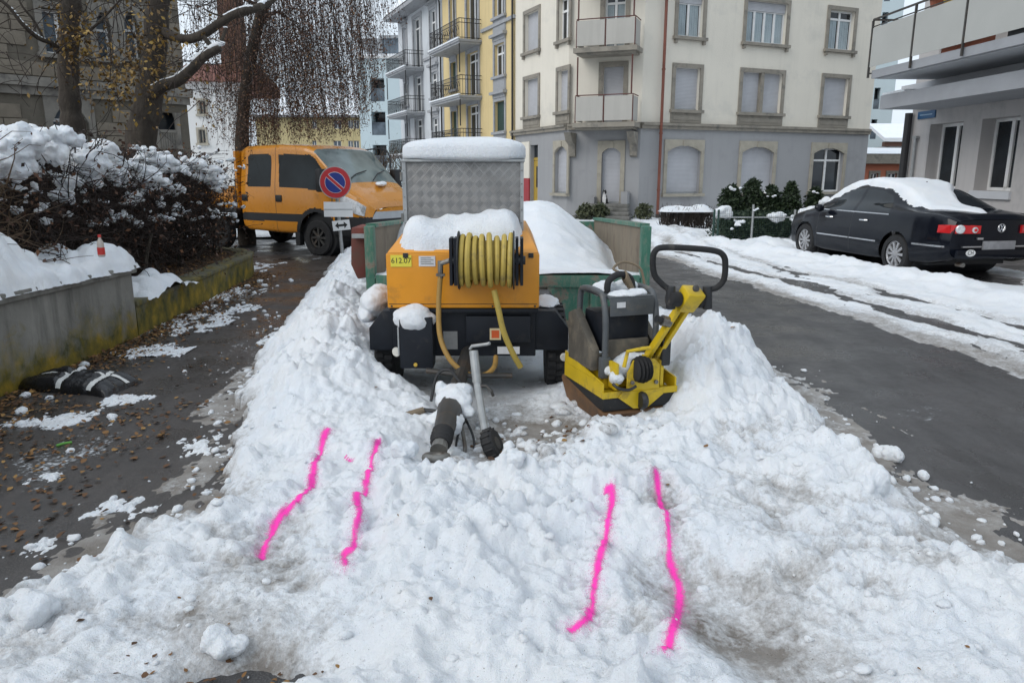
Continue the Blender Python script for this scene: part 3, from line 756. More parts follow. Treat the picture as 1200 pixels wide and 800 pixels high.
gf = [(r[0], r[1], *_gs) for r in gf]; f1 = [(r[0], r[1], *_zs) for r in f1]
z2b = frR.hit(810, 130 * S)[1]; dz = z2b - _zs[0]
def up(rs, k): return [(r[0], r[1], r[2] + dz * k, r[3] + dz * k) for r in rs]
holes_up = f1 + up(f1, 1) + up(f1, 2) + up(f1, 3)
bpart(facade(LR, zst + .22, ZT, holes_up), 'upper_wall', M['cream'], house, frR)
bpart(facade(LR, -.3, zst, gf), 'ground_floor_wall', M['grey_render'], house, frR)
for i, r in enumerate(gf):
    window(house, frR, r, 'white' if i == 2 else 'shutter_grey', 2 if i == 2 else 1, arch=0.22, surround='surround_pale', transom=0.72 if i == 2 else 0, sill=True, depth=0.14)
for i, r in enumerate(f1):
    window(house, frR, r, 'shutter_grey', 2 if i == 1 else 1, surround='surround', apron=r[2] - zst - .24)
for k in (1, 2, 3):
    for i, r in enumerate(up(f1, k)):
        window(house, frR, r, 'white', 4 if i == 1 else 2, surround='surround', transom=0.78, blind=0.22 if i < 2 else 0.0, curtain=True, brackets=True, pmat=M['glass_blue'] if i == 1 else None)
# left street front
SL = 240 / 711
def zl(a, b, c, d): return (600 + a * SL, 600 + b * SL, c * SL, d * SL)
lf = [frL.rect(*zl(45, 92, 318, 438)), frL.rect(*zl(160, 196, 282, 415))]
lf = [(r[0], r[1], *_zs) for r in lf]
lg = frL.rect(*zl(150, 193, 520, 675)); lg = (lg[0], lg[1], *_gs)
ld = (frL.hit(621.5, 220)[0], frL.hit(630, 220)[0], 0.15, 2.75)
holes = lf + up(lf, 1) + up(lf, 2) + up(lf, 3)
bpart(facade(LL, zst + .22, ZT, holes), 'upper_wall', M['cream'], house, frL)
bpart(facade(LL, -.3, zst, [lg, ld]), 'ground_floor_wall', M['grey_render'], house, frL)
window(house, frL, lg, 'shutter_grey', 1, arch=0.22, surround='surround_pale')
for i, r in enumerate(lf): window(house, frL, r, 'shutter_grey', 2 if i == 0 else 1, surround='surround', apron=r[2] - zst - .24)
for k in (1, 2, 3):
    for i, r in enumerate(up(lf, k)):
        if i == 0: window(house, frL, r, 'shutter_grey' if k == 1 else 'white', 2, surround='surround', brackets=True)
        else: window(house, frL, r, 'white', 2, surround='surround', transom=0.7, brackets=True)
dr = bpart(MB().b(0, ld[1] - ld[0], 0, .05, 0, ld[3] - ld[2] - .62).b(0, ld[1] - ld[0], -.01, .05, ld[3] - ld[2] - .6, ld[3] - ld[2] - .5), 'door', M['yellow_door'], house, frL, ld[0], .16, ld[2])
bpart(MB().b(0.02, ld[1] - ld[0] - .02, .01, .03, ld[3] - ld[2] - .48, ld[3] - ld[2]), 'pane', M['glass'], dr, frL, ld[0], .16, ld[2])
bpart(MB().b(.25, .55, -.01, -.002, .9, 1.75), 'pane', M['glass'], dr, frL, ld[0], .16, ld[2])
pa = (frL.hit(612, 220)[0], ld[0] - .03)
bpart(MB().b(pa[0], pa[1], -.06, -.004, .0, frL.hit(617, 209)[1]), 'painted_base', M['red_board'], house, frL)
bpart(MB().b(pa[0] + .01, pa[1] - .01, -.05, -.004, frL.hit(617, 209)[1] + .002, 2.9), 'pilaster', M['cream'], house, frL)
# canted corner
cd0, cd1 = frC.hit(705, 200)[0], frC.hit(727, 200)[0]
cz0, cz1 = 0.55, frC.hit(716, 173)[1]
cw = (frC.hit(706.5, 105)[0], frC.hit(730.5, 105)[0], zst + .22, _zs[1])
ch = [cw] + up([cw], 1) + up([cw], 2) + up([cw], 3)
ch = [(r[0], r[1], max(r[2], zst + .24), r[3]) for r in ch]
bpart(facade(LC, zst + .22, ZT, ch), 'upper_wall', M['cream'], house, frC)
bpart(facade(LC, -.3, zst, [(cd0, cd1, cz0, cz1)]), 'ground_floor_wall', M['grey_render'], house, frC)
window(house, frC, (cd0, cd1, cz0, cz1), 'shutter_grey', 1, arch=0.2, surround='surround_pale', sill=False, sw=.16)
for k, r in enumerate(ch):
    if k == 0: window(house, frC, r, 'shutter_grey', 1, surround='surround', sill=False, sw=.16)
    else: window(house, frC, r, 'white', 2, surround='surround', sill=False, sw=.16, transom=.8, curtain=True)
# string course, mitred round the three fronts, and the blocks of the wall behind it
for fr_, L_ in ((frL, LL), (frC, LC), (frR, LR)):
    bpart(MB().b(.001, L_ - .001, -.10, .05, zst, zst + .22).b(.03, L_ - .03, -.16, -.101, zst + .12, zst + .20), 'string_course', M['surround'], house, fr_)
bpart(MB().b(0.0, .25, .3, 9, -.3, ZT), 'side_wall', M['cream'], house, Fr(*frR.w(LR - .25, 0, 0)[:2], UR))
bpart(MB().b(-.5, LR + .4, -.55, 9.5, ZT, ZT + .3), 'eaves', M['surround'], house, frR)
bpart(MB().b(-.5, LL + .2, -.55, 9.0, ZT + .31, ZT + .5), 'eaves', M['surround'], house, frL)
# balconies on the canted corner
for k in range(3):
    zb = zst + .22 - .24 + dz * k
    x0, x1 = frC.hit(674, 130, 1.0)[0], frC.hit(741, 130, 1.0)[0]
    bl = bpart(MB().b(x0 - .1, x1 + .1, -1.05, -.12, zb + .04, zb + .20).b(x0, x1, -.95, -.15, zb - .03, zb + .038), 'balcony', M['surround'], house, frC)
    zp0, zp1 = zb + .26, zb + 1.08
    for (a, b_, c, d) in ((x0, (x0 + x1) / 2 - .03, -1.0, -.97), ((x0 + x1) / 2 + .03, x1, -1.0, -.97), (x0, x0 + .03, -.94, -.14), (x1 - .03, x1, -.94, -.14)):
        bpart(MB().b(a, b_, c, d, zp0, zp1), 'parapet_panel', M['parapet'], bl, frC)
    rl = MB()
    for x in (x0, (x0 + x1) / 2, x1): rl.cyl((x, -.985, zb + .2), (x, -.985, zp1 + .02), .022, n=8)
    rl.tube([(x0, -.14, zp1 + .05), (x0, -.985, zp1 + .05), (x1, -.985, zp1 + .05), (x1, -.14, zp1 + .05)], .02, 6)
    bpart(rl, 'railing', M['rust_iron'], bl, frC)
    for x in (x0 + .06, x1 - .06):
        bpart(MB().cyl((x, -.985, zp1 + .06), (x, -.985, zb + dz - .1), .028, n=8), 'balcony_post', M['rust_iron'], bl, frC)
for x in (.22, LC - .22):
    bpart(MB().prism([(x - .13, -.8, zst - .12), (x - .13, 0, zst - .12), (x - .13, 0, zst - 1.0), (x - .13, -.16, zst - .95), (x - .13, -.22, zst - .55), (x - .13, -.55, zst - .42)], (.26, 0, 0)), 'bracket', M['surround'], house, frC, bevel=.02)
# steps to the corner door
for k in range(5):
    zt = cz0 - .13 * k - .02
    w_ = .75 + .10 * k
    bpart(MB().b((cd0 + cd1) / 2 - w_, (cd0 + cd1) / 2 + w_, -.45 - .32 * k, -.452 - .32 * (k - 1) if k else .2, max(-.1, zt - .13), zt), 'step', M['step'], house, frC, bevel=.012)
for sx in (-1, 1):
    xm = (cd0 + cd1) / 2 + sx * (.62)
    bpart(MB().b(xm - .12, xm + .12, -.44, -.05, cz0 - .015, cz0 + .22 + (.2 if sx > 0 else 0)), 'step_cheek', M['grey_render'], house, frC)
# rain pipe
ps = frR.hit(774, 100)[0]
dp = MB().cyl((ps, -.16, .15), (ps, -.16, ZT), .055, n=10)
for z in (1.0, 3.0, 5.2, 8, 11): dp.cyl((ps, -.16, z), (ps, -.16, z + .06), .07, n=10)
bpart(dp, 'rain_pipe', M['copper_brown'], house, frR)
bpart(MB().cyl((ps, -.16, -.05), (ps, -.16, .148), .075, n=10), 'pipe_foot', M['dark_steel'], house, frR)

# ---- ornate terrace houses further along the side street
M['ochre'] = mat('ochre_render', (0.66, 0.52, 0.27), 0.9, streak=.3, var=0.05, vscale=0.6, bump=0.2, bscale=25, dirt=(0.56, 0.43, 0.22), damt=0.25, dscale=0.8)
M['pale_grey'] = mat('pale_grey_render', (0.56, 0.585, 0.61), 0.9, streak=.3, var=0.05, vscale=0.6, bump=0.2, bscale=25, dirt=(0.40, 0.42, 0.44), damt=0.3, dscale=0.7)
M['iron'] = mat('black_iron', (0.02, 0.02, 0.022), 0.6, var=0.2)
M['terracotta'] = mat('terracotta', (0.28, 0.09, 0.05), 0.8, var=0.2)
M['plant_dark'] = leafmat('planter_leaves', [(0.0, (0.02, 0.03, 0.015)), (1.0, (0.07, 0.08, 0.04))])
def along(px, s0=0.0):                              # distance along the terrace line beyond the corner house
    return -frL.hit(px, 150)[0]
def iron_balcony(parent, fr, s0, s1, z, proj=1.0, plants=False, posts=None):
    bl = bpart(MB().b(s0, s1, -proj, -.01, z, z + .10).b(s0 + .06, s1 - .06, -proj + .06, -.01, z - .09, z - .002), 'balcony', M['grey_trim'], parent, fr)
    r = MB(); y = -proj + .05; zt = z + .98
    for zz in (z + .16, z + .80, zt): r.tube([(s0 + .04, -.02, zz), (s0 + .04, y, zz), (s1 - .04, y, zz), (s1 - .04, -.02, zz)], .018, 5)
    n = int((s1 - s0) / .13)
    for i in range(n + 1):
        x = s0 + .04 + (s1 - s0 - .08) * i / n; r.cyl((x, y, z + .1), (x, y, zt), .010, n=4, caps=False)
        if i < n and i % 2 == 0:                   # scrollwork
            xc = x + (s1 - s0) / n
            r.tube([(xc + .10 * math.cos(q), y - .02, z + .48 + .22 * math.sin(q)) for q in np.linspace(0, 5.6, 10)], .012, 4)
    for i in range(8):
        yy = y + (proj - .08) * i / 8
        for x in (s0 + .04, s1 - .04): r.cyl((x, yy, z + .1), (x, yy, zt), .010, n=4, caps=False)
    bpart(r, 'railing', M['iron'], bl, fr)
    bpart(MB().b(s0 - .03, s1 + .03, -proj - .05, -proj + .04, z + .102, z + .16), 'snow_edge', M['snow'], bl, fr)
    if plants:
        nb = NB()
        for i in range(260):
            c = np.array([rng.uniform(s0 + .1, s1 - .1), y + rng.uniform(-.1, .15), z + .2 + rng.gamma(2, .11)]); d1 = rng.normal(size=3) * .05; d2 = rng.normal(size=3) * .05
            nb.add(np.array([c, c + d1, c + d2]), [[0, 1, 2]], rng.random())
        o = put('balcony_plants', nb.mesh('balcony_plants', M['plant_dark'], False, 'tone'), None); o.parent = bl; o['kind'] = 'stuff'
        mloc = _MAT[bl.name].inverted() @ fr.m; o.location = mloc.to_translation(); o.rotation_euler = mloc.to_euler()
        bpart(MB().b(s1 - .85, s1 - .35, y + .03, y + .25, z + .14, z + .42), 'flower_box', M['terracotta'], bl, fr)
    if posts is not None:
        for xq in (s0 + .05, s1 - .05): bpart(MB().cyl((xq, y, posts), (xq, y, z - .1), .03, n=6), 'balcony_post', M['iron'], bl, fr)
    return bl
def terrace(name, label, px_l, px_r, material, rows, zt, shutters, eave=1):
    sl, sr = along(px_l), along(px_r)
    o = frL.w(-sl, 0, 0); fr = Fr(o.x, o.y, aL); L = sl - sr
    b = thing(name, label, 'building', tuple(o))
    # three bays: slim window, balcony doors, wide window
    holes, specs = [], []
    for k, (zb, zh) in enumerate(rows):
        specs += [('slim', k, (L * .13, L * .13 + .85, zb, zb + zh)), ('doors', k, (L * .39, L * .39 + 1.5, zb - .55, zb + zh + .1)), ('wide', k, (L * .76, L * .76 + 1.15, zb, zb + zh))]
    holes = [s_[2] for s_ in specs]
    bpart(facade(L, -.3, zt, holes, .2), 'front_wall', material, b, fr)
    for kind, k, r in specs:
        if kind == 'slim': window(b, fr, r, shutters[k % len(shutters)], 1, surround='grey_trim', sw=.12, hood=.10, depth=.12)
        elif kind == 'doors': window(b, fr, r, 'white', 2, surround='grey_trim', sw=.2, sill=False, depth=.14, transom=.8)
        else: window(b, fr, r, shutters[(k + 1) % len(shutters)] if k == 0 else 'white', 2, surround='grey_trim', sw=.14, hood=.12, apron=.75, depth=.12, transom=.7)
    for k, (zb, zh) in enumerate(rows):
        iron_balcony(b, fr, L * .12, L * .39 + 1.95, zb - .75, 1.15, plants=(k == 0), posts=0.2 if k == 0 else rows[k - 1][0] + .35)
    zc = rows[1][0] + rows[1][1] + .75
    bpart(MB().b(L * .39 + 2.0, L, -.10, -.002, zc, zc + .14), 'string_course', M['grey_trim'], b, fr)
    bpart(MB().b(.0, L, -.9, 8, zt + .002, zt + .22), 'eaves', M['grey_trim'], b, fr)
    bpart(MB().prism([(0, -.9, zt + .225), (0, 8, zt + .225), (0, 8, zt + 3.2), (0, 2.2, zt + 3.2)], (L, 0, 0)), 'roof', M['roof_dark'], b, fr)
    bpart(MB().prism([(0.1, -.94, zt + .24), (.1, -.86, zt + .40), (.1, 2.1, zt + 3.34), (.1, 2.16, zt + 3.2)], (L - .2, 0, 0)), 'roof_snow', M['snow'], b, fr)
    bpart(MB().cyl((L - .10, -.10, 0), (L - .10, -.10, zt - .5), .05, n=6).tube([(L - .10, -.10, zt - .5), (L - .1, -.14, zt - .3), (L - .1, -.8, zt + .02)], .05, 6), 'rain_pipe', M['iron'], b, fr)
    bpart(MB().b(0, .3, .3, 8, -.3, zt), 'side_wall', material, b, fr)
    return b, fr, L
zz = lambda px, py: frL.hit(px, py)[1]
yr = [(zz(589, 154), zz(589, 118) - zz(589, 154)), (zz(589, 88), zz(589, 50) - zz(589, 88)), (zz(586, 19), 2.1)]
terrace('ochre_house', 'ochre yellow town house with iron balconies and green shutters', 521, 604, M['ochre'], yr, yr[2][0] + 2.75, ['shutter_green', 'shutter_green', 'white'])
terrace('pale_grey_house', 'pale grey ornate town house with snowy iron balconies', 470, 520.5, M['pale_grey'], [(r[0] - .1, r[1]) for r in yr], yr[2][0] + 2.5, ['shutter_white', 'white'])

# ---- pale blue modern block closing the side street
M['blue_render'] = mat('pale_blue_render', (0.50, 0.59, 0.62), 0.85, var=0.04, vscale=0.4, bump=0.1, dirt=(0.44, 0.53, 0.56), damt=0.2, dscale=0.5)
M['zinc'] = mat('zinc_grey', (0.30, 0.315, 0.33), 0.6, var=0.1)
q = at(422, 150, 62); frB = Fr(q.x, q.y, R(-4)); Lb = 10.0
blue = thing('blue_block', 'pale blue modern apartment block with dark recessed loggias', 'building', (q.x, q.y, 0))
zr = frB.hit(440, 69)[1]
op = [frB.rect(434, 450.5, y0, y1) for y0, y1 in ((92, 119), (131, 158.5), (170, 197))]
ops = [(op[0][0], op[0][1], r[2], r[3]) for r in op]
bpart(facade(Lb, -.3, zr, ops, 1.3, 1.6), 'front_wall', M['blue_render'], blue, frB)
for r in ops:
    w_ = bpart(MB().b(r[0], r[1], 1.3, 1.35, r[2], r[3]).b(r[0] + .4, r[0] + .47, 1.24, 1.298, r[2], r[3]), 'loggia_window', M['glass'], blue, frB)
    bpart(MB().b(r[0], r[1], .06, .08, r[2], r[2] + 1.0), 'balustrade_pane', M['glass_blue'], w_, frB)
bpart(MB().b(0, .3, 1.6, 14, -.3, zr), 'side_wall', M['blue_render'], blue, frB)
bpart(MB().b(-.1, Lb + .1, -.12, 14, zr, zr + .18), 'parapet', M['white_paint'], blue, frB)
bpart(MB().b(-.05, Lb, -.1, 13, zr + .182, zr + .34), 'roof_snow', M['snow'], blue, frB)
zp = frB.hit(440, 41)[1]
at_ = bpart(MB().prism([(.6, 1.6, zr + .2), (Lb, 1.6, zr + .2), (Lb, 1.6, zp), (-.4, 1.6, zp)], (0, 8, 0)), 'attic_storey', M['zinc'], blue, frB)
bpart(MB().b(1.7, 3.6, 1.48, 1.598, zr + .3, zr + 1.75), 'attic_window', M['glass_blue'], at_, frB)
bpart(MB().b(1.5, 3.8, 1.30, 1.47, zr + 1.76, zr + 1.95), 'window_canopy', M['zinc'], at_, frB)

# ---- pale yellow block behind the birch
M['butter'] = mat('butter_render', (0.60, 0.50, 0.27), 0.9, var=0.05, vscale=0.3, bump=0.1)
q = at(300, 150, 96); frY = Fr(q.x, q.y, R(2)); Ly = 16.5
yb = thing('butter_yellow_block', 'pale butter yellow apartment block behind the weeping birch', 'building', (q.x, q.y, 0))
zr = frY.hit(400, 138)[1]
wr = []
for y0, y1 in ((141, 151), (165, 175), (189, 199)):
    for x0, x1 in ((366, 371), (391, 400), (408, 414), (414.6, 421)):
        r = frY.rect(x0, x1, y0, y1); wr.append(r)
bpart(facade(Ly, -.3, zr, wr, .3, .6), 'front_wall', M['butter'], yb, frY)
for r in wr: window(yb, frY, r, 'white', 2, depth=.12, pmat=M['glass_blue'])
bpart(MB().b(-.5, Ly + .5, -.7, 10, zr, zr + .25), 'eaves', M['zinc'], yb, frY)
zr2 = frY.hit(400, 105)[1]
bpart(MB().prism([(-.6, -.75, zr + .26), (-.6, 14, zr + .26), (-.6, 9, zr2), (-.6, 6, zr2)], (Ly + 1.2, 0, 0)), 'snowy_roof', M['snow'], yb, frY)
bpart(MB().b(13.0, 13.9, 1.5, 2.5, zr + .5, zr + 2.6), 'chimney', M['surround'], yb, frY)

# ---- white house with brick gable seen through the birch
M['house_white'] = mat('white_render', (0.66, 0.66, 0.65), 0.9, var=0.05, vscale=0.5, bump=0.1)
M['brick'] = mat('red_roof_tiles', (0.175, 0.07, 0.052), 0.85, var=0.3, vscale=9, bump=0.5, bscale=14, bdist=.02)
M['chimney_brick'] = mat('sooty_brick', (0.13, 0.065, 0.045), 0.9, var=.35, vscale=5, bump=.5, bscale=12, bdist=.03, dirt=(0.20, 0.12, 0.085), damt=.4, dscale=4)
q = at(214, 180, 40); frW = Fr(q.x, q.y, R(6)); Lw = 3.2
wh = thing('white_house', 'white rendered house with red tiled roof seen through the birch', 'building', (q.x, q.y, 0))
zr = frW.hit(240, 96)[1]
wins = [frW.rect(233, 241, 152, 168), frW.rect(233, 241, 118, 134)]
bpart(facade(Lw, -.3, zr, wins, .2), 'front_wall', M['house_white'], wh, frW)
for r in wins: window(wh, frW, r, 'surround', 2, depth=.1, surround='surround_pale', sw=.1)
bpart(MB().prism([(-.3, -.5, zr), (-.3, 9, zr), (-.3, 9, zr + .6), (-.3, 3, zr + 1.25)], (Lw + .6, 0, 0)), 'roof', M['brick'], wh, frW)
zc = frW.hit(250, -20)[1]
bpart(MB().b(frW.hit(246, 20)[0], frW.hit(272, 20)[0], 1.5, 2.7, zr + .3, zc), 'chimney', M['chimney_brick'], wh, frW)

# ---- stone villa behind the trees on the left
M['villa_stone'] = mat('villa_stone', (0.20, 0.172, 0.135), 0.9, var=0.28, vscale=2.2, bump=0.6, bscale=16, bdist=.015, dirt=(0.12, 0.105, 0.085), damt=0.45, dscale=1.4)
M['villa_joint'] = mat('villa_joint', (0.13, 0.115, 0.092), 0.95, var=0.2)
M['villa_trim'] = mat('villa_trim', (0.22, 0.205, 0.18), 0.9, var=0.25, vscale=2.5, bump=.4, dirt=(0.09, 0.085, 0.08), damt=0.5)
q = at(218, 112, 22); hv = R(90 - 42)
Lv = 9.0
frV = Fr(q.x - math.cos(hv) * Lv, q.y - math.sin(hv) * Lv, hv)
villa = thing('stone_villa', 'dark weathered stone villa with arched windows behind the bare trees', 'building', (q.x, q.y, 0))
zc = frV.hit(110, 102)[1]
ww = [frV.rect(51, 90, 12, 64), frV.rect(113, 130, 15, 68), frV.rect(146, 163, 15, 68), frV.rect(62, 104, 122, 172), frV.rect(181, 211, 132, 175)]
arch = [0, .3, .3, .45, 0]
bpart(facade(Lv, -.2, 9.5, ww, .28, .5), 'front_wall', M['villa_joint'], villa, frV)
bpart(MB().b(Lv - .5, Lv, .5, 9, -.2, 9.5), 'side_wall', M['villa_stone'], villa, frV)
for i, r in enumerate(ww):
    if i < 4: window(villa, frV, r, 'white', 2 if i in (0, 3) else 1, arch=arch[i], surround='villa_trim', sw=.16, transom=.62 if i != 0 else 0, depth=.2, pmat=M['glass_blue'])
    else:
        lg_ = bpart(MB().b(r[0], r[1], .27, .3, r[2], r[3]), 'porch_recess', M['glass'], villa, frV)
        bpart(MB().lathe([(.11, 0), (.08, .1), (.075, r[3] - r[2] - .15), (.12, r[3] - r[2])], (r[0] + .05, .02, r[2]), n=12).lathe([(.11, 0), (.08, .1), (.075, r[3] - r[2] - .15), (.12, r[3] - r[2])], (r[1] - .05, .02, r[2]), n=12), 'porch_column', M['villa_trim'], villa, frV)
        bl_ = MB().b(r[0], r[1], -.02, .1, r[2] + .45, r[2] + .53)
        for k in range(8): bl_.cyl((r[0] + .12 + k * (r[1] - r[0] - .24) / 7, .04, r[2]), (r[0] + .12 + k * (r[1] - r[0] - .24) / 7, .04, r[2] + .449), .035, n=6)
        bpart(bl_, 'balustrade', M['villa_trim'], villa, frV)
bpart(MB().b(0, Lv + .12, -.18, -.002, zc - .1, zc + .12).b(0, Lv + .06, -.09, -.003, zc - .3, zc - .102), 'cornice', M['villa_trim'], villa, frV)
# squared stones laid in courses
stones = {}
cz = 0.9; row = 0; count = 0
xfar = frV.hit(-15, 100)[0]
while cz < 7.2:
    hh = 0.34
    x = xfar - (0.3 if row % 2 else 0.0)
    while x < Lv - .02:
        wdt = (0.52, 0.62, 0.74)[int(_hash(np.array(row), np.array(int(x * 10)), 5) * 2.999)]
        x1 = min(x + wdt, Lv - .01)
        ok = not any(x1 > r[0] - .17 and x < r[1] + .17 and cz + hh > r[2] - .12 and cz < r[3] + .26 for r in ww) and not (cz + hh > zc - .3 and cz < zc + .12) and count < 300 and x1 - x > .2
        if ok:
            key = (round(x1 - x, 2), hh)
            if key not in stones:
                mb_ = MB().b(.008, key[0] - .008, -.022 - .02 * _hash(np.array(count), np.array(1), 3), .0, .008, hh - .008)
                t_ = mb_.build('stone', M['villa_stone'], None, bevel=.012); stones[key] = t_.data; bpy.data.objects.remove(t_)
            base = _MAT[villa.name].inverted() @ frV.m @ Matrix.Translation((x, random.uniform(-.012, .0), cz))
            o = bpy.data.objects.new('stone', stones[key]); link(o); o.parent = villa
            o.location = base.to_translation(); o.rotation_euler = base.to_euler(); count += 1
        x = x1
    cz += hh; row += 1

# ---- rendered house on the right with balcony
M['house_grey'] = mat('warm_grey_render', (0.46, 0.44, 0.43), 0.9, streak=.3, var=0.05, vscale=0.8, bump=0.6, bscale=40, bdist=.01, dirt=(0.34, 0.33, 0.33), damt=0.25, dscale=0.9)
M['fibre_panel'] = mat('grey_panel', (0.40, 0.405, 0.385), 0.7, var=0.05, vscale=1.5, bump=0.05)
M['slab'] = mat('balcony_concrete', (0.30, 0.31, 0.33), 0.8, var=0.1, vscale=2)
M['soffit'] = mat('painted_soffit', (0.50, 0.51, 0.53), 0.8, var=0.06, vscale=1)
M['sign_blue'] = mat('enamel_blue', (0.02, 0.09, 0.20), 0.35, var=0.06)
hd = R(-90 - 3.5)                                    # facade runs towards us seen from outside, left end far
pR = Vector((10.0, 14.5, 0)); ux = Vector((math.sin(R(3.5)), -math.cos(R(3.5)), 0))
frH = Fr(pR.x, pR.y, math.atan2(ux.y, ux.x))
s_far = frH.hit(1064, 180)[0]
o_ = frH.w(s_far, 0, 0); frH = Fr(o_.x, o_.y, frH.a); Lh = 16.0
rh = thing('balcony_house', 'grey rendered house with a long panelled balcony behind the black car', 'building', tuple(o_))
w1 = frH.rect(1086, 1124, 146, 222); w2 = frH.rect(1146, 1190, 138, 224)
w1 = (w1[0], w1[1], w2[2], w2[3])
w3 = (w2[0] + 2.9, w2[1] + 2.9, w2[2], w2[3]); w4 = (w2[0] + 5.8, w2[1] + 5.8, w2[2], w2[3])
hol = [w1, w2, w3, w4]
bpart(facade(Lh, -.3, 9.0, hol + [(r[0], r[1], r[2] + 3.0, r[3] + 3.0) for r in hol], .32, .45), 'front_wall', M['house_grey'], rh, frH)
for r in hol + [(r[0], r[1], r[2] + 3.0, r[3] + 3.0) for r in hol]:
    window(rh, frH, r, 'white', 2, depth=.30)
    bpart(MB().b(r[0] - .05, r[1] + .05, -.06, .30, r[2] - .16, r[2] - .002), 'sill', M['soffit'], rh, frH)
bpart(MB().b(0.001, .4, .45, 9, -.3, 9.0), 'side_wall', M['house_grey'], rh, frH)
# balcony: slab, posts and panels
pj = 1.75
zb = frH.hit(1040, 88, pj)[1]; sb = frH.hit(1021, 90, pj)[0]
bal = bpart(MB().b(sb, 13.0, -pj, .02, zb, zb + .17), 'balcony_slab', M['slab'], rh, frH)
bpart(MB().b(sb + .1, 13.0, -pj + .1, -.01, zb - .02, zb - .002), 'soffit', M['soffit'], bal, frH)
pr = MB()
npan = 9
for k in range(npan + 1):
    x = sb - .05 + 1.62 * k; pr.b(x - .02, x + .02, -pj - .07, -pj - .03, zb + .02, zb + 1.22)
pr.b(sb - .05, sb + 1.62 * npan, -pj - .065, -pj - .035, zb + 1.222, zb + 1.26).b(sb - .05, sb + 1.62 * npan, -pj - .062, -pj - .038, zb + 1.08, zb + 1.10)
pr.b(sb - .062, sb - .032, -pj - .03, -.1, zb + 1.222, zb + 1.26).b(sb - .06, sb - .034, -pj - .03, -.1, zb + .1, zb + .13)
bpart(pr, 'railing', M['dark_steel'], bal, frH)
for k in range(npan):
    x = sb - .05 + 1.62 * k; bpart(MB().b(x + .03, x + 1.59, -pj - .055, -pj - .045, zb + .24, zb + 1.06), 'parapet_panel', M['fibre_panel'], bal, frH)
for k, (dx, c) in enumerate(((2.4, 'terracotta'), (3.1, 'terracotta'), (4.2, 'black_plastic'), (5.6, 'red_board'))):
    bpart(MB().b(sb + dx, sb + dx + .45, -pj + .05, -pj + .3, zb + .172, zb + .36), 'flower_box', M[c], bal, frH)
for k, c in enumerate(('terracotta', 'yellow_door')):
    bpart(MB().lathe([(.10, 0), (.15, .26), (.16, .3)], (sb + 2.0 + .42 * k, -pj + .1, zb + 1.05), n=12), 'plant_pot', M[c], bal, frH)
# concrete canopy beam under the balcony
zc_ = frH.hit(1034, 128, 1.35)[1]; sc_ = frH.hit(1031, 122, 1.35)[0]
bpart(MB().b(sc_, 13.0, -1.35, -.004, zc_, zc_ + .30), 'canopy', M['slab'], rh, frH)
bpart(MB().b(sc_ + .02, sc_ + .9, -1.33, -.5, zc_ + .302, zc_ + .36), 'canopy_snow', M['snow'], rh, frH, bevel=.02)
bpart(MB().b(.0, 13.0, -.35, -.006, zc_ + .37, zb - .03), 'canopy_fascia', M['soffit'], rh, frH)
bpart(MB().cyl((.06, -.12, 0), (.06, -.12, zc_ - .01), .085, n=12), 'rain_pipe', M['iron'], rh, frH)
bpart(MB().cyl((.34, -.06, 0), (.34, -.06, frH.hit(1071, 163)[1]), .035, n=8).b(.26, .42, -.1, -.02, frH.hit(1071, 163)[1], frH.hit(1071, 163)[1] + .06), 'cable_duct', M['galv'], rh, frH)
sg = frH.rect(1076, 1096, 130, 139, .02)
sgn = bpart(MB().b(sg[0], sg[1], -.03, -.004, sg[2], sg[3]), 'street_plate', M['sign_blue'], rh, frH, bevel=.006)
bpart(MB().b(sg[0] + .1, sg[1] - .1, -.034, -.0305, sg[2] + .10, sg[3] - .10), 'faint_lettering', mat('pale_blue_letters', (0.25, 0.36, 0.48), 0.5), sgn, frH)

# ---- far houses in the gap on the right
M['salmon'] = mat('salmon_render', (0.50, 0.17, 0.10), 0.9, var=0.08, vscale=0.6)
q = at(1012, 200, 44); frO = Fr(q.x, q.y, R(8)); Lo = 7.0
oh = thing('salmon_house', 'low salmon red house with snowy eaves in the gap beyond the corner house', 'building', (q.x, q.y, 0))
zr = frO.hit(1040, 192)[1]
ww_ = [frO.rect(1020, 1028, 206, 216), frO.rect(1040, 1050, 203, 216), frO.rect(1058, 1068, 203, 216)]
ww_ = [(r[0], r[1], .6, ww_[1][3]) for r in ww_]
bpart(facade(Lo, -.3, zr, ww_, .2), 'front_wall', M['salmon'], oh, frO)
for r in ww_: window(oh, frO, r, 'white', 2, depth=.1, surround='surround', sw=.14)
bpart(MB().b(-.3, Lo + .3, -.5, 6, zr, zr + .55), 'eaves', M['surround'], oh, frO)
bpart(MB().prism([(-.3, -.55, zr + .552), (-.3, 6, zr + .552), (-.3, 6, zr + 1.1), (-.3, 3, zr + 1.0)], (Lo + .6, 0, 0)), 'roof_snow', M['snow'], oh, frO)
q = at(1005, 150, 70); frT = Fr(q.x, q.y, R(-10)); Lt = frT.hit(1046, 130)[0]
tw = thing('pale_tower_block', 'pale blue tower block rising behind the salmon house', 'building', (q.x, q.y, 0))
ops = [frT.rect(1024, 1031, y0, y1) for y0, y1 in ((103, 128), (140, 163), (176, 196))]
ops = [(ops[0][0], ops[0][1], r[2], r[3]) for r in ops]
ops += [(r[0], r[1], r[2] + 9, r[3] + 9) for r in ops]
bpart(facade(Lt, -.3, 19, ops, .9, 1.0), 'front_wall', M['blue_render'], tw, frT)
for r in ops:
    w_ = bpart(MB().b(r[0], r[1], .9, .95, r[2], r[3]), 'loggia_window', M['glass'], tw, frT)
    bpart(MB().b(r[0], r[1], .05, .08, r[2] + .0, r[2] + .85), 'balustrade_pane', M['glass_blue'], w_, frT)
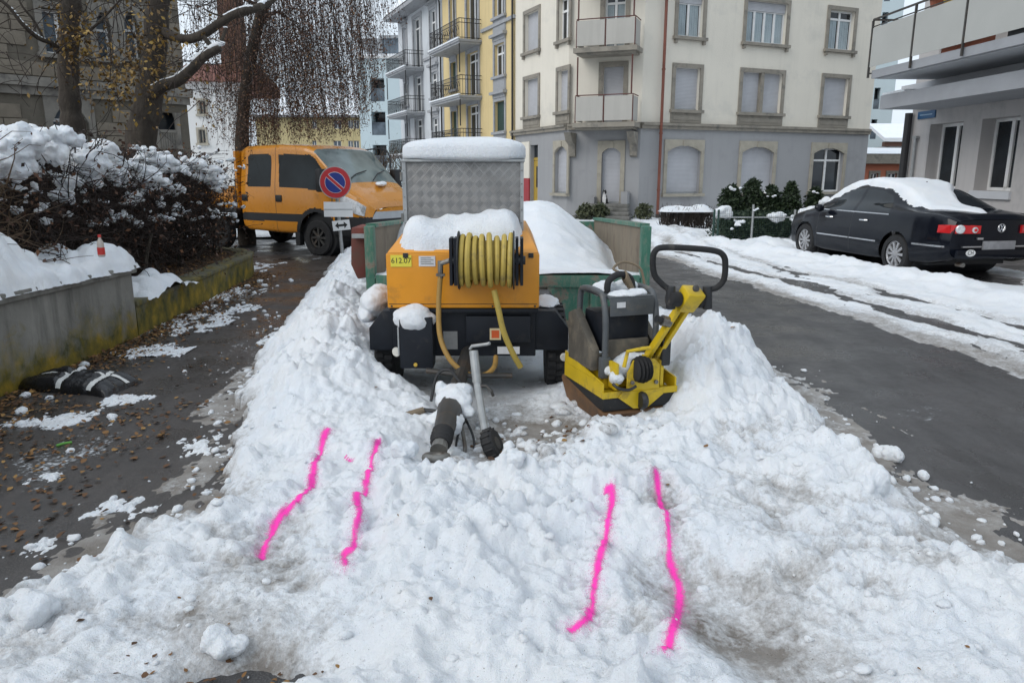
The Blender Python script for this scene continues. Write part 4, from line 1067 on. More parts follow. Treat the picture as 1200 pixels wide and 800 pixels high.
bpart(MB().b(Lt - .3, Lt, 1.0, 12, -.3, 19), 'side_wall', M['blue_render'], tw, frT)
q = at(1034, 180, 58)
sr_ = thing('snowy_barn', 'dark timber barn with deep snow on its roof beside the tower block', 'building', (q.x, q.y, 0))
z1, z2_ = at(1045, 172, 58).z, at(1060, 146, 60).z
MB().b(q.x + .3, q.x + 12, 58, 66, -.2, z1).build('wall', M['roof_dark'], sr_, world=True)
MB().prism([(q.x - .2, 57.4, z1 + .002), (q.x + 13, 57.4, z1 + .002), (q.x + 13, 57.4, z1 + .35), (q.x - .2, 57.4, z1 + .35)], (0, .4, 0)).build('eaves', M['roof_dark'], sr_, world=True)
MB().hexa([(q.x - .3, 57.3, z1 + .36), (q.x + 13, 57.3, z1 + .36), (q.x + 13, 63, z2_), (q.x + 1, 63, z2_), (q.x - .3, 57.3, z1 + .62), (q.x + 13, 57.3, z1 + .62), (q.x + 13, 63, z2_ + .26), (q.x + 1, 63, z2_ + .26)]).build('roof_snow', M['snow'], sr_, world=True)
# ================================================================== MACHINES ON SITE
def text_mesh(name, body, size, material, depth=0.002):
    cu = bpy.data.curves.new(name, 'FONT'); cu.body = body; cu.size = size; cu.extrude = depth; cu.align_x = 'CENTER'; cu.align_y = 'CENTER'
    o = bpy.data.objects.new(name, cu); link(o)
    bpy.context.view_layer.update()
    me = bpy.data.meshes.new_from_object(o.evaluated_get(bpy.context.evaluated_depsgraph_get()))
    bpy.data.objects.remove(o); me.materials.clear(); me.materials.append(material); me.name = name
    return me
def pose(o, m, parent):                             # place a finished object by a world matrix
    loc = _MAT[parent.name].inverted() @ m if parent else m
    o.parent = parent; o.location = loc.to_translation(); o.rotation_mode = 'XYZ'; o.rotation_euler = loc.to_euler(); _MAT[o.name] = m
    return o
def snow_cap(name, label, x0, x1, y0, y1, zbase, th, lump=0.25, rnd=0.10, step=0.016, seed=1, zf=None, kind=None, over=0.03):
    """pillow of snow lying on a flat or sloping top; its edges bulge over and round off"""
    def f(X, Y):
        ex = np.minimum(X - x0, x1 - X) + 0.02 * fbm(X * 6, Y * 6, 3, seed); ey = np.minimum(Y - y0, y1 - Y) + 0.02 * fbm(X * 6, Y * 6, 3, seed + 4)
        e = -rnd * np.log(np.exp(-np.clip(ex, -1, 2) / rnd * 2.2) + np.exp(-np.clip(ey, -1, 2) / rnd * 2.2)) / 2.2
        p = np.clip(e / rnd, 0, 1); p = np.sqrt(np.clip(1 - (1 - p) ** 2, 0, 1))
        zb = zbase if zf is None else zf(X, Y)
        Z = zb + th * p * (1 + lump * fbm(X * 2.5, Y * 2.5, 3, seed + 9)) + 0.012 * fbm(X * 12, Y * 12, 3, seed + 11) * p
        return np.where(e <= 0, zb - over * 0, Z), e > -0.005
    return snow_sheet(name, label, x0 - .03, x1 + .03, y0 - .03, y1 + .03, f, step, kind=kind)

# ------------------------------------------------------------------ tread plate
def tread_plate():
    m, nt, N, L, bs = _nodes('tread_plate')
    v = coords(nt)
    mp = N.new('ShaderNodeMapping'); mp.inputs['Rotation'].default_value = (0, 0, 0); L.new(v, mp.inputs['Vector'])
    hs = []
    sx = N.new('ShaderNodeSeparateXYZ'); L.new(v, sx.inputs[0])
    def wave(sgn):
        d = mathn(nt, 'ADD', sx.outputs['X'], mathn(nt, 'MULTIPLY', sx.outputs['Z'], sgn))
        return mathn(nt, 'SINE', mathn(nt, 'MULTIPLY', d, 430.0))
    cx = mathn(nt, 'SINE', mathn(nt, 'MULTIPLY', mathn(nt, 'ADD', sx.outputs['X'], sx.outputs['Z']), 44.0))
    cz = mathn(nt, 'SINE', mathn(nt, 'MULTIPLY', mathn(nt, 'SUBTRACT', sx.outputs['X'], sx.outputs['Z']), 44.0))
    chk = mathn(nt, 'MULTIPLY', cx, cz)
    pos = mathn(nt, 'GREATER_THAN', chk, 0.0)
    h = mathn(nt, 'ADD', mathn(nt, 'MULTIPLY', wave(1.0), pos), mathn(nt, 'MULTIPLY', wave(-1.0), mathn(nt, 'SUBTRACT', 1.0, pos)))
    h = mathn(nt, 'MULTIPLY', mathn(nt, 'MAXIMUM', h, 0.0), mathn(nt, 'MULTIPLY', mathn(nt, 'ABSOLUTE', chk), 2.0, True))
    n1 = noise(nt, 7, 5, 0.6, v)
    c = ramp(nt, n1.outputs['Fac'], [(0.3, (0.20, 0.195, 0.19)), (0.7, (0.29, 0.285, 0.28))])
    c = mixc(nt, mathn(nt, 'MULTIPLY', h, 0.45, True), c, (0.46, 0.455, 0.44))
    L.new(c, bs.inputs['Base Color']); bs.inputs['Metallic'].default_value = 0.55; bs.inputs['Roughness'].default_value = 0.42
    bumpn(nt, bs, h, 0.9, 0.004); return m
M['tread'] = tread_plate()
M['hose'] = mat('air_hose_yellow', (0.42, 0.31, 0.065), 0.6, var=0.12, vscale=10, dirt=(0.20, 0.15, 0.06), damt=0.3, dscale=12)
M['hose_tan'] = mat('air_hose_tan', (0.34, 0.20, 0.05), 0.6, var=0.15, vscale=10, dirt=(0.16, 0.11, 0.05), damt=0.35, dscale=12)
M['label_yellow'] = mat('yellow_label', (0.70, 0.62, 0.06), 0.5, var=0.04)
M['label_white'] = mat('white_label', (0.62, 0.62, 0.63), 0.5, var=0.08, vscale=40)
M['ink'] = mat('black_print', (0.012, 0.012, 0.012), 0.6, var=0.05)
M['sticker_orange'] = mat('orange_sticker', (0.62, 0.10, 0.02), 0.5, var=0.1)
M['sticker_cream'] = mat('cream_sticker', (0.66, 0.55, 0.33), 0.5, var=0.1)
M['reflector'] = mat('white_reflector', (0.66, 0.64, 0.58), 0.3, var=0.1, vscale=60)
M['amber'] = mat('amber_lens', (0.55, 0.36, 0.05), 0.3, var=0.1)
M['wood_grip'] = mat('worn_grip', (0.17, 0.13, 0.085), 0.7, var=0.25, vscale=12)
M['galv_plate'] = mat('type_plate', (0.26, 0.26, 0.25), 0.5, 0.2, var=0.15, vscale=20)

# ------------------------------------------------------------------ trailer compressor
YF = 5.2
X0, X1 = at(453, 330, YF).x, at(632, 330, YF).x
zb0, zb1 = at(540, 361, YF).z, at(540, 297, YF).z
cp = thing('site_compressor', 'yellow trailer air compressor with hose reel and drawbar in the snow', 'compressor', ((X0 + X1) / 2, YF + .9, 0))
YB = 7.0
MB().hexa([(X0, YF, zb0), (X1, YF, zb0), (X1, YB, zb0), (X0, YB, zb0), (X0, YF, zb1), (X1, YF, zb1), (X1, YB, zb1), (X0, YB, zb1)]).build('canopy', M['yellow_paint'], cp, world=True, bevel=.012)
zt = zb1 + .13
MB().hexa([(X0 + .004, YF + .006, zb1 + .001), (X1 - .004, YF + .006, zb1 + .001), (X1 - .004, YB, zb1 + .001), (X0 + .004, YB, zb1 + .001), (X0 + .09, YF + .30, zt), (X1 - .07, YF + .30, zt), (X1 - .07, YB - .2, zt), (X0 + .09, YB - .2, zt)]).build('canopy_lid', M['yellow_paint'], cp, world=True, bevel=.014)
MB().b(X1 + .0015, X1 + .008, YF + .25, YF + .29, .82, 1.02).build('lid_handle', M['label_white'], cp, world=True, bevel=.003)
# tread plate tool box on the lid
bx0, bx1 = at(473, 230, YF + .32).x, at(613, 230, YF + .32).x
bz1 = at(540, 190, YF + .32).z
box = MB().b(bx0, bx1, YF + .32, YF + 1.0, zt + .004, bz1).build('tool_box', M['tread'], cp, world=True, bevel=.006)
MB().b(bx0 - .006, bx0 + .022, YF + .31, YF + .318, zt + .004, bz1).b(bx1 - .02, bx1 + .004, YF + .312, YF + .318, zt + .004, bz1).build('corner_strip', M['galv'], box, world=True)
MB().b(bx0 - .012, bx1 + .012, YF + .30, YF + 1.02, bz1 + .001, bz1 + .018).build('box_lid', M['galv'], box, world=True, bevel=.004)
for zz_ in (zt + .1, bz1 - .1): MB().cyl((bx0 - .012, YF + .308, zz_ - .03), (bx0 - .012, YF + .308, zz_ + .03), .009, n=8).build('hinge', M['steel'], box, world=True)
MB().cyl((bx1 - .05, YF + .9, bz1), (bx1 - .05, YF + .9, bz1 + .02), .01, n=6)
def snow_pillow(name, label, c, half, amp=.035, freq=4.0, ex=.42):
    V = ICO4[0]; W_ = np.sign(V) * np.abs(V) ** ex
    W_ = W_ / np.maximum(1e-6, (np.abs(W_) ** 4).sum(1) ** .25)[:, None]
    W_[:, 2] = np.where(W_[:, 2] < 0, W_[:, 2] * .35, W_[:, 2])
    W_ = W_ * np.asarray(half)
    d_ = np.zeros(len(W_))
    for f_, a_ in ((freq, 1), (freq * 2.3, .5), (freq * 5, .3)):
        for _ in range(4): k_ = rng.normal(size=3) * f_; d_ += a_ * np.sin(W_ @ k_ + rng.uniform(0, 6.28)) / 4
    W_ = W_ + V * (amp * d_)[:, None]
    return tag(put(name, np_mesh(name, W_ + np.asarray(c), ICO4[1], M['snow'], True)), label, 'snow')
snow_pillow('box_snow', 'smooth thick pillow of snow on top of the tread plate tool box', ((bx0 + bx1) / 2, YF + .66, bz1 + .05), ((bx1 - bx0) / 2 + .035, .40, .125), .014, 6.0)
snow_cap('lid_snow', 'uneven strip of snow on the compressor lid above the hose reel', bx0 + .0, bx1 - .02, YF + .05, YF + .40, zt - .04, .17, .7, .09, seed=211, zf=lambda X, Y: np.interp(Y, [YF, YF + .30, YF + .5], [zb1 - .005, zt + .0, zt]))
for xx in (bx0 + .02, bx1 - .02):
    for q in range(5): MB().lathe([(.006, 0), (.004, .004)], (xx - (.012 if xx < (bx0 + bx1) / 2 else -.010), YF + .312, zt + .06 + q * (bz1 - zt - .12) / 4), (0, -1, 0), 8).build('rivet', M['steel'], box, world=True)
for xx in (X0 + .14, X1 - .06): MB().b(xx - .018, xx + .018, YF - .010, YF - .001, zb1 - .03, zb1 + .004).build('lid_latch', M['black_plastic'], cp, world=True, bevel=.003)
MB().b(X0 + .012, X1 - .012, YF - .0015, YF + .001, zb0 + .028, zb0 + .032).build('panel_gap', M['ink'], cp, world=True)
for xx in (X0 + .03, X0 + .36, X1 - .33, X1 - .03): MB().lathe([(.008, 0), (.006, .004)], (xx, YF - .0005, zb0 + .014), (0, -1, 0), 8).build('screw', M['dark_steel'], cp, world=True)
# hose reel in front of the canopy
rc = at(570, 305, YF - .14); rr = .195
rl0, rl1 = at(538, 305, YF - .14).x, at(602, 305, YF - .14).x
reel = MB()
for x in (rl0, rl1): reel.lathe([(rr, -.006), (rr + .006, 0), (rr, .006)], (x, rc.y, rc.z), (1, 0, 0), 28)
reel.cyl((rl0 - .06, rc.y, rc.z), (rl1 + .08, rc.y, rc.z), .03, n=12)
reel_o = reel.build('hose_reel', M['black_plastic'], cp, world=True)
for x in (rl0 - .055, rl0 - .025, rl1 + .022, rl1 + .055): MB().b(x - .010, x + .010, rc.y - .03, YF - .002, rc.z - .17, rc.z + .15).build('reel_bracket', M['navy'], cp, world=True)
nw = 8
for k in range(nw):
    x = rl0 + .022 + (rl1 - rl0 - .044) * k / (nw - 1); r_ = .162 + .012 * math.sin(k * 2.1)
    MB().tube([(x + .006 * math.sin(q + k), rc.y + r_ * math.cos(q), rc.z + r_ * math.sin(q)) for q in np.linspace(0, 2 * math.pi, 28, endpoint=False)], .0185, 8, closed=True).build('hose_turn', M['hose'], reel_o, world=True, smooth=True)
MB().lathe([(.135, 0), (.135, rl1 - rl0 - .02)], (rl0 + .01, rc.y, rc.z), (1, 0, 0), 20).build('reel_drum', M['hose'], reel_o, world=True)
# valve and the two hanging hoses
vl = at(516, 309, YF - .10)
MB().cyl((vl.x, vl.y, vl.z), (rl0 - .06, rc.y, rc.z), .017, n=10).cyl((vl.x, vl.y, vl.z + .02), (vl.x, vl.y, vl.z - .10), .019, n=10).b(vl.x - .03, vl.x + .03, vl.y - .02, vl.y + .02, vl.z - .085, vl.z - .068).build('valve', M['steel'], cp, world=True)
def spline(pts, n=10):
    pts = [Vector(p) for p in pts]; out = []
    for i in range(len(pts) - 1):
        p0, p1, p2, p3 = pts[max(i - 1, 0)], pts[i], pts[i + 1], pts[min(i + 2, len(pts) - 1)]
        for k in range(n):
            t = k / n
            out.append(0.5 * ((2 * p1) + (p2 - p0) * t + (2 * p0 - 5 * p1 + 4 * p2 - p3) * t * t + (3 * p1 - p0 - 3 * p2 + p3) * t ** 3))
    return out + [pts[-1]]
MB().tube(spline([at(516, 324, 5.1), at(514, 360, 5.08), at(516, 395, 5.05), at(528, 422, 5.0), at(548, 438, 4.98), at(568, 439, 5.0), at(579, 430, 5.08), at(581, 418, 5.18)]), .0185, 10).build('hanging_hose', M['hose_tan'], cp, world=True, smooth=True)
MB().tube(spline([at(579, 340, 5.02), at(584, 362, 5.0), at(590, 388, 5.0), at(600, 412, 5.02), at(610, 430, 5.05)]), .021, 10).build('hanging_hose', M['hose'], cp, world=True, smooth=True)
# fleet number and stickers
def board(name, x0, x1, y0, y1, yd, material, parent, t=.004):
    a, b_ = at(x0, y1, yd), at(x1, y0, yd)
    return MB().b(a.x, b_.x, yd - t, yd - .0008, a.z, b_.z).build(name, material, parent, world=True)
nb_ = board('number_plate', 458, 482, 298.8, 312.5, YF, M['label_yellow'], cp)
a = at(470, 305.6, YF - .0045)
pose(put('fleet_number', text_mesh('fleet_number', '612.07', .052, M['ink'], .0006)), Matrix.Translation(a) @ Matrix.Rotation(R(90), 4, 'X') @ Matrix.Identity(4), nb_)
lb = board('type_label', 491, 510, 300, 312, YF, M['label_white'], cp)
for i in range(4):
    p_, q_ = at(493, 309.5 - i * 2.3, YF - .005), at(508 - 3 * (i % 2), 308.6 - i * 2.3, YF - .005)
    MB().b(p_.x, q_.x, YF - .0056, YF - .0046, p_.z, q_.z).build('small_print', M['galv_plate'], lb, world=True)
# black chassis front
fx0, fx1 = at(468, 400, YF + .06).x, at(625, 400, YF + .06).x
MB().b(X0 + .02, X1 - .02, YF + .08, YB - .1, .34, zb0 - .003).build('chassis', M['navy'], cp, world=True, bevel=.01)
MB().b(at(546, 400, YF).x, at(622, 400, YF).x, YF + .02, YF + .078, at(580, 402, YF).z, at(580, 371, YF).z).build('front_panel', M['navy'], cp, world=True, bevel=.008)
MB().b(X0 + .01, X1 - .005, YF + .01, YF + .07, zb0 - .035, zb0 - .006).build('bumper_rail', M['navy'], cp, world=True, bevel=.006)
t0, t1 = at(468, 400, YF - .1), at(508, 432, YF - .1)
tb = MB().b(t0.x, t1.x, YF - .1, YF + .07, t1.z, at(480, 372, YF - .1).z).build('battery_box', M['navy'], cp, world=True, bevel=.012)
MB().b(t0.x - .012, t0.x - .002, YF - .102, YF - .08, t1.z + .1, t1.z + .3).build('edge_strip', M['galv'], tb, world=True)
MB().lathe([(.014, 0), (.014, .008)], tuple(at(487, 427, YF - .11)), (0, -1, 0), 12).build('amber_reflector', M['amber'], tb, world=True)
st = board('warning_sticker', 574, 587, 384.5, 398, YF + .02, M['sticker_cream'], cp)
board('sticker_print', 576, 585, 387, 396, YF + .0155, M['sticker_orange'], st, .001)
board('type_plate', 520, 536, 388, 409, YF + .08, M['galv_plate'], cp)
board('registration_plate', 583, 609, 406, 414.5, YF + .02, M['label_white'], cp)
# mudguards and wheels
for sgn, pa, pb in ((-1, 433, 466), (1, 624, 666)):
    xa, xb = at(pa, 400, YF + .1).x, at(pb, 400, YF + .1).x
    xo, xi = (xa, xb) if sgn < 0 else (xb, xa)
    zT, zB, c = at(560, 364, YF + .1).z, .38, .10 * (-sgn)
    prof = [(xi, zB), (xo, zB), (xo, zT - .13), (xo + c, zT), (xi, zT)]
    g = MB().prism([(x, YF + .1, z) for x, z in prof], (0, 1.0, 0)).build('mudguard', M['navy'], cp, world=True, bevel=.008)
    cxp = xo + .012 * sgn
    p_ = at(433 if sgn < 0 else 661, 418, YF + .08)
    MB().lathe([(.030, 0), (.030, .012), (.024, .016)], tuple(p_), (0, -1, 0), 16).build('reflector', M['reflector'], g, world=True)
    wx = (xo - .16 * sgn, xo - .01 * sgn)
    cy_, cz_, wr = YF + .48, .33, .32
    prof = [(.17, 0), (.29, .005), (wr, .03), (wr, .13), (.29, .155), (.17, .16)]
    tyre = MB().lathe(prof, (min(wx), cy_, cz_), (1, 0, 0), 30)
    for k in range(30):
        q = 2 * math.pi * k / 30
        d_ = Vector((0, math.cos(q), math.sin(q))); t_ = Vector((0, -math.sin(q), math.cos(q)))
        for (u0, u1, sh) in ((.02, .075, .0), (.085, .14, .5)):
            o_ = Vector((min(wx), cy_, cz_)); sft = t_ * (.033 * sh)
            tyre.hexa([o_ + Vector((u0, 0, 0)) + d_ * (wr - .01) + sft - t_ * .02, o_ + Vector((u1, 0, 0)) + d_ * (wr - .01) + sft - t_ * .02, o_ + Vector((u1, 0, 0)) + d_ * (wr - .01) + sft + t_ * .02, o_ + Vector((u0, 0, 0)) + d_ * (wr - .01) + sft + t_ * .02,
                       o_ + Vector((u0, 0, 0)) + d_ * (wr + .012) + sft - t_ * .018, o_ + Vector((u1, 0, 0)) + d_ * (wr + .012) + sft - t_ * .018, o_ + Vector((u1, 0, 0)) + d_ * (wr + .012) + sft + t_ * .018, o_ + Vector((u0, 0, 0)) + d_ * (wr + .012) + sft + t_ * .018])
    tw_ = tyre.build('wheel', M['rubber'], cp, world=True)
    MB().lathe([(.16, 0), (.16, .02), (.08, .05), (.05, .06)], (xo - .03 * sgn, cy_, cz_), (sgn, 0, 0), 20).build('rim', M['galv'], tw_, world=True)
MB().cyl((X0 - .05, YF + .48, .33), (X1 + .1, YF + .48, .33), .035, n=10).build('axle', M['dark_steel'], cp, world=True)
rv = at(465, 412, YF - .02)
MB().lathe([(.034, 0), (.034, .01)], tuple(rv), (-.5, -1, 0), 14).build('side_reflector', M['reflector'], cp, world=True)
# drawbar, overrun head, towing eye
d0, d1, d2, d3 = Vector((-.30, YF + .3, .42)), at(528, 478, 4.55), at(519, 508, 4.08), at(514, 528, 3.92)
MB().tube([d0, d1], [.055, .05], 12).build('drawbar', M['dark_steel'], cp, world=True, bevel=0)
hd_ = MB().tube([d1 + Vector((0, .12, 0)), d1, d2], [.075, .085, .058], 12).build('overrun_housing', M['dark_steel'], cp, world=True, smooth=True)
bt = MB(); dv = (d3 - d2)
bt.tube([d2 + dv * t for t in np.linspace(-.15, .62, 9)], [.055, .066, .055, .067, .056, .067, .056, .062, .05], 16)
bt.build('rubber_boot', M['rubber'], cp, world=True, smooth=True)
MB().tube([d2 + dv * .6, d3], [.045, .05], 12).build('coupling_shaft', M['steel'], cp, world=True)
ec = d3 + Vector((-.008, -.055, -.018))
MB().tube([ec + Vector((.056 * math.cos(q), .050 * math.sin(q), -.010 * math.sin(q))) for q in np.linspace(0, 2 * math.pi, 22, endpoint=False)], .026, 10, closed=True).build('towing_eye', M['steel'], cp, world=True, smooth=True)
MB().tube([at(497, 480, 4.58), at(477, 487, 4.55), at(461, 490, 4.53)], [.022, .027, .026], 12).build('brake_lever_grip', M['wood_grip'], cp, world=True, smooth=True)
MB().tube([at(497, 480, 4.58), at(523, 483, 4.5), at(545, 474, 4.55)], .014, 8).build('brake_lever', M['black_plastic'], cp, world=True)
# jockey wheel
j0, j1, j2 = at(555, 411, 4.75), at(559, 448, 4.68), at(566, 492, 4.52)
j3 = at(570, 518, 4.24)
jw = MB().cyl(j0, j1, .030, n=14).cyl(j1, j3, .025, n=12).build('jockey_tube', M['galv'], cp, world=True)
MB().tube([at(551, 409, 4.75), at(553, 405.5, 4.74), at(571, 403, 4.70), at(574, 402, 4.69)], .011, 8).build('jockey_crank', M['galv'], jw, world=True, smooth=True)
MB().tube([at(558, 452, 4.66), at(570, 452, 4.62), at(576, 458, 4.60), at(578, 464, 4.60)], .010, 8).build('clamp_lever', M['dark_steel'], jw, world=True)
wc = at(577, 521, 4.18); ax = Vector((.86, -.18, .42)).normalized()
jt = MB().lathe([(.045, -.035), (.085, -.036), (.098, -.018), (.098, .018), (.085, .036), (.045, .035)], tuple(wc), tuple(ax), 24)
for k in range(14):
    q = 2 * math.pi * k / 14; u = ax.orthogonal().normalized(); w_ = ax.cross(u); d_ = u * math.cos(q) + w_ * math.sin(q)
    jt.cyl(Vector(wc) + d_ * .098 - ax * .03, Vector(wc) + d_ * .098 + ax * .03, .008, n=5)
jt.build('jockey_wheel', M['rubber'], cp, world=True)
MB().lathe([(.04, -.037), (.04, .037)], tuple(wc), tuple(ax), 14).build('jockey_hub', M['dark_steel'], cp, world=True)
# brake cables and breakaway wire
MB().tube(spline([at(505, 470, 4.75), at(512, 440, 4.85), at(526, 433, 4.85), at(538, 446, 4.75), at(546, 458, 4.66)]), .010, 7).build('brake_cable', M['black_plastic'], cp, world=True, smooth=True)
MB().tube(spline([at(545, 490, 4.50), at(554, 510, 4.36), at(556, 530, 4.22), at(550, 552, 4.10), at(545, 558, 4.06), at(539, 552, 4.08), at(534, 530, 4.2), at(538, 505, 4.35), at(546, 492, 4.46)]), .008, 7).build('breakaway_cable', M['black_plastic'], cp, world=True, smooth=True)
MB().tube(spline([at(541, 500, 4.4), at(545, 525, 4.22), at(541, 545, 4.12)]), .012, 7).build('prop_stand', M['steel'], cp, world=True)
MB().tube([at(500, 434, 5.0), at(545, 440, 4.95), at(600, 440, 5.0)], .02, 8).build('tow_frame', M['dark_steel'], cp, world=True)
# snow that lies on the compressor
def snow_clump(name, label, spots, sub=4, amp=.14, cat='snow', freq=2.6):
    nb = NB()
    for c, r in spots: nb.add(*blob(c, r, amp, sub, freq))
    return tag(meld(put(name, nb.mesh(name, M['snow'])), .011, .03, .07, 6), label, cat)
snow_clump('box_top_snow', 'rounded clump of snow on the black battery box of the compressor', [(at(486, 372, YF - .02), (.128, .11, .10)), (at(474, 370, YF), (.07, .08, .06)), (at(500, 374, YF - .02), (.07, .08, .05))])
snow_clump('mudguard_snow', 'snow piled on the mudguard beside the compressor canopy', [(at(444, 352, YF + .5), (.11, .3, .12)), (at(436, 364, YF + .5), (.09, .3, .08))])
snow_clump('mudguard_snow', 'thin crust of snow on the mudguard next to the plate compactor', [(at(640, 353, YF + .45), (.085, .28, .035)), (at(648, 355, YF + .6), (.06, .2, .03))])
snow_clump('drawbar_snow', 'wet snow heaped on the compressor drawbar', [(at(530, 468, 4.62), (.12, .14, .085)), (at(540, 462, 4.66), (.075, .1, .08)), (at(520, 490, 4.38), (.115, .10, .045)), (at(533, 498, 4.30), (.05, .07, .06)), (at(549, 484, 4.5), (.05, .05, .035)), (at(518, 456, 4.72), (.04, .05, .06))], amp=.22)

# ------------------------------------------------------------------ green skip with snow load
def skip_paint():
    m, nt, N, L, bs = _nodes('worn_green')
    v = coords(nt); n1 = noise(nt, 3.5, 9, 0.7, v, .6); n2 = noise(nt, 14, 6, 0.7, coords(nt, 'Object', (2, 2, .5)))
    c = ramp(nt, n1.outputs['Fac'], [(0.40, (0.035, 0.14, 0.095)), (0.53, (0.06, 0.17, 0.12)), (0.58, (0.20, 0.18, 0.14)), (0.70, (0.16, 0.09, 0.05))])
    c = mixc(nt, ramp(nt, n2.outputs['Fac'], [(0.5, (0, 0, 0)), (0.7, (.7, .7, .7))]), c, (0.22, 0.20, 0.16))
    L.new(c, bs.inputs['Base Color']); bs.inputs['Roughness'].default_value = 0.65
    bumpn(nt, bs, n1.outputs['Fac'], .4, .006); return m
M['skip_green'] = skip_paint()
M['skip_inner'] = mat('scraped_wall', (0.20, 0.165, 0.12), 0.85, var=.25, vscale=3, bump=.4, dirt=(0.10, 0.075, 0.055), damt=.5, stretch=(1, 1, .5))
M['skip_red'] = mat('rust_red', (0.15, 0.035, 0.025), 0.75, var=.3, vscale=5, dirt=(0.09, 0.05, 0.035), damt=.5)
ys_ = 7.35
sxL, sxR = at(434, 300, ys_).x, at(756, 300, ys_).x
zf_, zp_ = at(700, 322, ys_).z, at(752, 265, ys_).z
sk = thing('snow_skip', 'worn green steel skip loaded with clean snow behind the compressor', 'skip', ((sxL + sxR) / 2, 9.0, 0))
MB().b(sxL + .06, sxR - .06, ys_, ys_ + .06, .14, zf_ - .12).build('front_panel', M['skip_green'], sk, world=True)
MB().b(sxL + .05, sxR - .05, ys_ - .05, ys_ + .08, zf_ - .118, zf_).build('top_rail', M['skip_green'], sk, world=True, bevel=.01)
MB().b(sxL + .05, sxR - .05, ys_ - .05, ys_ + .08, .10, .20).build('bottom_rail', M['skip_inner'], sk, world=True, bevel=.01)
for x in np.linspace(sxL + .5, sxR - .5, 5): MB().b(x - .035, x + .035, ys_ - .04, ys_ - .002, .202, zf_ - .12).build('rib', M['skip_green'], sk, world=True)
for x in (sxL, sxR): MB().b(x - .045, x + .045, ys_ - .05, ys_ + .08, .05, zp_).build('corner_post', M['skip_green'], sk, world=True, bevel=.008)
yb_ = 11.2
for x, s_ in ((sxL, 1), (sxR, -1)):
    MB().hexa([(x - .03, ys_ + .085, .05), (x + .03, ys_ + .085, .05), (x + .03 + s_ * .06, yb_, .05), (x - .03 + s_ * .06, yb_, .05), (x - .03, ys_ + .085, zp_ - .02), (x + .03, ys_ + .085, zp_ - .02), (x + .03 + s_ * .06, yb_, zp_ - .18), (x - .03 + s_ * .06, yb_, zp_ - .18)]).build('side_panel', M['skip_inner'], sk, world=True)
    MB().hexa([(x - .05, ys_ + .085, zp_ - .018), (x + .05, ys_ + .085, zp_ - .018), (x + .05 + s_ * .06, yb_, zp_ - .178), (x - .05 + s_ * .06, yb_, zp_ - .178), (x - .05, ys_ + .085, zp_ + .02), (x + .05, ys_ + .085, zp_ + .02), (x + .05 + s_ * .06, yb_, zp_ - .14), (x - .05 + s_ * .06, yb_, zp_ - .14)]).build('side_rail', M['skip_green'], sk, world=True)
MB().b(sxL, sxR, yb_ + .005, yb_ + .06, .05, zp_ - .2).build('rear_panel', M['skip_green'], sk, world=True)
MB().b(sxL + .05, sxR - .05, ys_ + .09, yb_ - .01, .12, .18).build('floor_panel', M['dark_steel'], sk, world=True)
MB().prism([(sxL - .20, ys_ + .1, zp_ - .02), (sxL - .055, ys_ + .1, zp_ - .02), (sxL - .055, ys_ + .1, .62), (sxL - .16, ys_ + .1, .60), (sxL - .22, ys_ + .1, .75)], (0, .5, 0)).build('side_flap', M['skip_red'], sk, world=True, bevel=.02)
MB().b(sxL - .18, sxL - .05, ys_ + .02, ys_ + .09, zp_ - .12, zp_ - .08).build('latch', M['galv'], sk, world=True)
def skip_snow(X, Y):
    t = (Y - ys_) / (yb_ - ys_)
    Z = zf_ - .03 + (.66 * sstep(0.02, .62, t)) * (1 - .30 * sstep(.75, 1.0, t))
    Z = Z - .48 * sstep(.30, 1.30, X) * sstep(0.0, .5, t) * (1 - .1 * t) + .05 * fbm(X * 1.6, Y * 1.6, 3, 231) + .018 * fbm(X * 7, Y * 7, 3, 233)
    e = np.minimum(X - sxL - .04, sxR - .04 - X); Z = Z - .12 * (1 - sstep(0, .25, e))
    Z = np.where(Y < ys_ + .05, zf_ + .006 + (Z - zf_ + .03) * .3 + .045 * np.sqrt(np.clip((Y - ys_ + .05) / .1, 0, 1)) , Z + .04 * (1 - sstep(ys_ + .05, ys_ + .5, Y)))
    return Z, (e > 0) & (Y < yb_ - .01)
snow_sheet('skip_load', 'big heap of clean white snow filling the green skip', sxL + .04, sxR - .04, ys_ - .045, yb_ - .02, skip_snow, .03)

# ------------------------------------------------------------------ plate compactor
M['pc_yellow'] = mat('machine_yellow', (0.58, 0.40, 0.012), 0.42, var=.10, vscale=8, dirt=(0.14, 0.09, 0.03), damt=.38, dscale=7, bump=.1)
M['pc_grey'] = mat('machine_grey', (0.075, 0.082, 0.088), 0.5, var=.2, vscale=9, dirt=(0.16, 0.14, 0.11), damt=.3, dscale=8)
M['pc_mud'] = mat('muddy_cowl', (0.085, 0.076, 0.062), 0.85, var=.35, vscale=7, dirt=(0.16, 0.135, 0.10), damt=.5, dscale=9, bump=.4)
M['pc_plate'] = mat('rusty_plate', (0.16, 0.085, 0.04), 0.7, .2, var=.4, vscale=6, dirt=(0.06, 0.045, 0.035), damt=.5)
zg = .10                                            # it stands on packed snow
nl, nr = on(704, 496, zg), on(790, 486, zg)
ux_ = (nr - nl).normalized(); uy_ = Vector((-ux_.y, ux_.x, 0)); org = (nl + nr) / 2
pcw = (nr - nl).length
pc = thing('plate_compactor', 'yellow and black vibrating plate compactor with looped steering handle', 'compactor', tuple(org), math.atan2(ux_.y, ux_.x))
hw = pcw / 2; PL = .60; KY = .74
def rb(name, x0, x1, y0, y1, z0, z1, m_, bev=.008, parent=None): return MB().b(x0, x1, y0 * (KY if y0 > 0 else 1), y1 * (KY if y1 != PL else 1), z0, z1).build(name, M[m_], parent or pc, bevel=bev)
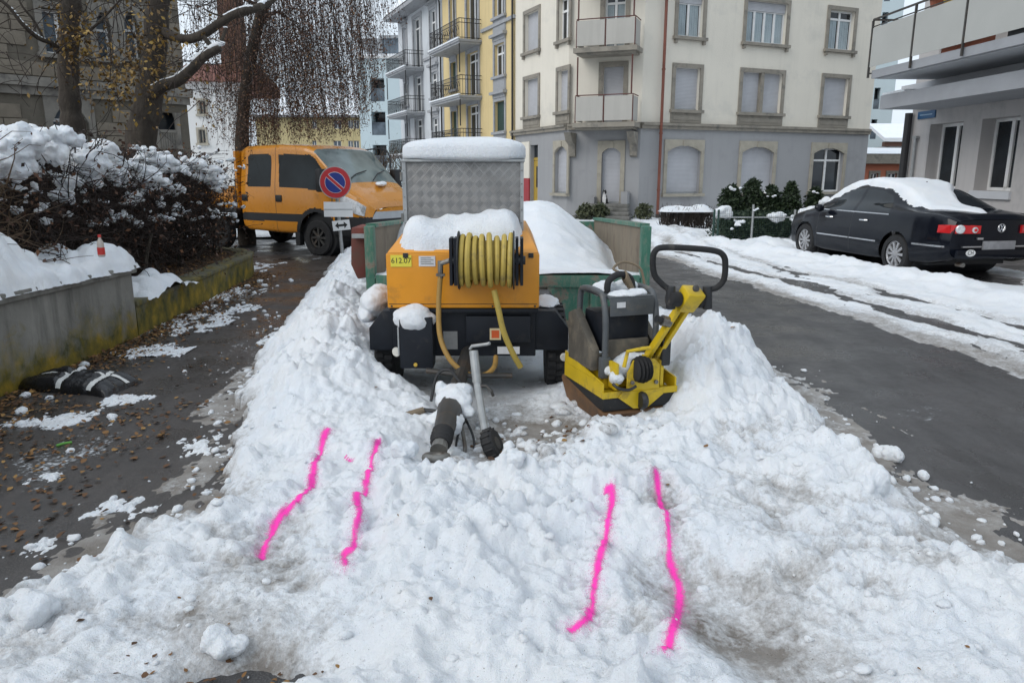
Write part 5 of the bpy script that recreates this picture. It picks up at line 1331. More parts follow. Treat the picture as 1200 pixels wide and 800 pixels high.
MB().prism([(-hw, -.03, .06), (-hw, .02, .0), (-hw, PL - .05, .0), (-hw, PL + .06, .13), (-hw, PL + .04, .16), (-hw, .0, .075)], (2 * hw, 0, 0)).build('base_plate', M['pc_plate'], pc, bevel=.008)
rb('rubber_skirt', -hw + .006, hw - .006, -.015, PL, .078, .165, 'rubber', .012)
fr_ = MB(); t = .012
fr_.b(-hw, hw, -.02, -.02 + t, .165, .205); fr_.b(-hw, -hw + t, -.02 + t + .001, PL, .165, .26); fr_.b(hw - t, hw, -.02 + t + .001, PL, .165, .26); fr_.b(-hw + t + .001, hw - t - .001, 0, PL - .02, .166, .18)
fr_.prism([(-hw + .001, .0, .262), (-hw + .001, PL, .262), (-hw + .001, PL, .34)], (t - .002, 0, 0)); fr_.prism([(hw - t + .001, .0, .262), (hw - t + .001, PL, .262), (hw - t + .001, PL, .34)], (t - .002, 0, 0))
fr_.build('lower_frame', M['pc_yellow'], pc)
MB().prism([(-.13, -.028, .20), (.13, -.028, .20), (.16, -.028, .165), (.05, -.028, .085), (-.05, -.028, .085), (-.16, -.028, .165)], (0, .006, 0)).build('front_tongue', M['pc_yellow'], pc)
rb('exciter_housing', -.2, .2, .16, .55, .182, .36, 'pc_yellow', .02)
for x in (-.16, .16): rb('frame_upright', x - .012, x + .012, .0, .14, .207, .38, 'pc_yellow', .004)
rb('engine_block', -.17, .16, .25, .68, .40, .66, 'navy', .03)
cw_ = MB(); cw_.prism([(-hw + .0, .22 * KY, .30), (-hw + .0, .74 * KY, .30), (-hw + .0, .76 * KY, .62), (-hw + .0, .62 * KY, .66), (-hw + .0, .36 * KY, .52), (-hw + .0, .22 * KY, .44)], (.06, 0, 0)); cw_.build('side_cowl', M['pc_mud'], pc, bevel=.015)
cw_ = MB(); cw_.prism([(hw - .06, .22 * KY, .30), (hw - .06, .74 * KY, .30), (hw - .06, .76 * KY, .60), (hw - .06, .62 * KY, .62), (hw - .06, .36 * KY, .48), (hw - .06, .22 * KY, .42)], (.06, 0, 0)); cw_.build('side_cowl', M['pc_mud'], pc, bevel=.015)
rb('front_cowl', -.15, .14, .19, .248, .36, .50, 'pc_mud', .02)
for x in (-.19, .17):
    MB().tube(spline([(x, .12, .34), (x, .122, .60), (x, .15, .74), (x, .22, .80), (x, .44, .80), (x, .52, .74), (x, .53, .45)], 6), .021, 10).build('guard_tube', M['pc_grey'], pc, smooth=True)
    rb('tube_foot', x - .035, x + .035, .13, .20, .26, .40, 'pc_grey', .012)
rb('guard_plate', -.165, .145, .17, .60, .765, .782, 'pc_grey', .004)
rb('guard_apron', -.165, .145, .152, .168, .66, .772, 'pc_grey', .004)
rb('type_label', -.12, -.06, .148, .1515, .715, .75, 'label_white', 0)
MB().tube(spline([(-.10, .30, .785), (-.09, .30, .86), (-.01, .31, .90), (.07, .31, .87), (.09, .30, .785)], 8), .022, 10).build('lifting_loop', M['rubber'], pc, smooth=True)
rp = MB()
for k in range(7):
    x = .03 + .008 * k; z = .885 - .014 * k
    rp.tube([(x + .012 * math.sin(q) * .3, .31 + .03 * math.cos(q), z + .03 * math.sin(q)) for q in np.linspace(0, 2 * math.pi, 12, endpoint=False)], .008, 6, closed=True)
rp.tube(spline([(.03, .34, .90), (-.02, .38, .93), (.10, .46, .96), (.20, .42, .92), (.22, .38, .80)], 6), .009, 6)
rp.build('lifting_rope', M['wood_grip'], pc, smooth=True)
snow_clump('compactor_snow', 'snow lying on the guard plate of the plate compactor', [(_MAT[pc.name] @ Vector((-.03, .20, .785)), (.11, .08, .022)), (_MAT[pc.name] @ Vector((.08, .22, .79)), (.06, .07, .025)), (_MAT[pc.name] @ Vector((-.08, .38, .80)), (.09, .10, .05)), (_MAT[pc.name] @ Vector((.06, .38, .80)), (.09, .08, .05))], 3, .2)
snow_clump('compactor_snow', 'slushy snow caught between frame and engine cowl of the plate compactor', [(_MAT[pc.name] @ Vector((-.10, .10, .31)), (.12, .06, .055)), (_MAT[pc.name] @ Vector((.02, .12, .37)), (.11, .06, .05)), (_MAT[pc.name] @ Vector((-.15, .03, .28)), (.05, .05, .04))], 3, .25)
# hydraulic bellows, steering yoke, handle
bl0 = MB()
bl0.tube([(-.06 + .11 * t, -.03, .34) for t in np.linspace(0, 1, 11)], [.05, .075, .06, .085, .066, .09, .066, .085, .06, .075, .05], 16)
bl0.build('rubber_bellows', M['rubber'], pc, smooth=True)
def W(p): return _MAT[pc.name].inverted() @ Vector(p)
hp0, hp1 = W(at(752, 462, 4.72)), W(at(762, 420, 4.66)); hp2, hp3 = W(at(775, 395, 4.62)), W(at(806, 352, 4.50))
for dx in (-.045, .045):
    o_ = Vector((dx, 0, 0))
    MB().hexa([tuple(p + o_ + e) for p, e in zip((hp0, hp0, hp0, hp0, hp1, hp1, hp1, hp1), (Vector((-.014, -.03, -.03)), Vector((.014, -.03, -.03)), Vector((.014, .03, -.03)), Vector((-.014, .03, -.03)), Vector((-.014, -.03, .03)), Vector((.014, -.03, .03)), Vector((.014, .03, .03)), Vector((-.014, .03, .03))))]).build('yoke', M['pc_yellow'], pc, bevel=.005)
ad = (hp3 - hp1).normalized(); au = ad.cross(Vector((0, 1, 0))).normalized(); av = ad.cross(au)
arm = MB()
for s_ in (-1, 1):
    c_ = au * (.030 * s_)
    arm.hexa([hp1 + c_ + au * a_ + av * b_ - ad * .05 for a_, b_ in ((-.013, -.03), (.013, -.03), (.013, .03), (-.013, .03))] + [hp3 + c_ * .9 + au * a_ + av * b_ for a_, b_ in ((-.013, -.025), (.013, -.025), (.013, .025), (-.013, .025))])
ao = arm.build('handle_arm', M['pc_yellow'], pc, bevel=.003)
for k in range(6):
    c_ = hp1 + (hp3 - hp1) * (.08 + .13 * k)
    MB().cyl(c_ - av * .02 - au * .016, c_ - av * .02 + au * .016, .017, n=8).build('cable_clip', M['black_plastic'], ao)
MB().tube([hp1 - av * .03, hp1 + (hp3 - hp1) * .5 - av * .034, hp3 - av * .03], .009, 6).build('hydraulic_line', M['black_plastic'], ao)
kn = hp1 + (hp3 - hp1) * .62
MB().lathe([(.035, -.03), (.035, .03)], tuple(kn + au * .055), tuple(au), 14).build('clamp_knob', M['steel'], ao)
MB().lathe([(.022, -.02), (.024, .02)], tuple(kn + au * .105), tuple(au), 14).build('clamp_cap', M['black_plastic'], ao)
h0, h1 = W(at(786, 365, 4.48)), W(at(822, 334, 4.44))
hc = W(at(806, 352, 4.48))
head = MB(); ha = (W(at(815, 335, 4.42)) - W(at(800, 362, 4.50))).normalized(); hb = Vector((1, 0, 0)); hn = ha.cross(hb).normalized(); hb = hn.cross(ha)
def hpnt(a_, b_, n_): return hc + ha * a_ + hb * b_ + hn * n_
head.hexa([hpnt(-.06, -.062, -.05), hpnt(-.06, .05, -.05), hpnt(-.06, .05, .05), hpnt(-.06, -.062, .05), hpnt(.085, -.062, -.06), hpnt(.085, .066, -.06), hpnt(.085, .066, .05), hpnt(.085, -.062, .05)])
hh_ = head.build('handle_head', M['pc_yellow'], pc, bevel=.016)
MB().lathe([(.021, 0), (.021, .012), (.015, .02)], tuple(hpnt(.05, .0, -.0)) if False else tuple(W(at(815, 338, 4.40))), (0, -1, .25), 14).build('throttle_knob', M['dark_steel'], hh_)
for x in (-1, 1):
    a_ = hpnt(.005, .068 * x, 0); b_ = hpnt(.005, .14 * x, 0)
    MB().cyl(a_, b_, .047, n=20).build('rubber_mount', M['rubber'], hh_, bevel=.006)
    c_ = hpnt(.005, .142 * x, 0)
lp = [at(787, 352, 4.45), at(784, 340, 4.45), at(776, 333, 4.44), at(767, 322, 4.43), at(765, 305, 4.41), at(768, 294, 4.40), at(778, 290, 4.40), at(810, 291, 4.42), at(838, 294, 4.44), at(848, 300, 4.45), at(850, 312, 4.46), at(848, 328, 4.47), at(840, 337, 4.48), at(831, 340, 4.49), at(828, 350, 4.49)]
MB().tube([W(p) for p in spline(lp, 5)], .0185, 12).build('steering_loop', M['rubber'], pc, smooth=True)
for px_, y_ in ((786, 4.45), (829, 4.49)):
    MB().tube([W(at(px_, 335, y_)), W(at(px_, 362, y_))], .03, 10).build('loop_clamp', M['black_plastic'], pc, bevel=.005)
for bx_, bz in ((-.07, .26), (.10, .25), (.03, .13)):
    MB().lathe([(.014, 0), (.014, .012)], (bx_, -.03, bz), (0, -1, 0), 8).build('bolt', M['steel'], pc)
MB().lathe([(.05, -.02), (.06, 0), (.05, .02)], (.0, -.045, .14), (1, 0, 0), 16).build('pivot', M['black_plastic'], pc)
MB().prism([(-.10, -.024, .20), (.13, -.024, .20), (.13, -.024, .36), (.09, -.024, .40), (-.06, -.024, .40), (-.10, -.024, .32)], (0, .014, 0)).build('front_bracket', M['pc_yellow'], pc, bevel=.004)
MB().tube(spline([(-.20, -.02, .26), (-.17, -.05, .235), (-.10, -.05, .22), (-.05, -.05, .24)], 6), .010, 6).build('hydraulic_hose', M['black_plastic'], pc, smooth=True)
MB().tube([(-.12, -.01, .36), (-.10, -.015, .46), (.0, -.015, .47), (.06, -.01, .47)], .013, 8).build('lever', M['pc_yellow'], pc)
MB().b(.15, .215, -.01, .03, .34, .52).build('side_damper', M['black_plastic'], pc, bevel=.015)
# ================================================================== VEHICLES
def smooth1(a, k):
    ker = np.hanning(k * 2 + 3)[1:-1]; ker /= ker.sum()
    p = np.concatenate([np.full(k, a[0]) + (a[0] - a[1:k + 1][::-1]), a, np.full(k, a[-1]) + (a[-1] - a[-k - 1:-1][::-1])])
    return np.convolve(p, ker, 'valid')
def catmull_rows(C, sub):
    """C: (stations, levels, 2) -> finer levels"""
    n = C.shape[1]; out = []
    for i in range(n - 1):
        p0, p1, p2, p3 = C[:, max(i - 1, 0)], C[:, i], C[:, i + 1], C[:, min(i + 2, n - 1)]
        for k in range(sub):
            t = k / sub
            out.append(0.5 * (2 * p1 + (p2 - p0) * t + (2 * p0 - 5 * p1 + 4 * p2 - p3) * t * t + (3 * p1 - p0 - 3 * p2 + p3) * t ** 3))
    out.append(C[:, -1]); return np.stack(out, 1)
class Shell:
    """lofted vehicle body: x forward, y left, z up; tables give half-widths and heights along the length"""
    def __init__(s, x, zb, zm, zbelt, zrail, ztop, wb, wm, wbelt, wrail, nx=360, sub=18, sm=5):
        xs = np.linspace(x[0], x[-1], nx)
        I = lambda a: smooth1(np.interp(xs, x, a), sm)
        zb, zm, zbelt, zrail, ztop, wb, wm, wbelt, wrail = map(I, (zb, zm, zbelt, zrail, ztop, wb, wm, wbelt, wrail))
        C = np.stack([np.stack([wb * .86, zb], -1), np.stack([wb, zb + .06], -1), np.stack([wm, zm], -1), np.stack([wbelt, zbelt], -1),
                      np.stack([(wbelt * .42 + wrail * .58), zbelt * .45 + zrail * .55], -1), np.stack([wrail, zrail], -1), np.stack([wrail * .72, ztop - (ztop - zrail) * .22], -1), np.stack([wrail * .36, ztop - (ztop - zrail) * .04], -1), np.stack([wrail * 0, ztop], -1)], 1)
        half = catmull_rows(C, sub)
        left = half; right = half[:, ::-1][:, 1:].copy(); right[..., 0] *= -1
        ring = np.concatenate([left, right], 1)
        s.xs = xs; s.P = np.concatenate([np.broadcast_to(xs[:, None, None], ring.shape[:2] + (1,)), ring], -1).copy()
        s.nl = ring.shape[1]; s.nx = nx
    def caps(s, bulge_front, bulge_rear, n=10):
        out = []
        h = s.nl // 2
        for idx, b in ((0, -bulge_rear), (-1, bulge_front)):
            L_ = s.P[idx, :h + 1]; R_ = s.P[idx, ::-1][:h + 1]
            t = np.linspace(0, 1, n * 2 + 1)[None, :, None]
            G = L_[:, None] * (1 - t) + R_[:, None] * t
            w_ = np.abs(L_[:, 1]).max()
            G[..., 0] += b * (1 - (G[..., 1] / max(w_, 1e-3)) ** 2)
            out.append(G)
        return out
def grid_obj(name, P, mask, material, parent, smooth=True, flip=False):
    n, m = P.shape[:2]
    F = grid_faces(n, m, mask)
    if flip: F = F[:, ::-1]
    V = P.reshape(-1, 3); used = np.zeros(len(V), bool); used[F.ravel()] = True; rm = np.cumsum(used) - 1
    return put(name, np_mesh(name, V[used], rm[F], material, smooth), parent)
def inpoly(x, z, poly):
    r = np.zeros(x.shape, bool); n = len(poly)
    for i in range(n):
        x0, z0 = poly[i]; x1, z1 = poly[(i + 1) % n]
        c = ((z0 > z) != (z1 > z)) & (x < (x1 - x0) * (z - z0) / (z1 - z0 + 1e-12) + x0); r ^= c
    return r
def car_wheel(parent, c, side, r, w, spokes, rim_mat, rr=.68):
    """tyre with rim and spokes; c is the hub centre in the vehicle's coordinates, side +1 left / -1 right"""
    t = MB().lathe([(r * rr, -w / 2), (r * .93, -w / 2), (r, -w / 2 + .03), (r, w / 2 - .03), (r * .93, w / 2), (r * rr, w / 2)], c, (0, side, 0), 36, caps=False).build('wheel', M['rubber'], parent, smooth=True)
    o = MB(); ri = r * rr
    o.lathe([(ri + .003, w * .40), (ri - .018, w * .42), (ri - .03, w * .34), (ri - .035, w * .1)], c, (0, side, 0), 36)
    o.f = [f for f in o.f if len(f) == 4]
    for k in range(spokes):
        q = 2 * math.pi * k / spokes; d = Vector((math.cos(q), 0, math.sin(q))); tt = Vector((-math.sin(q), 0, math.cos(q))); y = Vector((0, side, 0)); cc = Vector(c)
        a, b_ = d * (ri * .16), d * (ri - .02)
        o.hexa([cc + a - tt * .02 + y * w * .28, cc + a + tt * .02 + y * w * .28, cc + b_ + tt * .028 + y * w * .28, cc + b_ - tt * .028 + y * w * .28,
                cc + a - tt * .018 + y * w * .40, cc + a + tt * .018 + y * w * .40, cc + b_ + tt * .024 + y * w * .40, cc + b_ - tt * .024 + y * w * .40])
    o.lathe([(ri * .24, w * .2), (ri * .24, w * .41), (ri * .14, w * .44)], c, (0, side, 0), 18)
    o.build('rim', rim_mat, t, fix=True)
    MB().lathe([(ri - .01, w * .02), (ri - .012, w * .06)], c, (0, side, 0), 28).build('brake_disc', M['dark_steel'], t)
    return t
M['car_paint'] = mat('black_car_paint', (0.005, 0.0065, 0.011), 0.14, var=.2, vscale=3, bump=0, spec=.30)
M['alloy'] = mat('alloy_wheel', (0.42, 0.42, 0.43), 0.4, .6, var=.12, vscale=12)
M['chrome'] = mat('chrome_trim', (0.62, 0.63, 0.65), 0.2, .9, var=.05)
M['tail_red'] = mat('red_tail_lens', (0.50, 0.012, 0.015), 0.2, var=.15, vscale=20, coat=.5)
M['tail_white'] = mat('silver_lens', (0.62, 0.63, 0.64), 0.22, .4, var=.2, vscale=40)
M['car_glass'] = glass('car_glass', (0.018, 0.023, 0.028), .03, .35)
M['blank_plate'] = mat('blank_plate', (0.24, 0.24, 0.25), 0.5, var=.25, vscale=9)

# ------------------------------------------------------------------ parked black saloon
rw, fw = on(1050, 320), on(941, 299)
hd_ = (fw - rw); hd_.z = 0; hd_.normalize()
yawc = math.atan2(hd_.y, hd_.x)
left_ = Vector((-hd_.y, hd_.x, 0))
RA, FA, TW = 1.08, 3.79, .80
orgc = rw - hd_ * RA - left_ * TW
car = thing('parked_car', 'black saloon car with snow on its roof and windows beside the verge', 'car', (orgc.x, orgc.y, .0), yawc)
x_ = [0, .12, .35, .72, 1.05, 1.40, 1.75, 2.30, 2.75, 3.10, 3.55, 3.90, 4.40, 4.65, 4.78]
sh = Shell(x_,
    [.36, .30, .25, .22, .20, .20, .19, .19, .19, .19, .20, .20, .22, .24, .30],
    [.62, .62, .62, .60, .58, .57, .56, .55, .55, .55, .55, .55, .54, .52, .48],
    [.90, .95, .985, .99, .985, .97, .955, .935, .92, .91, .905, .88, .79, .68, .56],
    [.93, .99, 1.03, 1.07, 1.21, 1.33, 1.38, 1.41, 1.385, 1.27, 1.02, .945, .83, .705, .58],
    [.95, 1.02, 1.06, 1.10, 1.26, 1.385, 1.44, 1.475, 1.45, 1.32, 1.055, .985, .865, .73, .60],
    [.74, .80, .84, .88, .89, .885, .88, .88, .88, .88, .88, .87, .80, .68, .50],
    [.77, .84, .88, .905, .91, .91, .905, .905, .905, .905, .905, .89, .82, .70, .50],
    [.70, .77, .81, .84, .855, .86, .86, .86, .86, .86, .85, .83, .76, .64, .44],
    [.60, .66, .67, .64, .585, .575, .575, .575, .575, .60, .70, .68, .60, .48, .32])
P = sh.P; Pc = (P[:-1, :-1] + P[1:, 1:]) / 2
cx_, cy_, cz_ = Pc[..., 0], Pc[..., 1], Pc[..., 2]
arch_ = ((cx_ - RA) ** 2 + (cz_ - .33) ** 2 < .372 ** 2) | ((cx_ - FA) ** 2 + (cz_ - .33) ** 2 < .372 ** 2)
arch_ &= np.abs(cy_) > .5
idx = np.arange(sh.nl - 1); hlf = sh.nl // 2
side_band = np.minimum(idx, sh.nl - 2 - idx)[None, :] * np.ones(cx_.shape)
in_side = (side_band > 3 * 18) & (side_band < 5 * 18 + 4)
gl_f = inpoly(cx_, cz_, [(2.36, .965), (3.28, .95), (2.98, 1.20), (2.72, 1.345), (2.36, 1.37)]) & in_side
gl_r = inpoly(cx_, cz_, [(1.34, .995), (2.28, .968), (2.28, 1.372), (1.85, 1.345), (1.55, 1.26)]) & in_side
top = side_band >= 5 * 18 + 2
ws = top & (cx_ > 2.86) & (cx_ < 3.52); rwn = top & (cx_ > .78) & (cx_ < 1.40)
seam = in_side | ((side_band > 18) & (side_band <= 54))
seamm = seam & ((np.abs(cx_ - 2.31) < .009) | (np.abs(cx_ - 3.36) < .011) & (cz_ < .93)) & (cz_ < .97) & (cz_ > .26)
lid = top & (np.abs(cx_ - .66) < .012)
sill = (side_band < 9) & (cz_ < .30)
body_m = ~(arch_ | gl_f | gl_r | ws | rwn | seamm | lid)
bdy = grid_obj('body', P, body_m, M['car_paint'], car)
for nm, mk in (('side_window', gl_f), ('side_window', gl_r)):
    for sgn in (1, -1): grid_obj(nm, P, mk & (cy_ * sgn > 0) & ~arch_, M['car_glass'], car)
grid_obj('windscreen', P, ws, M['car_glass'], car); grid_obj('rear_window', P, rwn, M['car_glass'], car)
grid_obj('door_gap_shade', P, seamm & ~arch_, M['black_plastic'], bdy); grid_obj('boot_gap_shade', P, lid, M['black_plastic'], bdy)  # dark faces flush with the body, painting in the shade of the gaps
cR, cF = None, None
for k, G in enumerate(sh.caps(.14, .10)):
    grid_obj('rear_panel' if k == 0 else 'nose', G, np.ones((G.shape[0] - 1, G.shape[1] - 1), bool), M['car_paint'], car)
    if k == 0: cR = G
for xx in (RA, FA):
    for sgn in (1, -1):
        car_wheel(car, (xx, sgn * .785, .325), sgn, .325, .21, 10, M['alloy'])
MB().b(.5, 4.3, -.70, .70, .20, .34).build('underbody', M['black_plastic'], car)
for xx in (RA, FA): MB().lathe([(.37, -.75), (.37, .75)], (xx, 0, .33), (0, 1, 0), 30).build('wheel_arch', M['black_plastic'], car)
def body_y(xq, zq):                                  # half width of the shell at a station and height (lower flank)
    i = int(np.argmin(np.abs(sh.xs - xq))); row = P[i, :hlf + 1]
    j = np.argmin(np.abs(row[:4 * 18 + 1, 2] - zq)); return row[j, 1]
def flank_strip(name, x0, x1, z, h, material, parent, proud=.008):
    for sgn in (1, -1):
        mb = MB(); xs__ = np.linspace(x0, x1, 14)
        for a, b_ in zip(xs__[:-1], xs__[1:]):
            ya, yb2 = body_y(a, z), body_y(b_, z)
            mb.hexa([(a, sgn * (ya - .01), z - h), (b_, sgn * (yb2 - .01), z - h), (b_, sgn * (yb2 + proud), z - h), (a, sgn * (ya + proud), z - h), (a, sgn * (ya - .01), z + h), (b_, sgn * (yb2 - .01), z + h), (b_, sgn * (yb2 + proud), z + h), (a, sgn * (ya + proud), z + h)])
        mb.build(name, material, parent)
flank_strip('chrome_strip', 1.55, 2.30, .50, .012, M['chrome'], bdy); flank_strip('chrome_strip', 2.33, 3.32, .50, .012, M['chrome'], bdy); flank_strip('chrome_strip', .06, .66, .54, .014, M['chrome'], bdy)
flank_strip('window_trim', 1.34, 3.28, .965, .010, M['chrome'], bdy)
for xx in (1.95, 2.98):
    for sgn in (1, -1):
        y_ = body_y(xx, .83); MB().tube([(xx - .10, sgn * (y_ + .005), .835), (xx - .07, sgn * (y_ + .035), .835), (xx + .07, sgn * (y_ + .035), .835), (xx + .10, sgn * (y_ + .005), .835)], .014, 8).build('door_handle', M['chrome'], bdy, smooth=True)
for sgn in (1, -1):
    MB().raw(*[a.tolist() for a in blob((3.18, sgn * .99, .99), (.07, .10, .075), .04, 2)]).build('wing_mirror', M['car_paint'], car, smooth=True)
    # tail lamp wrapping the corner: red lens with two round elements
    i0 = 0
    pts = [(-.075, .40, 0), (-.045, .60, 0)]
    lens = MB()
    rowz = [(.72, .90)]
    ya = [.36, .50, .62, .70, .755]
    xa = [-.085, -.062, -.035, .0, .05]
    for q in range(4):
        lens.hexa([(xa[q] + .03, sgn * ya[q], .745), (xa[q + 1] + .03, sgn * ya[q + 1], .745), (xa[q + 1] - .022, sgn * (ya[q + 1] + .012), .745), (xa[q] - .028, sgn * ya[q], .745),
                   (xa[q] + .03, sgn * ya[q], .865), (xa[q + 1] + .03, sgn * ya[q + 1], .872), (xa[q + 1] - .022, sgn * (ya[q + 1] + .012), .872), (xa[q] - .028, sgn * ya[q], .865)])
    lens.hexa([(.08, sgn * .77, .745), (.18, sgn * .79, .75), (.18, sgn * .868, .75), (.028, sgn * .772, .745), (.08, sgn * .77, .872), (.18, sgn * .785, .865), (.18, sgn * .858, .865), (.028, sgn * .772, .872)])
    ln = lens.build('tail_lamp', M['tail_red'], car)
    MB().lathe([(.066, 0), (.066, .012), (.05, .02)], (-.045, sgn * .66, .81), (-1, sgn * .45, 0), 20).build('lamp_ring', M['tail_white'], ln)
    MB().lathe([(.045, 0), (.045, .012), (.03, .018)], (-.098, sgn * .45, .80), (-1, sgn * .15, 0), 18).build('lamp_ring', M['tail_white'], ln)
    MB().lathe([(.022, 0), (.022, .02)], (-.106, sgn * .45, .80), (-1, sgn * .15, 0), 12).build('lamp_core', M['tail_red'], ln)
MB().b(-.118, -.085, -.28, .28, .50, .63).build('licence_plate', M['blank_plate'], car, bevel=.004)
MB().b(-.098, -.06, -.50, -.285, .535, .555).build('chrome_strip', M['chrome'], car); MB().b(-.098, -.06, .285, .62, .535, .555).build('chrome_strip', M['chrome'], car)
MB().b(-.13, -.08, -.74, .74, .36, .50).build('bumper', M['car_paint'], car, bevel=.03)
MB().b(-.118, -.09, .30, .40, .655, .685).build('plate_lamp', M['chrome'], car); 
# badge: ring with a V over a W
emb = MB(); er = .062; ec = Vector((-.112, 0, .825))
emb.tube([ec + Vector((0, er * math.cos(q), er * math.sin(q))) for q in np.linspace(0, 2 * math.pi, 24, endpoint=False)], .006, 6, closed=True)
def stroke(p): 
    for (a, b_) in zip(p[:-1], p[1:]): emb.cyl(ec + Vector((-.002, -a[0] * er, a[1] * er)), ec + Vector((-.002, -b_[0] * er, b_[1] * er)), .0055, n=6)
stroke([(-.42, .86), (0, .12), (.42, .86)]); stroke([(-.82, .45), (-.42, -.82), (0, .0), (.42, -.82), (.82, .45)])
emb.build('badge', M['chrome'], car)
# oval country sticker
ov = MB().prism([(-.128 + .0, .50 + .085 * math.cos(q), .455 + .052 * math.sin(q)) for q in np.linspace(0, 2 * math.pi, 24, endpoint=False)], (-.004, 0, 0)).build('country_sticker', M['white_paint'], car)
ch_ = text_mesh('country_letters', 'CH', .095, M['ink'], .0006)
o_ = put('country_letters', ch_); o_.parent = ov; o_.rotation_euler = (R(90), 0, R(-90)); o_.location = (-.1335, .50, .455); o_.scale = (.75, 1, 1)
MB().cyl((-.04, .52, .26), (.1, .52, .26), .035, n=10).build('exhaust', M['steel'], car)
MB().cyl((1.62, 0, 1.44), (1.60, 0, 1.50), .02, .01, n=8).build('aerial', M['car_paint'], car)
# the snow on it follows the shell
def shell_top(X, Y):
    Z = np.zeros_like(X)
    ii = np.clip(np.round((X - sh.xs[0]) / (sh.xs[1] - sh.xs[0])).astype(int), 0, sh.nx - 1)
    for i in np.unique(ii):
        row = P[i, 3 * 18:hlf + 1]; o = np.argsort(row[:, 1]); m_ = ii == i
        Z[m_] = np.interp(np.abs(Y[m_]), row[o, 1], row[o, 2])
    return Z
nx_, ny_ = 190, 96
Xg, Yg = np.meshgrid(np.linspace(.20, 4.05, nx_), np.linspace(-.84, .84, ny_), indexing='ij')
Zt = shell_top(Xg, Yg)
lim = np.interp(Xg, [.2, .45, .7, 1.1, 1.6, 2.4, 2.9, 3.4, 3.9, 4.1], [.10, .34, .66, .68, .555, .53, .62, .68, .55, .1])
limr = np.interp(Xg, [.2, .6, .9, 1.25, 1.6, 2.4, 2.9, 3.4, 3.9, 4.1], [.0, .05, .05, .2, .52, .52, .60, .66, .55, .1])
e = np.where(Yg > 0, lim - Yg, limr + Yg) + .05 * fbm(Xg * 4, Yg * 4, 3, 301)
e = np.minimum(e, np.minimum(Xg - .25, 3.95 - Xg) + .08 * fbm(Yg * 3, Xg * 3, 3, 303))
pr_ = np.sqrt(np.clip(1 - (1 - np.clip(e / .13, 0, 1)) ** 2, 0, 1))
th = np.interp(Xg, [.2, .8, 1.4, 2.3, 3.0, 3.9], [.04, .06, .08, .095, .08, .05])
Zs = Zt + th * pr_ * (1 + .25 * fbm(Xg * 3, Yg * 3, 3, 305)) - .004
k_ = (e > 0); k_ = k_[:-1, :-1] | k_[1:, 1:] | k_[1:, :-1] | k_[:-1, 1:]
cs = grid_obj('car_snow', np.stack([Xg, Yg, Zs], -1), k_, M['snow'], None)
cs.matrix_world = _MAT[car.name]; cs.location = car.location; cs.rotation_euler = car.rotation_euler
tag(cs, 'thick snow draped over the roof and screens of the black car', 'snow')

# ------------------------------------------------------------------ yellow crew-cab works van
M['van_yellow'] = mat('van_orange_yellow', (0.56, 0.215, 0.010), 0.3, var=.06, vscale=2, bump=0, dirt=(0.33, 0.15, 0.03), damt=.2, dscale=2.5, coat=.4)
M['van_black'] = mat('van_black_trim', (0.014, 0.015, 0.017), 0.55, var=.2)
M['van_silver'] = mat('silver_grille', (0.46, 0.48, 0.50), 0.35, .3, var=.1)
M['van_glass'] = glass('van_glass', (0.012, 0.016, 0.018), .04, .2)
M['headlamp'] = mat('headlamp_lens', (0.55, 0.56, 0.57), 0.12, .5, var=.35, vscale=18, coat=.5)
M['screen_glass'] = glass('windscreen_glass', (0.15, 0.19, 0.19), .05)  # greenish glass, its base colour lightened to carry the reflected sky
wf = on(378, 299)
hv_ = Vector((.866, -.5, 0)); lv_ = Vector((.5, .866, 0))
orgv = wf + lv_ * .86
van = thing('works_van', 'orange yellow crew-cab works van with black trim across the footway end', 'van', (orgv.x, orgv.y, 0), math.atan2(hv_.y, hv_.x))
x_ = [-2.15, -2.0, -1.0, -.30, -.02, .28, .66, .82, 1.02, 1.20, 1.28]
sv = Shell(x_,
    [.50, .45, .42, .42, .42, .40, .38, .38, .38, .40, .46],
    [.90, .90, .90, .90, .90, .90, .88, .86, .84, .80, .76],
    [1.36, 1.36, 1.36, 1.34, 1.33, 1.32, 1.28, 1.22, 1.14, 1.02, .92],
    [2.10, 2.155, 2.17, 2.13, 2.05, 1.77, 1.42, 1.31, 1.20, 1.06, .95],
    [2.15, 2.21, 2.23, 2.20, 2.12, 1.83, 1.47, 1.36, 1.25, 1.10, .98],
    [.94, .97, .98, .98, .98, .97, .95, .93, .90, .84, .74],
    [.97, .995, 1.0, 1.0, 1.0, .99, .97, .95, .92, .86, .76],
    [.96, .985, .99, .985, .98, .965, .93, .90, .86, .78, .66],
    [.86, .885, .885, .88, .87, .86, .82, .79, .73, .64, .52], nx=300, sub=18, sm=3)
P = sv.P; Pc = (P[:-1, :-1] + P[1:, 1:]) / 2; cx_, cy_, cz_ = Pc[..., 0], Pc[..., 1], Pc[..., 2]
idx = np.arange(sv.nl - 1); band = np.minimum(idx, sv.nl - 2 - idx)[None, :] * np.ones(cx_.shape); hlf = sv.nl // 2
wside = (band > 52) & (band < 94)
g1 = inpoly(cx_, cz_, [(-1.90, 1.36), (-1.24, 1.36), (-1.22, 1.40), (-1.22, 1.98), (-1.26, 2.02), (-1.86, 2.02), (-1.92, 1.97), (-1.93, 1.40)]) & wside
g2 = inpoly(cx_, cz_, [(-.98, 1.36), (-.2, 1.34), (-.1, 1.28), (.36, 1.28), (.36, 1.46), (-.02, 1.93), (-.16, 2.0), (-1.02, 2.02)]) & wside
top = band >= 92
scr = (band >= 88) & (cx_ > -.06) & (cx_ < .67)
lowtrim = (band < 44) & (cz_ > .66) & (cz_ < .82) & (cx_ < .1)
front_blk = (cx_ > .50) & (cz_ < .80) & (band < 52)
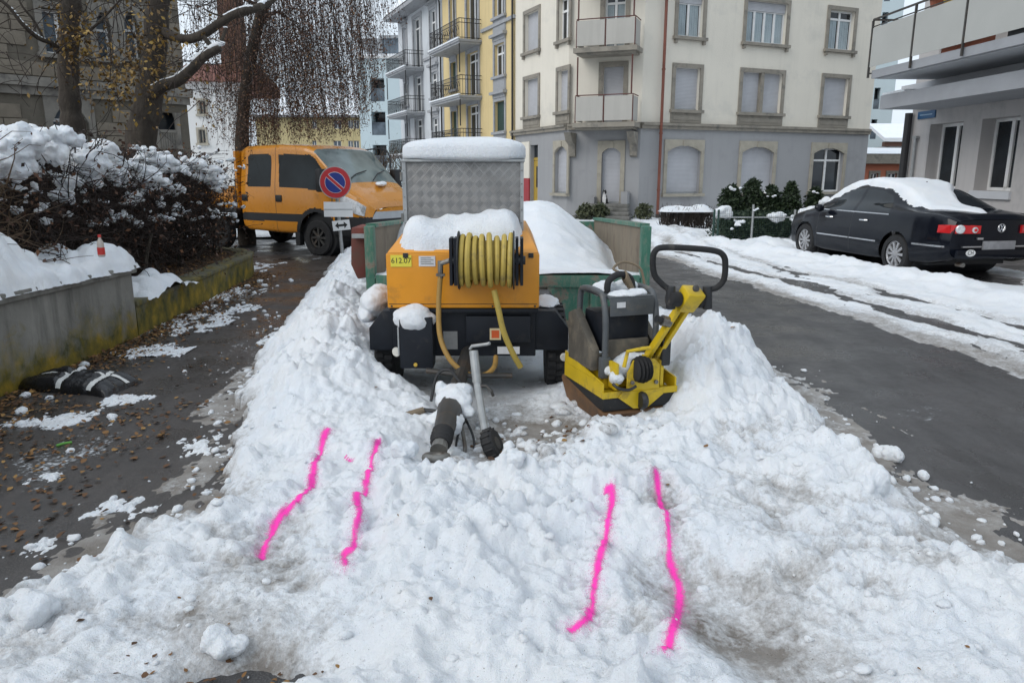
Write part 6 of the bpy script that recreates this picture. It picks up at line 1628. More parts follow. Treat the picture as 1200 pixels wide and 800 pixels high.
archv = (cx_ ** 2 + (cz_ - .40) ** 2 < .47 ** 2) & (np.abs(cy_) > .4)
flare = (cx_ ** 2 + (cz_ - .40) ** 2 < .56 ** 2) & (np.abs(cy_) > .4) & ~archv
seamv = (np.abs(cx_ + 1.10) < .011) & (band < 92) & (cz_ > .46) | (np.abs(cx_ - .44) < .011) & (cz_ < 1.33) & (cz_ > .5) & (band < 80)
bm_ = ~(g1 | g2 | scr | lowtrim | front_blk | archv | flare | seamv)
vb = grid_obj('cab_body', P, bm_, M['van_yellow'], van)
for g in (g1, g2):
    for sgn in (1, -1): grid_obj('side_window', P, g & (cy_ * sgn > 0), M['van_glass'], van)
grid_obj('windscreen', P, scr, M['screen_glass'], van)
for sgn in (1, -1):
    grid_obj('lower_trim', P, lowtrim & ~archv & ~flare & ~seamv & (cy_ * sgn > 0), M['van_black'], vb); grid_obj('bumper_corner', P, front_blk & ~archv & ~flare & ~seamv & (cy_ * sgn > 0), M['van_black'], van)
grid_obj('arch_trim', P, flare & ~archv & ~seamv, M['van_black'], vb); grid_obj('door_gap_shade', P, seamv & ~archv & ~(g1 | g2), M['black_plastic'], vb)  # door gaps are flush faces coloured dark in place of shade
for k, G in enumerate(sv.caps(.10, .02)):
    gz = (G[:-1, :-1, 2] + G[1:, 1:, 2]) / 2; gy = np.abs(G[:-1, :-1, 1] + G[1:, 1:, 1]) / 2
    if k == 0: grid_obj('rear_wall', G, np.ones(gz.shape, bool), M['van_yellow'], van)
    else:
        grid_obj('nose', G, gz > .90, M['van_yellow'], van); grid_obj('grille', G, (gz <= .90) & (gz > .76), M['van_silver'], van); grid_obj('bumper', G, gz <= .76, M['van_black'], van)
def flank(sgn, xq, zq):
    i = int(np.argmin(np.abs(sv.xs - xq))); row = P[i, :hlf + 1]; return sgn * row[np.argmin(np.abs(row[:92, 2] - zq)), 1]
for sgn in (1, -1):
    for xx in (-2.02, -1.0): MB().b(xx - .09, xx + .09, flank(sgn, xx, 1.14) - .02, flank(sgn, xx, 1.14) + .02, 1.06, 1.20).build('door_handle', M['van_black'], vb, bevel=.02)
    # headlamp: a swept lens on the front corner
    hl = MB(); st_ = [(.66, 1.04, 1.22), (.82, .94, 1.18), (1.02, .86, 1.10), (1.18, .82, 1.0)]
    for (xa, z0, z1), (xb, z2, z3) in zip(st_[:-1], st_[1:]):
        i0, i1 = int(np.argmin(np.abs(sv.xs - xa))), int(np.argmin(np.abs(sv.xs - xb)))
        def yy(i, z): row = P[i, :hlf + 1]; return np.interp(z, row[:76, 2], row[:76, 1])
        hl.hexa([(xa, sgn * (yy(i0, z0) - .03), z0), (xb, sgn * (yy(i1, z2) - .03), z2), (xb, sgn * (yy(i1, z2) + .035), z2), (xa, sgn * (yy(i0, z0) + .035), z0),
                 (xa, sgn * (yy(i0, z1) - .03), z1), (xb, sgn * (yy(i1, z3) - .03), z3), (xb, sgn * (yy(i1, z3) + .035), z3), (xa, sgn * (yy(i0, z1) + .035), z1)])
    hl.build('headlamp', M['headlamp'], van)
    ym = flank(sgn, .25, 1.35)
    mr = MB().b(.30, .44, ym + sgn * .06 - .0, ym + sgn * .30, 1.28, 1.72) if sgn > 0 else MB().b(.30, .44, ym - .30, ym - .06, 1.28, 1.72)
    mr.build('wing_mirror', M['van_black'], van, bevel=.035)
    MB().tube([(.34, ym, 1.34), (.36, ym + sgn * .12, 1.33)], .02, 8).build('mirror_arm', M['van_black'], van)
for xx in (0.0, -3.0):
    for sgn in (1, -1): car_wheel(van, (xx, sgn * .86, .36), sgn, .36, .22, 8, M['dark_steel'], .6)
MB().lathe([(.46, -.90), (.46, .90)], (0, 0, .40), (0, 1, 0), 30).build('wheel_arch', M['van_black'], van)
MB().b(-4.6, .6, -.45, .45, .40, .60).build('chassis', M['van_black'], van)
MB().b(-.62, -.50, -.97, -.84, .18, .46).build('mud_flap', M['rubber'], van)
MB().b(-5.2, -2.3, -1.02, 1.02, .80, .90).build('load_bed', M['van_black'], van, bevel=.01)
for sgn in (1, -1): MB().b(-5.2, -2.3, sgn * 1.03 - .02, sgn * 1.03 + .02, .91, 1.32).build('drop_side', M['van_yellow'], van, bevel=.008)
MB().b(-2.30, -2.24, -.98, .98, .91, 2.1).build('headboard', M['van_yellow'], van, bevel=.008)
for y0, y1 in ((-.75, .05), (.0, .62)): MB().tube([(.70, y0, 1.50), (.54, (y0 + y1) / 2, 1.62), (.47, y1, 1.69)], .012, 6).build('wiper', M['van_black'], van)
MB().tube(spline([(-.30, .82, 2.12), (.12, .98, 2.16), (.30, 1.0, 2.05), (.40, .95, 1.75)], 6), .018, 6).build('mirror_tube', M['van_black'], van, smooth=True)
snow_clump('dash_papers', 'pale heap of crumpled snow lying at the foot of the van windscreen', [(_MAT[van.name] @ Vector((.72, .2, 1.42)), (.10, .35, .05))], 3, .2)

# ------------------------------------------------------------------ no-parking sign
M['sign_red'] = mat('sign_red', (0.42, 0.022, 0.028), 0.4, var=.06); M['sign_deep_blue'] = mat('sign_blue', (0.012, 0.03, 0.20), 0.4, var=.06)
M['sign_white'] = mat('sign_white', (0.66, 0.67, 0.68), 0.45, var=.06, dirt=(0.5, 0.5, 0.49), damt=.2)
yS = 13.3
sc = at(393, 214, yS)
sgn_o = thing('no_parking_sign', 'round red and blue no-parking sign with arrow plate on a leaning pole', 'sign', (at(403, 318, yS).x, yS, 0))
pb, pt = at(403, 322, yS + .06), at(392, 200, yS + .06)
pb.z = 0
MB().cyl(pb, pt, .030, n=14).build('pole', M['galv'], sgn_o, world=True)
def disc(name, c, r, y, material, parent, n=40, t=.004): return MB().lathe([(r, 0), (r, t)], (c.x, y, c.z), (0, -1, 0), n).build(name, material, parent, world=True)
rad = 18.0 / FPX * yS * 1.02
dk = disc('sign_disc', sc, rad, yS, M['galv'], sgn_o, t=.012)
disc('red_field', sc, rad * .94, yS - .0125, M['sign_red'], dk)
disc('white_line', sc, rad * .645, yS - .0168, M['sign_white'], dk); disc('blue_field', sc, rad * .62, yS - .021, M['sign_deep_blue'], dk)
def bar(name, c, l, w_, ang, y, material, parent):
    d_ = Vector((math.cos(ang), 0, math.sin(ang))); n_ = Vector((-math.sin(ang), 0, math.cos(ang))); c = Vector((c.x, y, c.z))
    return MB().prism([c - d_ * l - n_ * w_, c + d_ * l - n_ * w_, c + d_ * l + n_ * w_, c - d_ * l + n_ * w_], (0, -.003, 0)).build(name, material, parent, world=True)
bar('bar_line', sc, rad * .63, rad * .115, R(-42), yS - .0253, M['sign_white'], dk); bar('red_bar', sc, rad * .645, rad * .088, R(-42), yS - .0286, M['sign_red'], dk)
pl = at(396.5, 245.5, yS); bar('text_plate', pl, .255, .13, R(-1), yS, M['sign_white'], sgn_o)
MB().b(pl.x - .25, pl.x + .25, yS - .006, yS - .0035, pl.z - .008, pl.z + .008).build('plate_band', M['galv'], sgn_o, world=True)
pa_ = at(400, 264, yS); ar = bar('arrow_plate', pa_, .155, .088, R(6), yS - .002, M['sign_white'], sgn_o)
ca, sa = math.cos(R(6)), math.sin(R(6))
apts = [(-.11, 0), (-.05, .06), (-.05, .02), (.05, .02), (.05, .06), (.11, 0), (.05, -.06), (.05, -.02), (-.05, -.02), (-.05, -.06)]
MB().prism([(pa_.x + a_ * ca - b_ * sa, yS - .0055, pa_.z + a_ * sa + b_ * ca) for a_, b_ in apts], (0, -.002, 0)).build('double_arrow', M['ink'], ar, world=True)
for z_ in (pl.z, pa_.z, sc.z): MB().b(sc.x - .02 + (sc.z - z_) * .02, sc.x + .07 + (sc.z - z_) * .02, yS + .006, yS + .10, z_ - .015, z_ + .015).build('clamp', M['galv'], sgn_o, world=True)
# ================================================================== TREES, SHRUBS, HEDGES
M['bark'] = mat('dark_bark', (0.045, 0.036, 0.028), 0.95, var=.45, vscale=5, bump=.9, bscale=22, bdist=.03, dirt=(0.10, 0.085, 0.065), damt=.35, dscale=6, stretch=(1, 1, .35))
M['twig'] = mat('dark_twig', (0.030, 0.020, 0.016), 0.9, var=.35, vscale=4, bump=0)
M['twig_brown'] = mat('brown_twig', (0.085, 0.055, 0.032), 0.9, var=.35, vscale=4, bump=0)
M['birch_leaf'] = leafmat('birch_leaves', [(0.0, (0.055, 0.030, 0.022)), (0.55, (0.125, 0.062, 0.036)), (0.85, (0.20, 0.10, 0.04)), (1.0, (0.30, 0.165, 0.05))])
M['ochre_leaf'] = leafmat('ochre_leaves', [(0.0, (0.07, 0.04, 0.012)), (0.5, (0.17, 0.095, 0.02)), (1.0, (0.30, 0.19, 0.035))])
M['hedge_leaf'] = leafmat('brown_hedge_leaves', [(0.0, (0.025, 0.014, 0.010)), (0.6, (0.07, 0.03, 0.016)), (1.0, (0.14, 0.06, 0.025))])
M['litter'] = leafmat('fallen_leaves', [(0.0, (0.05, 0.025, 0.012)), (0.4, (0.12, 0.055, 0.02)), (0.75, (0.20, 0.10, 0.03)), (1.0, (0.30, 0.17, 0.05))], .75)
M['thuja'] = leafmat('thuja_green', [(0.0, (0.006, 0.012, 0.006)), (0.6, (0.018, 0.035, 0.014)), (1.0, (0.05, 0.075, 0.028))])

def leaves_mesh(name, C, size, material, tone, droop=None, aspect=.6):
    """one little folded leaf (two triangles) at every centre"""
    n = len(C); a = rng.normal(size=(n, 3)); a /= np.linalg.norm(a, axis=1)[:, None]
    if droop is not None: a = a * (1 - droop) + np.array([0, 0, -1.0]) * droop; a /= np.linalg.norm(a, axis=1)[:, None]
    b = rng.normal(size=(n, 3)); b -= a * (a * b).sum(1)[:, None]; b /= np.linalg.norm(b, axis=1)[:, None]
    s = (size * rng.uniform(.6, 1.3, n))[:, None]
    V = np.stack([C, C + a * s * .5 + b * s * aspect * .5, C + a * s, C + a * s * .5 - b * s * aspect * .5], 1).reshape(-1, 3)
    F = np.arange(n * 4).reshape(-1, 4)
    return np_mesh(name, V, F, material, False, {'tone': np.repeat(tone, 4)})
class Twigs:                                        # thin three-sided tubes, gathered fast
    def __init__(s): s.V = []; s.F = []; s.n = 0
    def add(s, pts, r0, r1):
        pts = np.asarray(pts); m = len(pts); t = np.gradient(pts, axis=0); t /= np.linalg.norm(t, axis=1)[:, None] + 1e-9
        u = np.cross(t, np.array([.3, .5, .8])); u /= np.linalg.norm(u, axis=1)[:, None] + 1e-9; w = np.cross(t, u)
        r = np.linspace(r0, r1, m)[:, None]
        V = np.stack([pts + r * (u * math.cos(q) + w * math.sin(q)) for q in (0, 2.094, 4.189)], 1).reshape(-1, 3)
        i = np.arange(m - 1)[:, None] * 3; k = np.arange(3)[None]; k2 = (k + 1) % 3
        F = np.stack([i + k, i + k2, i + 3 + k2, i + 3 + k], -1).reshape(-1, 4)
        s.V.append(V); s.F.append(F + s.n); s.n += len(V)
    def mesh(s, name, material): return np_mesh(name, np.concatenate(s.V), np.concatenate(s.F), material, True)
def wander(p, d, length, n, jit, grav=0.0):
    p = np.array(p, float); d = np.array(d, float); d /= np.linalg.norm(d); out = [p.copy()]
    for i in range(n):
        d = d + rng.normal(size=3) * jit + np.array([0, 0, grav]); d /= np.linalg.norm(d); p = p + d * length / n; out.append(p.copy())
    return np.array(out)

# ------------------------------------------------------------------ two garden trees
def bark_trunk(mb, pts, rad, n=14):
    pts = spline(pts, 6); m = len(pts); r = list(np.interp(np.linspace(0, 1, m), np.linspace(0, 1, len(rad)), rad))
    r = [x * (1 + .07 * math.sin(i * 1.7) + .05 * random.uniform(-1, 1)) for i, x in enumerate(r)]
    mb.tube(pts, r, n); return pts
snow_nb = NB()
def branch_snow(pts, r, a=0.1, b=0.95):
    k0, k1 = int(len(pts) * a), int(len(pts) * b)
    for i in range(k0, k1):
        if rng.random() < .85:
            p = pts[i]; rr = r[i] if isinstance(r, (list, tuple)) else r
            V, F = blob((p.x, p.y, p.z + rr * .75), (max(.05, rr * 1.3), rr * .75, rr * .6), .2, 1); snow_nb.add(V, F)
yt1 = 13.0; px_m = yt1 / FPX
t1 = thing('garden_tree', 'slim dark tree trunk in front of the tall villa window', 'tree', (at(90, 200, yt1).x, yt1, .34))
mb = MB(); bark_trunk(mb, [Vector((at(90, 200, yt1).x, yt1, .30)), at(88, 165, yt1), at(82, 120, yt1), at(80, 60, yt1), at(83, 0, yt1), at(80, -70, yt1), at(86, -150, yt1)], [.24, .20, .165, .155, .15, .12, .08])
mb.build('trunk', M['bark'], t1, world=True, smooth=True)
tw = Twigs(); limbs = MB()
br = [at(74, 68, yt1), at(62, 52, yt1 - .2), at(44, 44, yt1 - .4), at(26, 28, yt1 - .6), at(10, 8, yt1 - .7), at(-12, -8, yt1 - .8)]
bp = spline(br, 5); limbs.tube(bp, list(np.linspace(.05, .02, len(bp))), 8); branch_snow(bp, .035, .05, .8)
br2 = spline([at(52, 48, yt1 - .3), at(40, 25, yt1 - .4), at(24, 4, yt1 - .5), at(18, -20, yt1 - .5)], 5); limbs.tube(br2, list(np.linspace(.022, .012, len(br2))), 6)
br3 = spline([at(88, 45, yt1), at(100, 40, yt1 - .1), at(112, 30, yt1 - .2), at(130, 12, yt1 - .2), at(150, -10, yt1 - .3)], 5); limbs.tube(br3, list(np.linspace(.03, .012, len(br3))), 6)
limbs.build('limb', M['bark'], t1, world=True, smooth=True)
for _ in range(120):
    p = at(rng.uniform(-10, 150), rng.uniform(-60, 110), yt1 + rng.uniform(-.8, .8)); tw.add(wander(p, (rng.normal(), rng.normal() * .3, rng.normal() * .8 + .2), rng.uniform(.4, 1.3), 5, .25), .008, .003)
o = put('twigs', tw.mesh('twigs', M['twig'])); pose(o, Matrix.Identity(4), t1); o['kind'] = 'stuff'
C = np.array([at(*q_, yt1 + rng.uniform(-.5, .4)) for q_ in [(rng.normal(85, 12), rng.normal(50, 22)) for _ in range(520)] + [(rng.uniform(30, 130), rng.uniform(-20, 110)) for _ in range(160)]])
o = put('leaves', leaves_mesh('leaves', C, .075, M['ochre_leaf'], rng.random(len(C)), .4)); pose(o, Matrix.Identity(4), t1); o['kind'] = 'stuff'

yt2 = 11.6
t2 = thing('garden_tree', 'stout leaning tree with snow on its sawn-off bough', 'tree', (at(168, 230, yt2).x, yt2, .34))
mb = MB(); bark_trunk(mb, [Vector((at(164, 240, yt2).x, yt2, .30)), at(164, 180, yt2), at(172, 130, yt2), at(178, 90, yt2), at(182, 45, yt2), at(186, 0, yt2), at(196, -60, yt2), at(204, -140, yt2)], [.30, .225, .20, .195, .165, .15, .13, .09], 16)
mb.build('trunk', M['bark'], t2, world=True, smooth=True)
b1 = spline([at(186, 32, yt2), at(200, 42, yt2 - .1), at(222, 46, yt2 - .2), at(242, 38, yt2 - .3), at(262, 24, yt2 - .3), at(282, 14, yt2 - .3), at(300, 10, yt2 - .2), at(316, 2, yt2), at(335, -14, yt2 + .2), at(360, -40, yt2 + .4)], 5)
MB().tube(b1, list(np.linspace(.07, .045, len(b1))), 10).build('bough', M['bark'], t2, world=True, smooth=True)
b2 = spline([at(176, 112, yt2 - .1), at(190, 101, yt2 - .2), at(208, 95, yt2 - .3), at(224, 82, yt2 - .35), at(240, 66, yt2 - .4), at(258, 56, yt2 - .4)], 5)
MB().tube(b2, list(np.linspace(.095, .055, len(b2))), 10).build('sawn_bough', M['bark'], t2, world=True, smooth=True)
b3 = spline([at(250, 58, yt2 - .4), at(244, 50, yt2 - .4), at(238, 42, yt2 - .4)], 4); b4 = spline([at(256, 56, yt2 - .4), at(262, 42, yt2 - .35), at(266, 28, yt2 - .3)], 4)
MB().tube(b3, .035, 7).tube(b4, list(np.linspace(.035, .015, len(b4))), 7).build('bough_stub', M['bark'], t2, world=True, smooth=True)
b5 = spline([at(300, 10, yt2 - .2), at(280, 20, yt2 - .3), at(255, 18, yt2 - .35), at(238, 10, yt2 - .4)], 4)
MB().tube(b5, list(np.linspace(.025, .01, len(b5))), 6).build('side_branch', M['bark'], t2, world=True, smooth=True)
branch_snow(b2, .07, .05, 1.0); branch_snow(b1, .055, .45, .8); branch_snow(b4, .03, 0, .8)
tw = Twigs()
for _ in range(190):
    p = at(rng.uniform(110, 300), rng.uniform(-80, 120), yt2 + rng.uniform(-1, .8)); tw.add(wander(p, (rng.normal(), rng.normal() * .3, rng.normal() * .8), rng.uniform(.4, 1.4), 5, .25, -.05), .007, .0025)
o = put('twigs', tw.mesh('twigs', M['twig'])); pose(o, Matrix.Identity(4), t2); o['kind'] = 'stuff'
C = np.array([at(*q_, yt2 + rng.uniform(-.6, .3)) for q_ in [(rng.normal(176, 18), rng.normal(62, 32)) for _ in range(560)] + [(rng.normal(140, 20), rng.normal(95, 22)) for _ in range(420)] + [(rng.uniform(100, 260), rng.uniform(-20, 150)) for _ in range(260)]])
o = put('leaves', leaves_mesh('leaves', C, .066, M['ochre_leaf'], rng.random(len(C)), .4)); pose(o, Matrix.Identity(4), t2); o['kind'] = 'stuff'
tag(meld(put('branch_snow', snow_nb.mesh('branch_snow', M['snow'])), .012, .02, .08, 3), 'ridges of snow lying along the garden tree boughs', 'snow', kind='stuff')

# ------------------------------------------------------------------ weeping birch
yb0 = 17.6
bt0 = at(286, 235, yb0)
bi = thing('weeping_birch', 'weeping birch with long hanging curtains of brown leaves above the van', 'tree', (bt0.x, yb0, .0))
mb = MB(); tp = bark_trunk(mb, [Vector((bt0.x, yb0, -.02)), at(284, 200, yb0), at(286, 120, yb0), at(300, 40, yb0), at(322, -40, yb0), at(330, -120, yb0), at(338, -220, yb0)], [.20, .16, .13, .12, .11, .09, .05])
mb.build('trunk', M['bark'], bi, world=True, smooth=True)
tw = Twigs(); LC_ = []; LT = []
def bottom_py(px): return np.interp(px, [205, 225, 250, 290, 330, 360, 400, 425, 445, 470], [60, 120, 165, 195, 172, 168, 168, 140, 90, 20])
for k in range(11):                                  # arching limbs above the frame
    q = rng.uniform(0, 6.28); base = np.array(tp[int(len(tp) * rng.uniform(.5, .95))]); out = np.array([math.cos(q) * 1.3, math.sin(q), .75])
    L_ = wander(base, out, rng.uniform(2.2, 3.6), 9, .10, -.10); tw.add(L_, .05, .012)
for k in range(1150):
    px = float(np.clip(rng.choice([rng.normal(345, 26), rng.normal(305, 28), rng.normal(400, 30), rng.uniform(225, 455)], p=[.32, .20, .24, .24]), 208, 462))
    yy = yb0 + rng.normal() * 1.1
    zb_ = at(px, bottom_py(px), yy).z + abs(rng.normal()) * .35 + (rng.random() < .35) * rng.uniform(.3, 1.8)
    z0 = max(zb_ + .8, rng.uniform(4.6, 8.2)) if rng.random() < .7 else zb_ + rng.uniform(.9, 2.4)
    x0 = at(px, 100, yy).x; n = int((z0 - zb_) / .32) + 2
    zs_ = np.linspace(z0, zb_, n); sway = np.cumsum(rng.normal(size=n) * .034); sw2 = np.cumsum(rng.normal(size=n) * .022)
    lean = np.linspace(0, 1, n) * .18 * (1 if px > 330 else -.6)
    pts = np.stack([x0 + sway + lean, yy + sw2, zs_], 1); tw.add(pts, .0042, .0014)
    for _q in range(1):
        j = int(rng.integers(0, n - 1)); tw.add(wander(pts[j], (rng.normal() * .5, rng.normal() * .5, -1), rng.uniform(.3, .8), 3, .18, -.1), .003, .0012)
    m = int((z0 - zb_) * rng.uniform(7, 15)); t_ = rng.random(m) ** .85
    c = np.stack([np.interp(t_, np.linspace(0, 1, n), pts[:, i]) for i in range(3)], 1) + rng.normal(size=(m, 3)) * .035
    LC_.append(c); LT.append(np.clip(rng.random(m) * .7 + (.25 if rng.random() < .12 else 0), 0, 1))
for k in range(16):                                  # tufts of tangled twigs
    p = np.array(at(rng.normal(318, 42), rng.normal(110, 40), yb0 - .3 + rng.normal() * .6)); m = 60
    c = p + rng.normal(size=(m, 3)) * np.array([.30, .25, .30]); LC_.append(c); LT.append(np.clip(rng.random(m) * .5 + .45, 0, 1))
o = put('hanging_twigs', tw.mesh('hanging_twigs', M['twig'])); pose(o, Matrix.Identity(4), bi); o['kind'] = 'stuff'
C = np.concatenate(LC_); o = put('leaves', leaves_mesh('leaves', C, .046, M['birch_leaf'], np.concatenate(LT), .45, .62)); pose(o, Matrix.Identity(4), bi); o['kind'] = 'stuff'

# ------------------------------------------------------------------ bare snow-laden shrubs behind the wall
def shrub(label, x0, x1, y0, y1, ztop, ntw, twm, nleaf, lean=0.0, zb=.33):
    t = thing('garden_shrub', label, 'shrub', ((x0 + x1) / 2, (y0 + y1) / 2, zb), group=None)
    st = MB(); tw = Twigs(); C = []
    for k in range(7):
        b = Vector((rng.uniform(x0 + .15, x1 - .15), rng.uniform(y0 + .1, y1 - .1), zb - .03)); tops = wander(b, (rng.normal() * .15, rng.normal() * .15, 1), ztop * rng.uniform(.35, .55), 5, .10)
        st.tube([Vector(p) for p in tops], list(np.linspace(.035, .014, 6)), 6)
    st.build('stems', M['bark'], t, world=True, smooth=True)
    for k in range(ntw):
        p = np.array([rng.uniform(x0, x1), rng.uniform(y0, y1), zb + (ztop - zb) * rng.beta(1.6, 1.3)])
        d = np.array([rng.normal() * .8, rng.normal() * .8, rng.normal() * .55 + .35]); L_ = rng.uniform(.25, .75)
        w_ = wander(p, d, L_, 4, .30, -.04); w_[:, 2] = np.minimum(w_[:, 2], ztop + .12 + .08 * rng.random()); tw.add(w_, rng.uniform(.004, .009), .002)
        if rng.random() < nleaf: C.append(w_[-1]); C.append(w_[2] + rng.normal(size=3) * .03)
        if rng.random() < nleaf: C.append(w_[-2] + rng.normal(size=3) * .04)
    o = put('twigs', tw.mesh('twigs', twm)); pose(o, Matrix.Identity(4), t); o['kind'] = 'stuff'
    C = np.array(C); o = put('leaves', leaves_mesh('leaves', C, .055, M['hedge_leaf'], rng.random(len(C)), .3)); pose(o, Matrix.Identity(4), t); o['kind'] = 'stuff'
    return t
shrub('brown twiggy shrub behind the thick snow on the garden wall', -5.9, -4.35, 5.3, 6.9, 1.80, 1500, M['twig_brown'], .25)
shrub('dark bare shrub with big snow cushions above the cola bottle', -5.7, -4.35, 6.9, 8.3, 1.90, 1600, M['twig'], .35)
shrub('dark bare shrub above the snow heap at the wall end', -5.6, -4.4, 8.3, 9.7, 1.78, 1600, M['twig'], .4)
shrub('dense dark shrub above the leaf-covered kerb bed', -5.8, -4.5, 9.7, 11.2, 1.78, 1800, M['twig'], .5)
shrub('reddish brown shrub at the corner of the bed beside the van', -6.1, -4.75, 11.2, 12.7, 1.70, 2300, M['twig'], .9)
shrub('rusty brown shrub against the rear of the yellow van', -7.4, -6.0, 12.6, 13.8, 1.9, 1900, M['twig_brown'], 1.0)
shrub('tangled brown shrub deep in the villa garden', -8.2, -6.2, 7.5, 10.5, 1.6, 1300, M['twig_brown'], .4)
cush = NB()
def cushion(px, py, w, h, dep=None):
    y = (FPX * 4.55 / (600 - px)) + .1 if dep is None else dep
    c = at(px, py, y); s = y / FPX
    k = max(4, int(w * h / 36))
    for i in range(k):
        u, v = rng.uniform(-.42, .42), rng.uniform(-.4, .4)
        r = min(w, h) * s * rng.uniform(.22, .42)
        V, F = blob((c.x + u * w * s, c.y + rng.normal() * .06, c.z + v * h * s), (r * rng.uniform(1.1, 1.7), r * 1.3, r * .78), .16, 3, 2.2); cush.add(V, F)
for a_ in [(20, 165, 50, 26), (10, 195, 30, 30), (50, 180, 36, 22), (150, 165, 0, 0)][:3] + [(62, 162, 50, 22), (48, 176, 36, 20), (100, 192, 32, 30), (98, 176, 22, 14), (122, 176, 24, 20), (124, 196, 22, 20), (140, 200, 20, 26), (104, 210, 30, 16), (74, 218, 22, 16), (70, 230, 20, 12), (86, 208, 20, 12),
     (165, 205, 34, 18), (188, 190, 40, 16), (176, 212, 44, 12), (205, 200, 30, 12), (226, 194, 36, 14), (240, 204, 30, 14), (250, 214, 16, 12), (200, 220, 30, 12), (170, 224, 26, 10), (212, 222, 18, 12), (160, 234, 20, 14), (150, 228, 20, 8), (185, 254, 30, 9), (160, 262, 14, 12), (260, 208, 18, 8), (270, 200, 14, 6), (105, 236, 14, 6), (24, 218, 12, 8), (200, 182, 24, 8), (158, 188, 20, 10), (235, 186, 16, 6), (275, 186, 12, 6), (132, 184, 16, 10), (2, 178, 22, 26)]:
    cushion(*a_)
for _ in range(110): cushion(rng.uniform(0, 285), rng.uniform(172, 262), rng.uniform(6, 18), rng.uniform(4, 8))
tag(meld(put('shrub_snow', cush.mesh('shrub_snow', M['snow'])), .018, .13, .085, 2), 'cushions of snow resting on the bare garden shrubs', 'snow', kind='stuff')

# ------------------------------------------------------------------ far verge: trimmed hedge, conifers, laurel behind mesh fence
def leafy(name, label, cat, centre, rx, ry, h, material, n, leaf, cone=0.0, stem=True, group=None):
    t = thing(name, label, cat, (centre[0], centre[1], 0), group=group)
    if stem: MB().tube([(centre[0], centre[1], -.02), (centre[0], centre[1], h * .8)], [.05, .02], 7).build('trunk', M['bark'], t, world=True)
    u = rng.random(n) ** .8; z = u * h; rad = (1 - cone * u) * np.sqrt(np.clip(1 - (np.maximum(u - .55, 0) / .45) ** 2.2, 0.02, 1))
    q = rng.uniform(0, 6.28, n); rr = rng.random(n) ** .35
    lum = 1 + .22 * np.sin(q * 3 + z * 5) + .15 * np.sin(z * 11 + q * 5)
    C = np.stack([centre[0] + rx * rad * rr * lum * np.cos(q), centre[1] + ry * rad * rr * lum * np.sin(q), .05 + z], 1)
    o = put('crown', leaves_mesh('crown', C, leaf, material, np.clip(rr * .6 + rng.random(n) * .4 - .1, 0, 1), .15, .5)); pose(o, Matrix.Identity(4), t)
    return t
yf_ = 19.3
for k, (px, top_py, wpx, lab) in enumerate(((858, 221, 30, 'broad dark thuja with a snowy crown at the end of the mesh fence'), (883, 214, 30, 'tallest dark thuja behind the galvanised fence post'), (905, 221, 24, 'dark thuja between the tallest one and the slim one'), (928, 217, 22, 'slim pointed dark thuja behind the mesh fence'), (956, 224, 24, 'dark thuja standing behind the bonnet of the black car'))):
    p = at(px, top_py, yf_); w_ = wpx / FPX * yf_ / 2 * 1.15
    leafy('thuja', lab, 'tree', (p.x, yf_), w_, w_, p.z, M['thuja'], 3400, .10, .35)
for k, (xa, xb, lab) in enumerate(((4.95, 6.7, 'low dark laurel hedge behind the mesh fence near its corner post'), (6.7, 8.6, 'low dark laurel hedge behind the mesh fence and the black car'))):
    leafy('laurel_hedge', lab, 'hedge', ((xa + xb) / 2, 18.35), (xb - xa) / 2 * 1.05, .42, .66, M['thuja'], 4200, .09, 0.0, stem=False)
fn = thing('mesh_fence', 'green wire mesh fence with galvanised posts before the dark hedge', 'fence', (5.0, 17.75, 0))
M['fence_green'] = mat('fence_green', (0.018, 0.05, 0.04), 0.5, var=.2)
fx = [at(836, 270, 17.75).x, at(841, 270, 17.75).x, at(881, 270, 17.75).x, at(930, 270, 17.75).x, 8.4]
for k, x in enumerate(fx): MB().cyl((x, 17.75, 0), (x, 17.75, .80 if k != 2 else .92), .028, n=8).build('post', M['fence_green'] if k < 2 else M['galv'], fn, world=True)
MB().cyl((fx[0], 17.75, .62), (fx[-1], 17.75, .62), .018, n=6).build('top_rail', M['galv'], fn, world=True)
wr_ = MB()
for z in np.arange(.06, .80, .05): wr_.cyl((fx[0], 17.74, z), (fx[-1], 17.74, z), .0022, n=3, caps=False)
for x in np.arange(fx[0], fx[-1], .05): wr_.cyl((x, 17.737, .03), (x, 17.737, .80), .0022, n=3, caps=False)
o = wr_.build('wire_mesh', M['fence_green'], fn, world=True, fix=False); o['kind'] = 'stuff'
hs = NB()
for (px, py, w, h, y) in [(848, 249, 14, 18, 18.1), (865, 258, 14, 6, 17.75), (862, 266, 12, 8, 17.7), (912, 254, 22, 12, 18.0), (935, 256, 14, 10, 17.8), (950, 250, 22, 14, 18.2), (862, 220, 18, 7, 19.1), (885, 246, 5, 5, 17.75), (905, 229, 10, 5, 19.0), (957, 225, 12, 5, 19.0), (964, 238, 12, 12, 18.8), (904, 284, 5, 7, 17.7), (897, 225, 6, 4, 19)]:
    c = at(px, py, y); s = y / FPX
    for i in range(max(3, int(w * h / 22))):
        r = min(w, h) * s * rng.uniform(.25, .45); V, F = blob((c.x + rng.uniform(-.42, .42) * w * s, c.y + rng.normal() * .06, c.z + rng.uniform(-.35, .35) * h * s), (r * 1.3, r * 1.2, r * .8), .2, 2); hs.add(V, F)
tag(meld(put('hedge_snow', hs.mesh('hedge_snow', M['snow'])), .025, .06, .12, 3), 'clumps of snow on the dark hedge and thujas behind the fence', 'snow', kind='stuff')
yh = 22.3
ha, hb_ = at(775, 260, yh), at(834, 260, yh)
